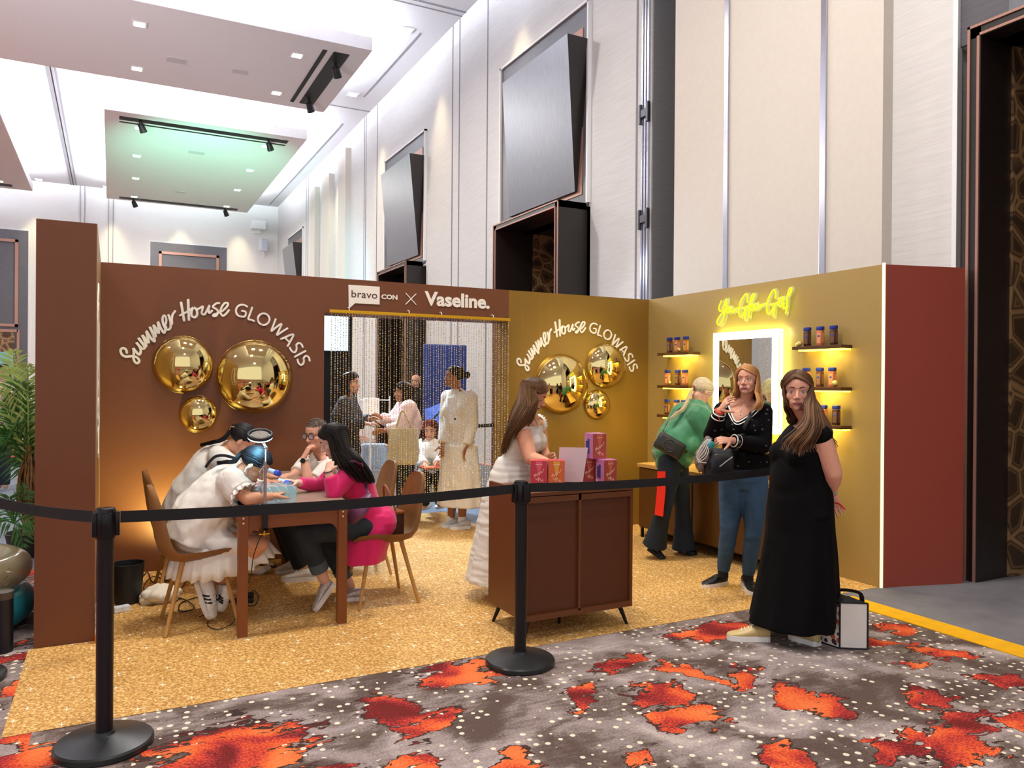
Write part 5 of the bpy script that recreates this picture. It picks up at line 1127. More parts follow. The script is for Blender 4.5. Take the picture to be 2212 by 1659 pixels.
# ------------------------------------------------ woman in the green blouse bending over the counter
def p_green():
    f = face_dir(117); r = person('blonde woman in a loose green blouse and flared jeans bending over the long counter', G(1440, 1212))
    H = Head(W3(1516, 846, 6.86), face_dir(118, -38), sc=1.02)
    J = pose(f, neck=(1508, 880, 6.84), chest=(1488, 905, 6.82), waist=(1464, 947, 6.78), pelvis=(1450, 988, 6.76), shR=(1508, 897, 6.64), shL=(1512, 886, 7.02), elR=(1536, 945, 6.62), wrR=(1562, 962, 6.72),
             elL=(1545, 935, 7.0), wrL=(1575, 955, 6.95), hipR=(1448, 1002, 6.66), hipL=(1462, 1000, 6.86), knR=(1434, 1098, 6.62), anR=(1414, 1178, 6.72), knL=(1474, 1098, 6.85), anL=(1478, 1185, 6.88))
    build_body('body', J, H, r, 'dfa98c', 'b06a6a', vox=.006, k=1.0, bust=.05, hands=[(J['wrR'], W3(1590, 968, 6.76)-J['wrR'], -Z1, dict(curl=.4, side=1)), (J['wrL'], W3(1600, 960, 6.9)-J['wrL'], -Z1, dict(curl=.4, side=-1))])
    eyes(H, r, closed=.6, skin='d09a80')
    m = MB(); torso(m, J, 1.05, .035, bust=.06, seat=False); m.tube([J['pelvis'].lerp(J['waist'], .25), J['waist'], J['chest']], [(.21, .18), (.20, .17), (.19, .14)], 24, up=J['lat'])
    sleeve(m, J['shR'], J['elR'], J['wrR'], .72, r=(.10, .105, .10, .09, .075)); sleeve(m, J['shL'], J['elL'], J['wrL'], .72, r=(.10, .10, .09, .08, .07))
    m.sph(W3(1497, 965, 6.62), (.075, .07, .09), 16)
    gb = cloth('blouse', m, mat('green_satin', '3f8a5c', .55, nz=.15, nsc=4, sheen=.3), r, vox=.009, it=6, fold=.02, fsc=5.5, stretch=(1, 1, .8), fine=.3)
    m = MB(); pelvis_shell(m, J, .98, .014, False)
    for s in 'RL': trouser(m, J['hip'+s], J['kn'+s], J['an'+s], r=(.106, .088, .067, .078, .108), end=1.0)
    cloth('jeans', m, M_ddenim, r, vox=.008, it=3, fold=.006, fsc=8, stretch=(1, 1, .5))
    shoe(r, W3(1434, 1213, 6.72), W3(1398, 1188, 6.78), Z1+CR*.5, '14202e', '20242c', h=.07, w=.05); shoe(r, G(1504, 1200), G(1468, 1194), Z1, '14202e', '20242c', h=.07, w=.05)
    paths = pulled(H, 330, 2, H.p(0, -.102, -.03), [W3(1478, 882, 6.70), W3(1462, 893, 6.66), W3(1449, 905, 6.64)], every=4)
    locks('hair', r, paths, 'd8c49c', seed=3, hi='f2e6c8', w=(.0045, .0022)); hair_cap(H, r, 'd0bb92')
    MB().sph(H.p(0, -.1, -.03), .02, 12).build('hair_tie', mat('tie_brown', '9a5a30', .6), r, 60)
    t = thing('belt_bag', 'olive black leather belt bag with an embossed round emblem, worn by the woman in green', 'bag', W3(1448, 990, 6.5))
    c = W3(1447, 963, 6.56); ex = (W3(1478, 985, 6.54)-W3(1418, 950, 6.6)).normalized(); n = -CF; n = (n-ex*n.dot(ex)).normalized(); ey = n.cross(ex)
    if ey.z < 0: ey = -ey
    T = Matrix((ex, ey, n)).transposed().to_4x4(); T.translation = c
    M_ol = mat('olive_leather2', '2b2a22', .38, bump=.1, bsc=90, coat=.2)
    MB().box((0, 0, 0), (.255, .155, .075), T=T, bev=.03).build('bag_body', M_ol, t, 60)
    m = MB(); q = lambda x, y: T @ V((x, y, .040))
    m.tube([q(.0+.052*math.cos(a), .0+.052*math.sin(a)) for a in [2*math.pi*k/32 for k in range(32)]], .0042, 8, closed=True)
    for s in (1, -1):
        m.tube([q(s*(-.010+.027*math.cos(a)), s*.027*math.sin(a)) for a in [math.radians(48+272*k/14) for k in range(15)]]+[q(s*.012, 0), q(s*-.002, 0)], .0040, 8)
    m.build('emblem', mat('olive_emboss', '3a382e', .3, coat=.3), t, 60)
    strap('bag_strap', t, [c-ex*.12+ey*.03, on(gb, 1432, 930, .01), on(gb, 1450, 900, .01), on(gb, 1470, 880, .01)], .008, .002, '1e1e1e', up=n); strap('belt_strap', t, [c+ex*.11+ey*.02, c+ex*.15+ey*.03-n*.05, c+ex*.17+ey*.04-n*.15], .012, .003, '1e1e1e', up=ey)
p_green()
# ------------------------------------------------ woman in the white smocked dress at the display cabinet
def p_counter():
    f = face_dir(72); r = person('woman in a white ruffled sundress leaning on the display cabinet and looking down', G(1085, 1285))
    H = Head(W3(1152, 852, 5.40), face_dir(76, -28), sc=1.0)
    J = pose(f, neck=(1146, 898, 5.46), chest=(1136, 938, 5.44), waist=(1120, 990, 5.48), pelvis=(1104, 1036, 5.52), shR=(1128, 925, 5.29), shL=(1163, 922, 5.60), elR=(1146, 990, 5.20), wrR=(1192, 1002, 5.12), elL=(1172, 975, 5.58), wrL=(1182, 990, 5.42),
             knL=(1100, 1150, 5.6), anL=(1085, 1262, 5.75), knR=(1092, 1150, 5.45), anR=(1078, 1270, 5.6))
    build_body('body', J, H, r, 'dd9f80', 'b05a60', vox=.0045, jaw=.95, k=1.0, bust=.062, arm=1.14, hands=[(J['wrR'], CR*.9+CF*.2-Z1*.1, -Z1, dict(curl=.25, side=1, sc=.92)), (J['wrL'], W3(1200, 986, 5.36)-J['wrL'], -CF, dict(curl=1.1, side=1, sc=.92))])
    eyes(H, r, closed=.85, brow='4a3427', skin='cf9478')
    m = MB(); torso(m, J, 1.02, .012, bust=.066, seat=False); N = 8
    L = []
    for px, z, a, b, w in ((1118, 1.0, .165, .135, 0), (1112, .90, .19, .165, .02), (1104, .7, .22, .20, .04), (1096, .4, .25, .235, .05), (1088, .13, .275, .262, .06)):
        q = W3(px, 1000, 5.50); L.append((V((q.x, q.y, z)), a, b, w))
    skirt(m, L, J['lat'], waves=16)
    top = J['chest'].z+.065
    dr = cloth('sundress', m, M_cotton, r, vox=.007, it=4, fold=.006, fsc=12, cut=lambda p: p.z > top, stretch=(.3, .3, 2.2))
    for s in 'RL':      # ruffled shoulder straps over each shoulder
        sh = J['sh'+s]; fr = (J['f']); l = J['lat']*(1 if s == 'L' else -1)
        base = J['neck'].lerp(sh, .62)
        pts = cr([J['chest']+l*.095+fr*.115+Z1*.05, J['chest']+l*.105+fr*.10+Z1*.10, base+Z1*.052+fr*.02, base+Z1*.045-fr*.06, J['chest']+l*.10-fr*.10+Z1*.06], 9)
        R = []
        for i, p in enumerate(pts):
            w = .020+.008*math.sin(i*1.9); up = (p-J['chest']).normalized(); o = (l*.5+up*.6).normalized()
            R.append([p-o*.006, p+o*w+up*.006*math.sin(i*2.4), p+o*(w+.002), p+l*.004-o*.004])
        MB().loft(R).build('ruffle_strap', M_cotton, dr, 60)
    W = lambda *a: [W3(*q) for q in a]
    long_hair(H, r, '5e442c', [(75, W((1163, 862, 5.26), (1158, 890, 5.24), (1150, 905, 5.24), (1144, 915, 5.26))), (110, W((1146, 875, 5.24), (1128, 905, 5.18), (1112, 930, 5.2), (1098, 955, 5.24))), (150, W((1122, 870, 5.30), (1108, 905, 5.26), (1097, 940, 5.28), (1090, 972, 5.32))), (200, W((1118, 865, 5.42), (1104, 900, 5.42), (1094, 940, 5.42), (1086, 980, 5.42))),
        (260, W((1140, 880, 5.58), (1132, 900, 5.6), (1120, 920, 5.6), (1110, 935, 5.6)))], N=380, part=-10, seed=6, hi='a07a50', w=(.0055, .0028), spread=.014, wave=.005)
    hair_cap(H, r, '46331f', front=30)
    m = MB(); m.tube([H.p(.05, .01, -.13), J['neck']+J['f']*.09-Z1*.03-J['lat']*.02, J['chest']+J['f']*.125+Z1*.05], .0015, 6); m.build('necklace', M_goldpaint, r, 60)
    m = MB().tube([J['wrL']+V((math.cos(t)*.02, 0, math.sin(t)*.02))+(W3(1200, 986, 5.36)-J['wrL']).normalized()*.1 for t in [2*math.pi*k/12 for k in range(12)]], .003, 6, closed=True); m.build('ring', M_silver, r, 60)
p_counter()
# ------------------------------------------------ woman in the pink blazer
M_pink = mat('hot_pink_wool', 'dd1268', .65, sheen=.25)
def p_pink():
    f = face_dir(-65); r = person('seated woman with long black hair in a hot pink blazer, chin on her hand', G(790, 1270))
    H = Head(W3(722, 952, 5.24), face_dir(-80, -24), sc=1.02)
    J = pose(f, neck=(742, 992, 5.28), chest=(762, 1030, 5.27), waist=(782, 1080, 5.32), pelvis=(797, 1122, 5.38), shL=(763, 1012, 5.10), shR=(735, 1008, 5.42), elL=(722, 1064, 5.04), wrL=(709, 1020, 5.02), elR=(695, 1050, 5.36), wrR=(642, 1043, 5.16),
             hipL=(793, 1135, 5.28), hipR=(790, 1130, 5.48), knL=(657, 1150, 5.05), anL=(700, 1252, 5.16), knR=(700, 1162, 5.42), anR=(757, 1268, 5.52))
    build_body('body', J, H, r, 'e2b29c', 'b36a70', vox=.004, jaw=.92, k=.95, bust=.055, thin=.95, hands=[(J['wrL'], W3(716, 990, 5.10)-J['wrL'], CF+CR*.3, dict(curl=.95, side=-1, sc=.92)), (J['wrR'], W3(604, 1034, 5.06)-J['wrR'], -Z1, dict(curl=.25, side=1, sc=.95, spread=.14))])
    eyes(H, r, closed=.75, brow='2a1d18', iris='3b2a20', skin='d3a590')
    m = MB(); torso(m, J, .98, .018, bust=.058, seat=False); pelvis_shell(m, J, 1.0, .02)
    sleeve(m, J['shL'], J['elL'], J['wrL'], .9, r=(.068, .064, .058, .052, .043)); sleeve(m, J['shR'], J['elR'], J['wrR'], .95, r=(.066, .062, .056, .05, .04))
    T = [(W3(800, 1105, 5.40), .20, .15, 0), (W3(797, 1135, 5.40), .215, .17, .02), (W3(790, 1170, 5.38), .20, .165, .03), (W3(783, 1212, 5.34), .155, .15, .04)]
    skirt(m, T, J['lat'], waves=6)
    bl = cloth('blazer', m, M_pink, r, vox=.0065, it=5, fold=.008, fsc=7, fine=.25, cut=cutpoly([(712, 1000), (738, 996), (747, 1030), (728, 1100), (700, 1100)], 5.4, 5.13))
    m = MB(); torso(m, J, .96, .006, bust=.055, seat=False); cloth('inner_top', m, M_cotton, r, vox=.008, it=3, fold=.003)
    for q in ((J['elL'], J['wrL']),):
        for u in (.97,): c = q[0].lerp(q[1], u+.06); d = (q[1]-q[0]).normalized(); a = d.orthogonal().normalized(); b = d.cross(a); MB().tube([c+a*math.cos(t)*.027+b*math.sin(t)*.027 for t in [2*math.pi*k/20 for k in range(20)]], .003, 6, closed=True).build('bracelet', mat('bracelet_dark', '20222c', .4), r, 60)
    m = MB(); pelvis_shell(m, J, .92, .008)
    for s in 'RL': trouser(m, J['hip'+s], J['kn'+s], J['an'+s], r=(.098, .088, .070, .064, .056), end=.74)
    je = cloth('jeans', m, mat('charcoal_denim', '2b333b', .85, nz=.3, nsc=7, bump=.12, bsc=300), r, vox=.007, it=4, fold=.006, fsc=10)
    for s in 'RL':
        a = J['kn'+s].lerp(J['an'+s], .62); b = J['kn'+s].lerp(J['an'+s], .8); MB().tube([a, a.lerp(b, .5), b], [.063, .062, .060], 22).build('jeans_cuff', mat('cuff_denim', '4c5a66', .85, bump=.1), je, 50)
    sp = mat('shoe_c9c2ba', 'c9c2ba', .35, metal=.35, nz=.4, nsc=90)
    shoe(r, W3(682, 1323, 5.12), W3(726, 1262, 5.20), CR*-.35+Z1*.8, 'c9c2ba', 'e8e4de', h=.07, w=.044); shoe(r, G(722, 1298), G(788, 1296), Z1, 'c9c2ba', 'e8e4de', h=.07, w=.044)
    W = lambda *a: [W3(*q) for q in a]
    long_hair(H, r, '15100e', [(78, W((718, 975, 5.40), (722, 990, 5.42), (728, 1000, 5.42), (735, 1008, 5.42))), (140, W((752, 975, 5.38), (768, 1000, 5.40), (785, 1025, 5.42), (797, 1045, 5.42))), (190, W((757, 965, 5.24), (777, 990, 5.22), (796, 1015, 5.22), (806, 1040, 5.24))), (235, W((748, 968, 5.12), (768, 990, 5.04), (788, 1018, 5.08), (800, 1042, 5.12))),
        (275, W((727, 978, 5.10), (738, 1000, 5.01), (750, 1016, 5.0), (770, 1040, 5.03))), (292, W((714, 972, 5.14), (718, 990, 5.10), (722, 1002, 5.08), (728, 1012, 5.06)))], N=420, part=-4, seed=12, hi='3a3030', w=(.0055, .0028), spread=.012, wave=.003)
    hair_cap(H, r, '120d0c', front=30)
    t = thing('shoulder_bag', 'mauve crossbody bag hanging on a strap from the pink blazer', 'bag', W3(775, 1140, 4.98))
    M_mv = mat('mauve_nylon', '6d3d5e', .4)
    m = MB(); m.tube(cr([W3(757, 1125, 5.02), W3(768, 1108, 4.98), W3(785, 1090, 4.98), W3(800, 1068, 5.02)], 4), [(.03, .02), (.04, .025), (.05, .03), (.055, .032), (.06, .034), (.065, .036), (.065, .036), (.062, .035), (.055, .03), (.05, .03), (.04, .025), (.03, .02), (.02, .015)], 18); m.build('bag_body', M_mv, t, 60)
    strap('strap', t, [W3(796, 1070, 5.0), on(bl, 790, 1045, .008), on(bl, 785, 1018, .014), W3(770, 998, 5.0), W3(752, 1000, 5.02), on(bl, 742, 1015, .01)], .010, .003, '59324e', up=CR)
    MB().box((0, 0, 0), (.03, .012, .045), T=Matrix.Translation(on(bl, 788, 1038, .016))).build('buckle', M_mv, t)
    t = thing('leather_handbag', 'brown leather handbag standing on the chair behind the woman in the pink blazer', 'bag', W3(842, 1165, 5.52))
    c = W3(845, 1128, 5.52); MB().box(c, (.10, .24, .17), .1, bev=.02).build('bag_body', mat('bag_cacao', '3d1f15', .45, bump=.1), t, 50); MB().box(c+V((0, 0, .085)), (.105, .245, .02), .1, bev=.006).build('zip_top', mat('tan_leather', '8a4f26', .45), t)
    strap('handle', t, [c+V((0, -.1, .09)), c+V((-.03, -.08, .2)), c+V((-.05, .0, .27)), c+V((-.03, .08, .2)), c+V((0, .1, .09))], .008, .004, '8a4f26')
p_pink()
# ------------------------------------------------ person with glasses across the table
def p_glasses():
    f = face_dir(-58); r = person('person with cropped grey-brown hair and dark glasses in a white T-shirt, seated behind the table', G(700, 1225))
    H = Head(W3(684, 938, 6.12), face_dir(-30, -8), sc=1.06)
    J = pose(f, neck=(692, 985, 6.22), chest=(697, 1018, 6.24), waist=(716, 1055, 6.38), pelvis=(735, 1088, 6.5), shL=(712, 1008, 6.06), shR=(662, 1003, 6.38), elL=(668, 1050, 5.92), wrL=(656, 990, 5.94), elR=(632, 1032, 6.2), wrR=(594, 1036, 6.0),
             knL=(612, 1128, 6.0), anL=(652, 1228, 6.08), knR=(600, 1118, 6.3), anR=(632, 1208, 6.4))
    build_body('body', J, H, r, 'e0a98e', 'b06a62', vox=.0045, jaw=1.0, k=1.02, bust=.045, neckr=.055, scalp='5d5048', arm=1.1, hands=[(J['wrL'], W3(668, 965, 5.96)-J['wrL'], CR*.7+CF*.5, dict(curl=.8, side=1)), (J['wrR'], W3(560, 1036, 5.85)-J['wrR'], -Z1, dict(curl=.5, side=1))])
    eyes(H, r, closed=.6, brow='5a4636', iris='4a3a2c', skin='d19c82')
    paths = []; rr = random.Random(5)
    for i in range(420):
        az = rr.uniform(-180, 180); a = abs(az); lo = 24 if a < 50 else 0 if a < 110 else -35; e = rr.uniform(lo, 88)
        paths.append([scalp_pt(H, az, e, 1.01), scalp_pt(H, az+4, e+3, 1.05)])
    locks('cropped_hair', r, paths, '6a5c52', seed=5, w=(.004, .002), n=5)
    m = MB(); torso(m, J, 1.04, .02, bust=.05, seat=False); pelvis_shell(m, J, 1.0, .02)
    sleeve(m, J['shR'], J['elR'], J['wrR'], .34, r=(.075, .072, .068, .06, .06)); sleeve(m, J['shL'], J['elL'], J['wrL'], .34, r=(.075, .072, .068, .06, .06))
    cloth('t_shirt', m, M_cotton, r, vox=.008, it=4, fold=.010, fsc=7, cut=cutpoly([(672, 972), (712, 968), (704, 992), (686, 997)], 6.25))
    m = MB(); pelvis_shell(m, J, .98, .012)
    for s in 'RL': trouser(m, J['hip'+s], J['kn'+s], J['an'+s], r=(.104, .09, .072, .066, .06), end=.96)
    cloth('jeans', m, mat('navy_denim', '18222e', .85, bump=.1, bsc=300), r, vox=.009, it=4, fold=.006, fsc=9)
    shoe(r, G(608, 1256), G(686, 1254), Z1, 'd9d2c2', 'efece4', h=.075, w=.048, laces='c9bfa8', solet=.035); shoe(r, G(594, 1240), G(648, 1232), Z1, 'b9b2a8', 'd8d4cc', h=.075, w=.048)
    m = MB(); T = H.M
    for s in (1, -1):
        c = V((s*.033, .094, .0)); m.tube([T @ (c+V((math.cos(t)*.0255, -abs(math.cos(t))*.004*(1 if s*math.cos(t) > 0 else 0), math.sin(t)*.021))) for t in [2*math.pi*k/24 for k in range(24)]], .0028, 8, closed=True)
        m.tube([T @ V((s*.058, .09, .008)), T @ V((s*.074, .07, .01)), T @ V((s*.08, .0, .005)), T @ V((s*.08, -.02, -.008))], .0026, 8)
    m.tube([T @ V((-.009, .096, .004)), T @ V((0, .099, .007)), T @ V((.009, .096, .004))], .0026, 8); gl = m.build('glasses', mat('dark_tortoise', '251d22', .25), r, 60)
    m = MB()
    for s in (1, -1): m.sph((s*.033, .094, 0), (.0235, .0012, .0195), 20, T)
    m.build('lens', mat('lens_tint', 'dfe8f5', .05, alpha=.18), gl, 60)
    q = J['elL'].lerp(J['wrL'], .93); d = (J['wrL']-J['elL']).normalized(); a = d.cross(CF).normalized(); b = d.cross(a)
    MB().tube([q+a*math.cos(t)*.029+b*math.sin(t)*.029 for t in [2*math.pi*k/24 for k in range(24)]], (.008, .003)[0], 8, closed=True).build('watch_band', mat('watch_band_c', 'c8ccd4', .5), r, 60)
    MB().cyl(q-CF*.028, q-CF*.037, .019, n=20).build('watch_face', M_black, r, 50)
p_glasses()
# ------------------------------------------------ the two nail artists in white dresses
def p_nail_front():
    f = face_dir(112); r = person('nail artist in a short white ruffled dress bending over the table under the ring lamp', G(455, 1338))
    H = Head(W3(548, 1004, 4.86), face_dir(100, -44), sc=.98)
    J = pose(f, neck=(512, 1024, 4.90), chest=(480, 1056, 4.88), waist=(440, 1108, 4.88), pelvis=(420, 1160, 4.88), shR=(500, 1040, 4.72), shL=(507, 1030, 5.06), elR=(535, 1078, 4.66), wrR=(585, 1072, 4.72), elL=(560, 1062, 5.16), wrL=(600, 1056, 5.05),
             hipR=(425, 1172, 4.80), hipL=(432, 1165, 5.02), knR=(562, 1176, 4.84), anR=(476, 1256, 4.98), knL=(566, 1165, 5.12), anL=(452, 1250, 4.92), toeL=(455, 1300, 4.90), toeR=(480, 1292, 4.98))
    build_body('body', J, H, r, 'd59a78', 'a8585c', vox=.0042, jaw=.92, k=.94, bust=.05, thin=.92, hands=[(J['wrR'], W3(612, 1062, 4.80)-J['wrR'], -Z1, dict(curl=.5, side=-1, sc=.9)), (J['wrL'], W3(622, 1046, 4.98)-J['wrL'], -Z1, dict(curl=.5, side=1, sc=.9))])
    eyes(H, r, closed=.85, brow='1c1412', skin='c68e6e')
    m = MB(); torso(m, J, 1.0, .035, bust=.05, seat=False); m.tube([J['chest'], J['waist'], J['pelvis']], [(.19, .15), (.22, .19), (.23, .19)], 24, up=J['lat'])
    sleeve(m, J['shR'], J['elR'], J['wrR'], .30, r=(.085, .088, .082, .07, .06)); sleeve(m, J['shL'], J['elL'], J['wrL'], .30, r=(.085, .085, .08, .07, .06))
    m.tube([W3(425, 1150, 4.9), W3(480, 1168, 4.92), W3(545, 1178, 4.95)], [(.22, .12), (.215, .115), (.20, .075)], 24, up=J['lat'])
    dr = cloth('dress', m, M_cotton, r, vox=.007, it=5, fold=.017, fsc=6, fine=.35, stretch=(1, 1, .8))
    # gathered flounce hanging below the seat and over the knees
    m = MB(); L = []
    fw = J['f']
    for t, z, g in ((0, .50, 1.0), (.25, .44, 1.06), (.6, .37, 1.13), (1, .305, 1.17)):
        R = []; N = 120; c = W3(462, 1180, 4.93)
        for k in range(N):
            a = 2*math.pi*k/N; e = 1+t*.06*(math.sin(a*23)+.6*math.sin(a*37+1)); la = math.cos(a)*.215*g*e; fb = math.sin(a); fb = (fb*.33 if fb > 0 else fb*.23)*g*e
            zz = z+(.10*max(0, math.sin(a))**1.3)*t-.006*t*math.sin(a*23)
            R.append(V((c.x, c.y, zz))+J['lat']*la+fw*fb)
        L.append(R)
    m.loft(L, cap=False); fl = m.build('flounce', M_cotton, dr, 80)
    so = fl.modifiers.new('s', 'SOLIDIFY'); so.thickness = .004
    for s in 'RL':   # frilled sleeve edges
        m = MB()
        d = (J['el'+s]-J['sh'+s]).normalized(); c = J['sh'+s].lerp(J['el'+s], .60); a = d.orthogonal().normalized(); b = d.cross(a); L = []
        for t in (0, 1): L.append([c+d*.035*t+(a*math.cos(u)+b*math.sin(u))*(.076+.012*t*(1+math.sin(u*14))) for u in [2*math.pi*k/84 for k in range(84)]])
        m.loft(L, cap=False)
        o = m.build('sleeve_frill', M_cotton, dr, 80); o.modifiers.new('s', 'SOLIDIFY').thickness = .003
    paths = pulled(H, 380, 8, H.p(0, -.108, .0), [W3(506, 996, 4.80), W3(488, 998, 4.78), W3(472, 1000, 4.80)], every=3)
    locks('hair', r, paths, '181518', seed=3, hi='3a3f4a', w=(.004, .002)); hair_cap(H, r, '141214', front=28)
    strap('hair_ribbon', r, [W3(508, 990, 4.78), W3(485, 984, 4.76), W3(466, 986, 4.76), W3(452, 998, 4.76), W3(444, 1010, 4.76)], .009, .002, '101216'); 
    MB().tube([H.p(.08, .0, -.0), H.p(.085, -.015, -.03), H.p(.08, -.005, -.055)], .005, 8).build('ear_cuff', M_white, r, 60)
    c = lambda x, y, z: H.p(x, y, z)
    m = MB()
    for s in (1, -1): m.tube([c(s*.033+math.cos(t)*.024, .094, math.sin(t)*.019) for t in [2*math.pi*k/20 for k in range(20)]], .0014, 6, closed=True); m.tube([c(s*.056, .092, .004), c(s*.08, 0, .002)], .0014, 6)
    m.tube([c(-.009, .095, .003), c(.009, .095, .003)], .0014, 6); m.build('glasses', M_goldpaint, r, 60)
    up = (CR*.9+Z1*.35-CF*.1)
    shoe(r, W3(455, 1338, 4.86), W3(424, 1256, 4.86), up, 'f0efec', 'e8e4dc', h=.08, w=.05, laces='f6f4f0', stripes=True); shoe(r, W3(472, 1320, 4.95), W3(476, 1262, 4.97), CR*.8-CF*.4, 'f0efec', 'e8e4dc', h=.07, w=.044, laces='f6f4f0', stripes=True)
p_nail_front()
def p_nail_back():
    f = face_dir(112); r = person('nail artist with black clipped-up hair in a white dress, against the dark wall', G(560, 1240))
    H = Head(W3(522, 952, 5.60), face_dir(108, -42), sc=1.0)
    J = pose(f, neck=(484, 968, 5.64), chest=(455, 1005, 5.65), waist=(420, 1060, 5.66), pelvis=(404, 1112, 5.68), shR=(474, 988, 5.46), shL=(484, 976, 5.82), elR=(524, 1036, 5.44), wrR=(575, 1040, 5.50), elL=(540, 1025, 5.9), wrL=(585, 1030, 5.8),
             knR=(540, 1128, 5.62), anR=(556, 1212, 5.70), knL=(545, 1120, 5.85), anL=(520, 1205, 5.9))
    build_body('body', J, H, r, 'd9a080', 'a8585c', vox=.005, jaw=.92, k=.95, bust=.05, thin=.92, hands=[(J['wrR'], CR*.9-CF*.2, -Z1, dict(curl=.5, side=-1, sc=.9)), (J['wrL'], CR, -Z1, dict(curl=.5, side=1, sc=.9))])
    eyes(H, r, closed=.85, brow='1c1412', skin='c68e6e')
    m = MB(); torso(m, J, 1.0, .03, bust=.05, seat=False); m.tube([J['chest'], J['waist'], J['pelvis']], [(.185, .14), (.215, .17), (.23, .18)], 24, up=J['lat'])
    sleeve(m, J['shR'], J['elR'], J['wrR'], .4, r=(.085, .085, .075, .07, .06)); sleeve(m, J['shL'], J['elL'], J['wrL'], .4, r=(.085, .08, .075, .07, .06))
    m.tube([W3(410, 1105, 5.7), W3(460, 1125, 5.72), W3(535, 1135, 5.72)], [(.22, .12), (.21, .11), (.19, .08)], 24, up=J['lat'])
    cloth('dress', m, M_cotton, r, vox=.008, it=5, fold=.018, fsc=5.5, fine=.35, stretch=(1, 1, .8))
    paths = pulled(H, 420, 18, H.p(0, -.115, .03), [W3(484, 948, 5.55), W3(460, 955, 5.55), W3(436, 961, 5.58)], every=2, g=1.11)
    locks('hair', r, paths, '131013', seed=3, hi='2c2526', w=(.0045, .0022)); hair_cap(H, r, '100d10', front=28, g=1.12)
    m = MB()
    for k in range(5): m.tube([H.p(-.03+k*.015, -.10, .045), H.p(-.03+k*.015+.004, -.125, .03), H.p(-.03+k*.015, -.115, .005)], .0035, 8)
    m.tube([H.p(-.04, -.11, .04), H.p(.04, -.11, .04)], .005, 8); m.build('hair_claw', mat('tortoise_gold', 'c9a56c', .3, .2, nz=.6, nsc=60), r, 60)
    shoe(r, G(590, 1228), G(548, 1218), Z1, 'e4ded6', '3a2a26', h=.07, w=.045)
p_nail_back()
# ------------------------------------------------ people beyond the bead curtain
def simple(label, head, fd, sk, J, top, topcol, bot, haircol, base, skirt_=None, hair='long', toph='blouse', both='trousers', slv=.95, arms=1.0, hl=()):
    r = person(label, base); H = Head(W3(*head), fd)
    J = pose(J.pop('f'), **J)
    d1 = {s: (J['wr'+s]-J['el'+s]).normalized() for s in 'LR'}
    build_body('body', J, H, r, sk, 'a05a58', vox=.007, k=.98, bust=.05 if hair else .02, hands=[(J['wr'+s], d1[s], J['f'].cross(d1[s])*(1 if s == 'L' else -1)+V((0, 0, .01)), dict(curl=.4, side=1 if s == 'L' else -1)) for s in 'LR'], scalp=None)
    eyes(H, r, closed=.4, brow='2a1d18', skin=sk)
    m = MB(); torso(m, J, 1.02, top, bust=.055 if hair else .02, seat=False); pelvis_shell(m, J, 1.0, top, False)
    for s in 'LR': sleeve(m, J['sh'+s], J['el'+s], J['wr'+s], slv, r=tuple(a+top*.6 for a in (.062, .058, .052, .046, .040)))
    if skirt_: skirt(m, skirt_, J['lat'], waves=9)
    cloth(toph, m, topcol, r, vox=.01, it=4, fold=.010, fsc=6, fine=.3)
    if bot:
        m = MB(); pelvis_shell(m, J, .96, .01)
        for s in 'LR': trouser(m, J['hip'+s], J['kn'+s], J['an'+s])
        cloth(both, m, bot, r, vox=.011, it=3, fold=.005)
    if hair:
        c = H.p
        if hair == 'long': long_hair(H, r, haircol, [(75, [c(.085, .02, -.08), c(.095, .02, -.17), c(.10, .03, -.27)]), (180, [c(0, -.12, -.08), c(0, -.14, -.2), c(0, -.15, -.33)]), (285, [c(-.085, .02, -.08), c(-.095, .02, -.17), c(-.10, .03, -.27)])], N=130, part=5, seed=3, w=(.009, .004))
        else:
            rr = random.Random(4); locks('hair', r, [[scalp_pt(H, az, e, 1.06), scalp_pt(H, az+((180 if az > 0 else -180)-az)*.5, e*.6, 1.09), H.p(rr.uniform(-.02, .02), -.11, .03)] for az, e in [(rr.uniform(-180, 180), rr.uniform(25, 60)) for _ in range(110)]], haircol, seed=5, w=(.008, .004))
            MB().sph(H.p(0, -.13, .035), (.04, .035, .04), 14).build('bun', M_hair, r, 60); b = bpy.data.objects[r.children[-1].name]; setcol(b.data, np.tile(lc(haircol), (len(b.data.vertices), 1)))
        hair_cap(H, r, haircol)
    return r, J, H
M_cream = mat('cream_coat', 'e9e0cf', .8, bump=.1, bsc=150)
r, J, H = simple('tall woman with a dark bun in a long cream coat, just beyond the bead curtain', (981, 815, 8.05), face_dir(-78, 4), 'a06a4a',
    dict(f=face_dir(-40), neck=(986, 848, 8.1), chest=(990, 880, 8.08), waist=(990, 935, 8.1), pelvis=(992, 972, 8.1), shR=(968, 858, 8.2), shL=(1015, 860, 7.98), elR=(962, 915, 8.15), wrR=(957, 962, 8.02), elL=(1018, 915, 7.98), wrL=(1008, 966, 7.92),
         knR=(980, 1052, 8.1), anR=(974, 1126, 8.14), knL=(1000, 1055, 8.05), anL=(998, 1128, 8.06)), .03, M_cream, None, '1c1412', G(985, 1142), hair='bun', toph='coat',
    skirt_=[(W3(992, 960, 8.08), .21, .16, 0), (W3(993, 1010, 8.08), .24, .18, .03), (W3(995, 1092, 8.08), .27, .21, .05)])
cr_ = W3(983, 905, 7.86); MB().sph(cr_, .012, 10).build('coat_button', M_black, r, 60)
MB().prism([(-.05, .12), (.055, .12), (.03, -.14), (-.03, -.14)], W3(977, 885, 7.9), CR, Z1, -CF*.004).build('shirt_front', M_white, r)
for s in 'LR': MB().tube([J['an'+s]+Z1*.06, J['an'+s]-Z1*.03], [.045, .043], 14).build('sock', M_white, r, 60)
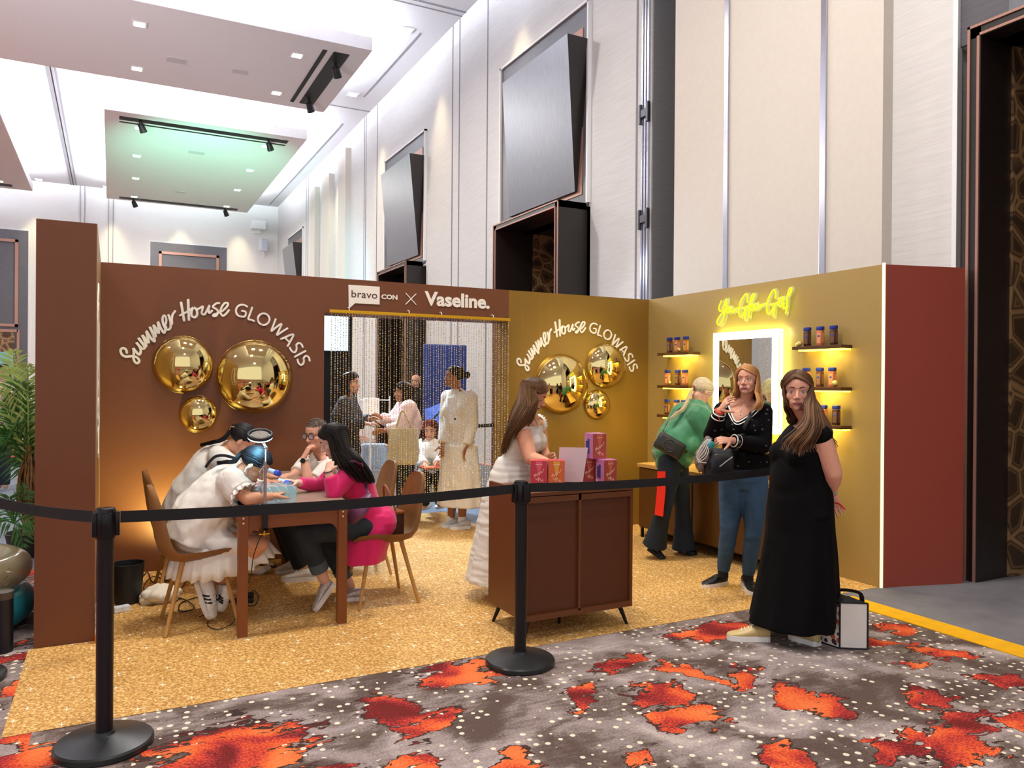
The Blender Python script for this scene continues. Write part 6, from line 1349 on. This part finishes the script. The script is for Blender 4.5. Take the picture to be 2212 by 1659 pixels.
shoe(r, G(954, 1140), G(995, 1138), Z1, 'c8c9ca', 'f4f4f2', h=.08, w=.05, solet=.035); shoe(r, G(972, 1144), G(1016, 1142), Z1, 'c8c9ca', 'f4f4f2', h=.08, w=.05, solet=.035)
simple('woman in a pale pink puff-sleeved blouse with a cream tote bag, beyond the bead curtain', (872, 848, 8.5), face_dir(-80, 2), 'b98062',
    dict(f=face_dir(-75), neck=(879, 876, 8.5), chest=(880, 905, 8.48), waist=(876, 945, 8.5), pelvis=(874, 972, 8.5), shL=(882, 884, 8.32), shR=(870, 882, 8.66), elL=(868, 925, 8.22), wrL=(832, 930, 8.2), elR=(845, 912, 8.6), wrR=(822, 902, 8.5),
         knR=(868, 1040, 8.55), anR=(868, 1120, 8.6), knL=(878, 1042, 8.42), anL=(880, 1124, 8.42)), .045, mat('blush_satin', 'e2bfb6', .55, nz=.1), mat('navy_denim', '18222e', .85), '241c1c', G(874, 1135))
t = thing('tote_bag', 'large cream tote bag hanging from the shoulder of the woman in the pink blouse', 'bag', W3(873, 1003, 8.1))
m = MB(); c = W3(872, 962, 8.14); m.loft([[c+V((0, 0, z))+CR*x+CF*y for x, y in ((-a, -b), (a, -b), (a, b), (-a, b))] for z, a, b in ((-.20, .11, .05), (-.17, .15, .07), (.0, .155, .07), (.18, .14, .04))]); m.build('bag_body', mat('cream_canvas', 'd8cda6', .8), t)
strap('handle', t, [c+V((0, 0, .17))-CR*.08, c+V((0, 0, .36))-CR*.02+CF*.03, c+V((0, 0, .17))+CR*.08], .012, .003, 'b8ab84')
simple('woman with long dark hair in a dark patterned jacket at the left of the curtain', (757, 828, 8.2), face_dir(82, 2), 'd9a48c',
    dict(f=face_dir(75), neck=(750, 862, 8.2), chest=(748, 895, 8.2), waist=(748, 940, 8.2), pelvis=(748, 975, 8.2), shR=(745, 872, 8.02), shL=(757, 870, 8.36), elR=(756, 915, 7.95), wrR=(790, 915, 8.0), elL=(775, 910, 8.4), wrL=(800, 905, 8.3),
         knR=(750, 1050, 8.15), anR=(752, 1130, 8.15), knL=(752, 1045, 8.3), anL=(756, 1125, 8.3)), .03, mat('dark_jacket_print', '23232b', .7, nz=.5, nsc=8), mat('blue_denim', '2f4a63'), '191213', G(750, 1145), toph='jacket')
r, J, H = simple('red-haired woman seated beyond the bead curtain with an orange sheet on her lap', (930, 928, 8.9), face_dir(-5, -14), 'dda68e',
    dict(f=face_dir(-8), neck=(931, 952, 8.95), chest=(932, 975, 8.93), waist=(934, 1008, 8.98), pelvis=(935, 1030, 9.0), shR=(912, 962, 8.98), shL=(951, 962, 8.9), elR=(905, 992, 8.85), wrR=(918, 1005, 8.6), elL=(955, 992, 8.8), wrL=(944, 1003, 8.6),
         knR=(918, 1030, 8.58), anR=(918, 1092, 8.7), knL=(950, 1030, 8.55), anL=(950, 1090, 8.7)), .025, M_cotton, mat('navy_denim', '18222e'), '5c1f1c', G(932, 1100))
shoe(r, G(912, 1102), G(928, 1092), Z1, 'e8e2da', 'e8e2da', h=.05, w=.04); shoe(r, G(942, 1100), G(962, 1092), Z1, 'e8e2da', 'e8e2da', h=.05, w=.04)
tag(MB().bb(-.14, .14, -.1, .1, -.003, .003).build('paper_sheet', mat('orange_paper', 'f2602a', .6)), 'orange sheet of paper on the lap of the red-haired woman', 'paper').location = W3(935, 1009, 8.52)
simple('bald man in a black suit with a blue lanyard standing far behind the curtain', (898, 824, 13.0), face_dir(-15, -2), 'd5a085',
    dict(f=face_dir(-10), neck=(899, 842, 13.05), chest=(899, 862, 13.05), waist=(899, 895, 13.05), pelvis=(899, 915, 13.05), shR=(880, 850, 13.1), shL=(919, 850, 13.0), elR=(876, 885, 13.0), wrR=(885, 912, 12.9), elL=(923, 885, 12.95), wrL=(914, 912, 12.85),
         knR=(890, 970, 13.05), anR=(889, 1018, 13.1), knL=(908, 970, 13.0), anL=(909, 1018, 13.05)), .03, mat('black_suit', '101014', .8), mat('black_suit', '101014'), '2a201c', G(899, 1026), hair=None, toph='suit_jacket')
# ---------------------------------------------------------------- things on and around the manicure table
M_chrome = mat('chrome', 'c9ccd2', .18, 1)
t = thing('ring_lamp', 'round LED ring lamp on a chrome pole clamped to the front of the table', 'lamp', W3(572, 1125, 4.55))
pb = V((.815, 4.757, .70)); pt = W3(574, 968, 4.72)
MB().cyl(pb, pb+V((0, 0, .35)), .009, n=12).build('pole', M_chrome, t, 50); MB().cyl(pb+V((0, 0, .3)), pt, .006, n=10).build('upper_pole', M_chrome, t, 50)
hc = W3(562, 940, 4.74); hn = (CR*.12+Z1*.93-CF*.35).normalized(); a = hn.orthogonal().normalized(); b = hn.cross(a)
R_ = .068; MB().tube([hc+a*math.cos(u)*R_+b*math.sin(u)*R_ for u in [2*math.pi*k/36 for k in range(36)]], [(.014, .010)]*36, 10, closed=True).build('ring_housing', mat('lamp_black', '1c1c1f', .4), t, 60)
MB().cyl(hc-hn*.004, hc+hn*.006, .052, n=28).build('mirror_plate', mat('lamp_plate', '857f76', .65, nz=.5, nsc=60), t, 40)
m = MB().tube([hc+a*math.cos(u)*R_+b*math.sin(u)*R_-hn*.011 for u in [2*math.pi*k/36 for k in range(36)]], .006, 8, closed=True); m.build('led_ring', mat('led_cyan', 'e6fbff', .5, emit=12, ecol='a8e8ff'), t, 60)
m = MB().cyl(pt, hc-hn*.01, .010, n=10); m.sph(pt, .016, 12); m.build('ball_joint', M_chrome, t, 50)
m = MB().bb(.80, .83, 4.735, 4.80, .775, .795, .003); m.bb(.80, .83, 4.735, 4.75, .64, .795, .003).bb(.80, .83, 4.735, 4.79, .64, .655, .003); m.build('clamp', M_black, t); m = MB().cyl((.815, 4.775, .60), (.815, 4.775, .75), .005, n=8); m.cyl((.785, 4.775, .612), (.845, 4.775, .612), .004, n=8); m.build('clamp_screw', M_goldpaint, t, 50)
light('SPOT', 'ring_lamp_beam', hc-hn*.03, 13, (.25, .72, 1), W3(545, 1030, 4.95), spot_size=1.7, spot_blend=1, shadow_soft_size=.06)
for z in (.86, .95): m = MB().tube([pb+V((-.02, 0, z-.7)), pb+V((-.03, .0, z-.66)), pb+V((-.01, 0, z-.63))], .006, 8); m.build('cable_clip', M_chrome, t, 50)
# acrylic organiser with nail tips
M_clear = mat('clear_plastic', 'd8f2fa', .08, alpha=.28, spec=.8)
t = thing('acrylic_organizer', 'clear acrylic organizer with round nail wheels on the table under the ring lamp', 'organizer', (.9, 4.93, .777))
ox0, ox1, oy0, oy1, oz = .80, 1.02, 4.86, 5.0, .777
m = MB(); m.bb(ox0, ox1, oy0, oy1, oz, oz+.006).bb(ox0, ox0+.004, oy0, oy1, oz, oz+.10).bb(ox1-.004, ox1, oy0, oy1, oz, oz+.10).bb(ox0, ox1, oy0, oy0+.004, oz, oz+.05).bb(ox0, ox1, oy1-.004, oy1, oz, oz+.11); m.build('tray', M_clear, t)
for k in range(4): x = ox0+.035+k*.05; MB().cyl((x, oy0+.03, oz+.058), (x+.004, oy0+.036, oz+.058), .045, n=26).build('nail_wheel', mat('nail_tip', 'bfeaf2', .2, alpha=.7), t, 30)
for k in range(7): x = ox0+.02+k*.03; MB().tube([(x, oy0+.055, oz+.008), (x+.002, oy0+.058, oz+.05), (x+.008, oy0+.065, oz+.085)], [.006, .008, .003], 8).build('nail_stick', mat('nail_white', 'eaf6f5', .3), t, 60)
for k, (px, py, d, dx) in enumerate(((596, 1021, 5.2, .05), (618, 1043, 5.05, .045))):
    t = thing('polish_bottle', ['lying clear bottle with a round blue cap, farther of two above the organizer', 'lying clear bottle with a round blue cap, nearer of two above the organizer'][k], 'bottle', W3(px, py+20, d))
    c = W3(px, py, d); ax = (CR*.8-CF*.55-Z1*.15).normalized(); MB().cyl(c, c+ax*.035, .020, n=20).build('cap', mat('cap_blue', '3b57c4', .4), t, 50); MB().cyl(c-ax*.07, c, .016, .018, 18).build('tube', mat('tube_clear', 'c5dcf0', .15), t, 50)
tag(MB().box(W3(530, 1085, 4.72), (.08, .05, .02), .4, bev=.004).build('nail_file_case', mat('glossy_black', '101116', .2), None), 'small glossy black case at the front table edge by the nail artist', 'case')
m = MB(); m.tube([W3(545, 1050, 4.98), W3(560, 1052, 5.0), W3(572, 1056, 5.02)], [.02, .024, .018], 14); tag(m.build('hand_rest', mat('red_vinyl', 'c4261c', .3), None, 60), 'shiny red hand rest on the table in front of the nearest nail artist', 'hand rest')
# on the floor
t = thing('waste_bin', 'round black waste bin on the gold mat by the left booth wall', 'bin', G(276, 1308))
c = G(276, 1302); m = MB().lathe([(.075, 0), (.08, .004), (.105, .27), (.10, .27), (.074, .01)], c, 32); m.build('bucket', mat('bin_black', '17181a', .5, bump=.3, bsc=60), t, 30); MB().tube([c+V((math.cos(u)*.105, math.sin(u)*.105, .272)) for u in [2*math.pi*k/32 for k in range(32)]], .004, 8, closed=True).build('rim', M_black, t, 60)
t = thing('uplight', 'small black spotlight with a glowing white lens on the floor by the wall', 'floor lamp', (.42, 6.5, 0))
c = V((.43, 6.48, .004)); MB().cyl(c+V((0, 0, .02)), c+V((0, .01, .16)), .05, .055, 24).build('housing', M_black, t, 50); MB().cyl(c+V((0, .01, .16)), c+V((.0, .02, .175)), .05, .048, 24).build('lens', mat('uplight_lens', 'ffffff', .5, emit=14, ecol='fff8d8'), t, 50); MB().cyl(c, c+V((0, 0, .02)), .06, n=24).build('foot', M_black, t, 50)
t = thing('spray_bottle', 'tall striped bottle with an orange base beside the left booth wall', 'bottle', G(216, 1392))
c = G(217, 1388); m = MB(); m.lathe([(.028, 0), (.03, .005), (.03, .05)], c, 20); m.build('base', mat('orange_plastic', 'e87a1c', .4), t, 40); MB().lathe([(.029, .05), (.029, .22), (.02, .25), (.012, .26)], c, 20).build('body', mat('bottle_print', 'e8d9d2', .4, nz=.9, nsc=45), t, 40); MB().lathe([(.013, .26), (.014, .30), (.008, .305)], c, 14).build('cap', mat('teal_cap', '2aa09c', .4), t, 40)
tag(MB().prism([(0, 0), (.05, 0), (.045, .14), (.01, .15)], G(213, 1290)+V((0, .1, .0)), (.9, .4, 0), (0, 0, 1), (0, .03, 0)).build('gift_pouch', mat('pouch_pink', 'd8286a', .5)), 'bright pink pouch leaning by the left booth wall behind the striped bottle', 'pouch')
tag(MB().box(G(262, 1322)+V((0, 0, .022)), (.10, .05, .04), .3, bev=.008).build('wipes_pack', mat('pack_white', 'e4e8f0', .5, nz=.3, nsc=20)), 'small white and blue pack lying in front of the black waste bin', 'pack')
def crumple(name, c, s, h, label, seed, col='efe6d2'):
    m = MB(); m.sph(c+V((0, 0, h*.4)), (s, s*.8, h*.55), 24)
    o = cloth(name, m, mat('paper_'+col, col, .8), None, vox=.010, it=1, fold=.035, fsc=11, stretch=(1, 1, 1.5), seed=seed); return tag(o, label, 'cloth')
crumple('crumpled_cloth', G(345, 1300), .14, .12, 'crumpled cream paper cloth on the floor beside the front chair', 1)
crumple('crumpled_tissue', G(556, 1238), .10, .06, 'white crumpled tissue under the table near the sneakers', 3, 'f2eee6')
M_cable = mat('black_cable', '111113', .5)
def cable(px, label, rad=.004, seed=0):
    rr = random.Random(seed); P = [G(x, y)+V((0, 0, rad+.002+rr.uniform(0, .012))) if len(q) == 2 else W3(x, y, q[2]) for q in px for x, y in [q[:2]]]
    return tag(MB().tube(cr(P, 6), rad, 8).build('cable', M_cable, None, 60), label, 'cable')
cable([(300, 1262), (318, 1240), (330, 1262), (345, 1240), (360, 1268), (340, 1282), (310, 1275), (330, 1250), (372, 1258), (390, 1240), (400, 1262), (385, 1280)], 'tangled black cables on the floor between bin and front chair', seed=1)
cable([(282, 1290), (310, 1285), (322, 1300), (360, 1290), (398, 1300), (420, 1318), (390, 1326), (392, 1305), (440, 1290)], 'black cable looping past the crumpled cream cloth', seed=2)
cable([(430, 1335), (455, 1330), (448, 1352), (470, 1364), (500, 1352), (512, 1330), (535, 1300), (546, 1280), (558, 1290), (550, 1310), (528, 1312)], 'thin black cable curling on the mat beside the front left table leg', .003, 3)
tag(MB().tube(cr([V((.80, 4.74, .65)), W3(566, 1150, 4.62), W3(548, 1200, 4.64), W3(540, 1250, 4.7), W3(520, 1290, 4.78), G(508, 1330)+V((0, 0, .006))], 6), .0028, 8).build('lamp_cord', M_cable, None, 60), 'thin black cord hanging from the ring lamp clamp to the floor', 'cable')
t = thing('power_strip', 'black power strip lying on the floor under the table', 'power strip', G(505, 1305))
MB().box(G(505, 1305)+V((0, 0, .02)), (.26, .05, .035), -.2, bev=.006).build('housing', mat('black_plastic', '101114'), t); MB().box(G(540, 1298)+V((0, 0, .03)), (.05, .05, .05), -.2, bev=.006).build('plug', M_black, t)
for k in range(3): MB().box(G(487+k*14, 1306)+V((0, 0, .038)), (.03, .03, .003), -.2).build('socket', M_black, t)
# tote bag behind the woman in black
t = thing('tote_bag', 'square tote bag with plain white end, black piping and animal-print side, on the patterned carpet', 'bag', V((3.80, 3.12, 0)))
A, B = V((3.755, 3.085, .004)), V((3.885, 3.0, .004)); Lv = V((.16, .27, 0)).normalized()*.0+V((-.02, .30, 0)); H_ = V((0, 0, .265)); 
m = MB(); m.add([A, B, B+H_, A+H_, A+Lv, B+Lv, B+Lv+H_, A+Lv+H_], [(0, 3, 2, 1), (4, 5, 6, 7), (1, 2, 6, 5), (0, 1, 5, 4)]); m.build('white_end', mat('tote_white', 'ddd9d2', .6, bump=.2, bsc=12), t)
pr = bpy.data.materials.new('tote_print'); pr.use_nodes = True; n_ = NT(pr); b_ = n_.n['Principled BSDF']; vv = n_.add('ShaderNodeTexVoronoi', {'Vector': n_.coord('Object'), 'Scale': 26}); n_.l.new(n_.mix(n_.math('LESS_THAN', vv.outputs['Distance'], .42), lin('e8e2da'), n_.ramp(n_.add('ShaderNodeSeparateColor', {0: vv.outputs['Color']}).outputs[0], [(.2, lin('3a2030')), (.45, lin('c4572a')), (.7, lin('7a3a2a')), (.9, lin('d8a53a'))], 'CONSTANT')), b_.inputs['Base Color'])
m = MB(); o_ = V((-.0025, 0, 0)); m.add([A+o_, A+Lv+o_, A+Lv+H_*.96+o_, A+H_*.96+o_], [(0, 1, 2, 3)]); m.build('printed_side', pr, t)
m = MB()
for p, q in ((A, B), (A, A+H_), (B, B+H_), (A+H_, B+H_), (A+H_, A+H_+Lv), (A, A+Lv)): m.cyl(p, q, .0055, n=8)
m.build('piping', M_black, t, 50); m = MB(); m.add([A+H_*1.0, B+H_*1.0, B+H_+Lv, A+H_+Lv, (A+B)/2+H_*1.12+Lv*.1, (A+B)/2+H_*1.12+Lv*.9], [(0, 1, 4), (2, 3, 5), (1, 2, 5, 4), (3, 0, 4, 5)]); m.build('zip_top', M_black, t)
for s in (.12, .8): strap('handle', t, [A+Lv*s+H_, A+Lv*s+H_*1.22+V((.03, 0, 0)), B+Lv*s+H_*1.22-V((.03, 0, 0)), B+Lv*s+H_], .014, .003, '121214')
# ---------------------------------------------------------------- left edge: palm, inflatables, bin
M_leaf = mat('palm_leaf', '3f7a2e', .45, nz=.35, nsc=6); M_leafl = mat('palm_leaf_light', 'a9c46a', .5, nz=.3, nsc=6); M_straw = mat('dry_fibre', '8a6634', .7, nz=.4, nsc=20)
t = thing('potted_palm', 'leafy green palm with dry brown fibres at the left edge behind the booth wall', 'plant', (-.62, 6.9, 0))
rr = random.Random(4)
def frond(base, tip, droop, matl, n=22, lf=.26, wd=.012, name='frond'):
    base, tip = V(base), V(tip); mid = base.lerp(tip, .55)+V((0, 0, droop)); P = cr([base, mid, tip], 10); m = MB(); m.tube(P, [.008*(1-.7*i/len(P)) for i in range(len(P))], 6)
    ax = (tip-base).normalized(); side = ax.cross(CF).normalized()
    for i in range(2, n):
        p = P[min(int(i/n*len(P)), len(P)-1)]; L_ = lf*math.sin(math.pi*(.15+.8*i/n))*rr.uniform(.85, 1.1)
        for s in (1, -1):
            d = (ax*.75+side*s*.8-Z1*rr.uniform(.0, .25)+CF*rr.uniform(-.25, .25)).normalized(); q = p+d*L_; w_ = CF.cross(d).normalized()*wd; m.add([p, p+d*L_*.4+w_, q-Z1*L_*.15, p+d*L_*.4-w_], [(0, 1, 2, 3)])
    m.build(name, matl, t)
base = W3(62, 1010, 6.6)
for px, py, dd, mt in ((60, 790, .1, M_leafl), (20, 800, .12, M_leafl), (72, 840, .05, M_leaf), (5, 870, .15, M_leaf), (40, 880, .1, M_leaf), (70, 900, .1, M_leaf), (-20, 930, .2, M_leaf), (10, 960, .2, M_leaf), (45, 830, .1, M_leaf), (-30, 850, .15, M_leafl), (-10, 1000, .2, M_leaf), (30, 760, .08, M_leafl)): frond(base+V((0, 0, rr.uniform(-.05, .05))), W3(px, py, 6.5+rr.uniform(-.25, .2)), dd, mt)
base2 = W3(30, 1130, 5.9)
for px, py in ((-10, 1100), (62, 1060), (75, 1140), (20, 1075), (50, 1180), (-20, 1150)): frond(base2, W3(px, py, 5.85), .06, M_leaf, 14, .14, .008)
m = MB()
for k in range(70): x = rr.uniform(-1, 1); m.tube(cr([W3(62+x*14, 960+rr.uniform(0, 60), 6.6+rr.uniform(-.1, .1)), W3(60+x*26, 1030+rr.uniform(0, 50), 6.55+rr.uniform(-.1, .1)), W3(64+x*18, 1100+rr.uniform(-20, 30), 6.6)], 4), .006, 5)
m.build('dry_fibres', M_straw, t, 60); MB().tube([W3(66, 1020, 6.7), W3(68, 1150, 6.7), V((W3(68, 1150, 6.7).x, W3(68, 1150, 6.7).y, 0.16))], [.06, .07, .08], 14).build('trunk', M_straw, t, 60)
MB().lathe([(.16, .0), (.2, .2), (.19, .2), (.15, .02)], (W3(68, 1150, 6.7).x, W3(68, 1150, 6.7).y, .003), 24).build('pot', mat('pot_dark', '2a2622', .6), t, 40)
def torus(c, R, r, matl, name, label, cat, sq=1.0):
    m = MB(); m.tube([V(c)+V((R*math.cos(u), R*math.sin(u), 0)) for u in [2*math.pi*k/56 for k in range(56)]], [(r, r*sq)]*56, 18, closed=True, up=(0, 0, 1)); return tag(m.build(name, matl, None, 60), label, cat)
M_conf = bpy.data.materials.new('clear_confetti_vinyl'); M_conf.use_nodes = True; n_ = NT(M_conf); b_ = n_.n['Principled BSDF']; b_.inputs['Roughness'].default_value = .12; b_.inputs['Alpha'].default_value = .8
vv = n_.add('ShaderNodeTexVoronoi', {'Vector': n_.coord('Object'), 'Scale': 45}).outputs['Distance']; n_.l.new(n_.mix(n_.math('LESS_THAN', vv, .13), lin('b9ac86'), lin('2a2a26')), b_.inputs['Base Color'])
M_teal = bpy.data.materials.new('teal_glitter_vinyl'); M_teal.use_nodes = True; n_ = NT(M_teal); b_ = n_.n['Principled BSDF']; b_.inputs['Roughness'].default_value = .15
vv = n_.add('ShaderNodeTexVoronoi', {'Vector': n_.coord('Object'), 'Scale': 38}).outputs['Distance']; n_.l.new(n_.mix(n_.math('LESS_THAN', vv, .14), lin('2fa0b0'), lin('12407a')), b_.inputs['Base Color'])
torus((-.98, 5.75, .125), .44, .12, M_teal, 'inflatable_ring', 'glossy teal inflatable ring with blue glitter at the left edge, lowest of the stack', 'inflatable')
torus((-.98, 5.75, .345), .44, .10, M_conf, 'inflatable_ring', 'clear inflatable ring with confetti lying on top of the teal one', 'inflatable')
c = G(4, 1408); t = thing('floor_bin', 'short dark cylinder bin cut off by the left edge', 'bin', c)
MB().lathe([(.05, 0), (.055, .005), (.055, .30)], c, 28).build('body', mat('navy_black', '12151f', .35), t, 40); MB().lathe([(.057, .30), (.058, .34), (.02, .345)], c, 28).build('lid', mat('lid_smoke', '4a4238', .3), t, 40)
# ---------------------------------------------------------------- beyond the curtain and the far hall
t = thing('led_screen', 'bright pale blue screen high on a black stand beyond the left end of the curtain', 'screen', (3.6, 14, 0))
MB().bb(3.2, 3.86, 14.0, 14.05, 2.08, 2.78).build('panel', mat('screen_blue', 'ffffff', .5, emit=.8, ecol='9bd2ec'), t); MB().bb(3.15, 3.95, 14.06, 14.3, 0, 2.9).build('backdrop', mat('drape_black', '0c0c0f', .9), t)
t = thing('blue_panel', 'dark blue display panel with a rounded corner behind the curtain', 'panel', (4.33, 10.5, 0))
MB().box((4.34, 10.5, 1.35), (.68, .06, 1.45), bev=.02).build('board', mat('royal_blue_panel', '1d3570', .5, nz=.1, nsc=3), t)
for x in (4.05, 4.62): MB().bb(x-.02, x+.02, 10.47, 10.53, .003, .64).build('leg', M_black, t)
t = thing('lounge_chair', 'bright blue lounge chair behind the red-haired woman', 'chair', W3(940, 990, 10.0))
m = MB(); m.add([W3(917, 885, 10.0), W3(957, 868, 10.0), W3(962, 905, 9.8), W3(925, 960, 9.7)], [(0, 1, 2, 3)]); o = m.build('back_panel', mat('sling_blue', '2f62c8', .5), t); o.modifiers.new('s', 'SOLIDIFY').thickness = .02
m = MB(); m.tube([W3(925, 915, 9.8), W3(962, 878, 9.8)], .012, 8); m.tube([W3(925, 960, 9.7), V((W3(925, 960, 9.7).x, W3(925, 960, 9.7).y, 0.005))], .012, 8); m.tube([W3(962, 905, 9.8), V((W3(962, 905, 9.8).x, W3(962, 905, 9.8).y, 0.005))], .012, 8); m.build('frame', M_black, t, 60)
t = thing('drum_lamp', 'white cylindrical lampshade on a stand behind the curtain', 'lamp', W3(800, 1000, 9.0))
c = W3(801, 880, 9.0); MB().tube([c-Z1*.11, c+Z1*.11], [.10, .095], 24).build('lamp_shade', mat('shade_white', 'f2ede4', .7, emit=.25), t, 50); MB().tube([V((c.x, c.y, .02)), c], .012, 8).build('stand', M_white, t, 60); MB().lathe([(.12, 0), (.12, .02)], (c.x, c.y, .003), 24).build('foot', M_white, t, 40)
t = thing('wire_rack', 'thin white wire rack beyond the left half of the curtain', 'rack', W3(808, 1000, 9.4))
m = MB(); q = [W3(775, 905, 9.4), W3(842, 902, 9.4)]
for z in (1.3, 1.05, .75, .45): m.tube([V((q[0].x, q[0].y, z)), V((q[1].x, q[1].y, z))], .006, 6)
for p in q: m.tube([V((p.x, p.y, 0.005)), V((p.x, p.y, 1.35))], .008, 6)
m.build('frame', M_white, t, 60); MB().box(((q[0].x+q[1].x)/2, (q[0].y+q[1].y)/2, .62), (.3, .12, .3), -.3, bev=.03).build('folded_jacket', mat('pale_denim', '9fb4c9', .8, nz=.2), t)
tag(MB().bb(-2.75, -1.3, 13.5, 13.55, .9, 1.92).build('teal_screen', mat('teal_banner', '8ed0c4', .6)), 'pale teal banner glimpsed above the palm at the left edge', 'banner')['note'] = 1
del bpy.data.objects['teal_screen']['note']
belt((3.9, 9.2), (5.4, 9.9), .02, 'far black barrier belt beyond the right end of the curtain')
stanchion(3.88, 9.18, 'far black barrier post beyond the curtain, behind the tall woman')
stanchion(5.42, 9.92, 'far black barrier post hidden past the right end of the curtain')
simple('person with dark hair at the left edge above the palm fronds', (6, 806, 10.5), face_dir(60, 0), 'd9a48c',
    dict(f=face_dir(50), neck=(5, 828, 10.5), chest=(5, 850, 10.5), waist=(5, 885, 10.5), pelvis=(5, 910, 10.5), shR=(-15, 838, 10.4), shL=(20, 838, 10.6), elR=(-18, 875, 10.4), wrR=(-5, 900, 10.3), elL=(26, 875, 10.6), wrL=(20, 900, 10.5),
         knR=(-2, 980, 10.5), anR=(-2, 1050, 10.5), knL=(12, 980, 10.5), anL=(12, 1050, 10.5)), .03, mat('pink_top', 'd8b4b8', .7), mat('navy_denim', '18222e'), '2a1c18', G(5, 1070))
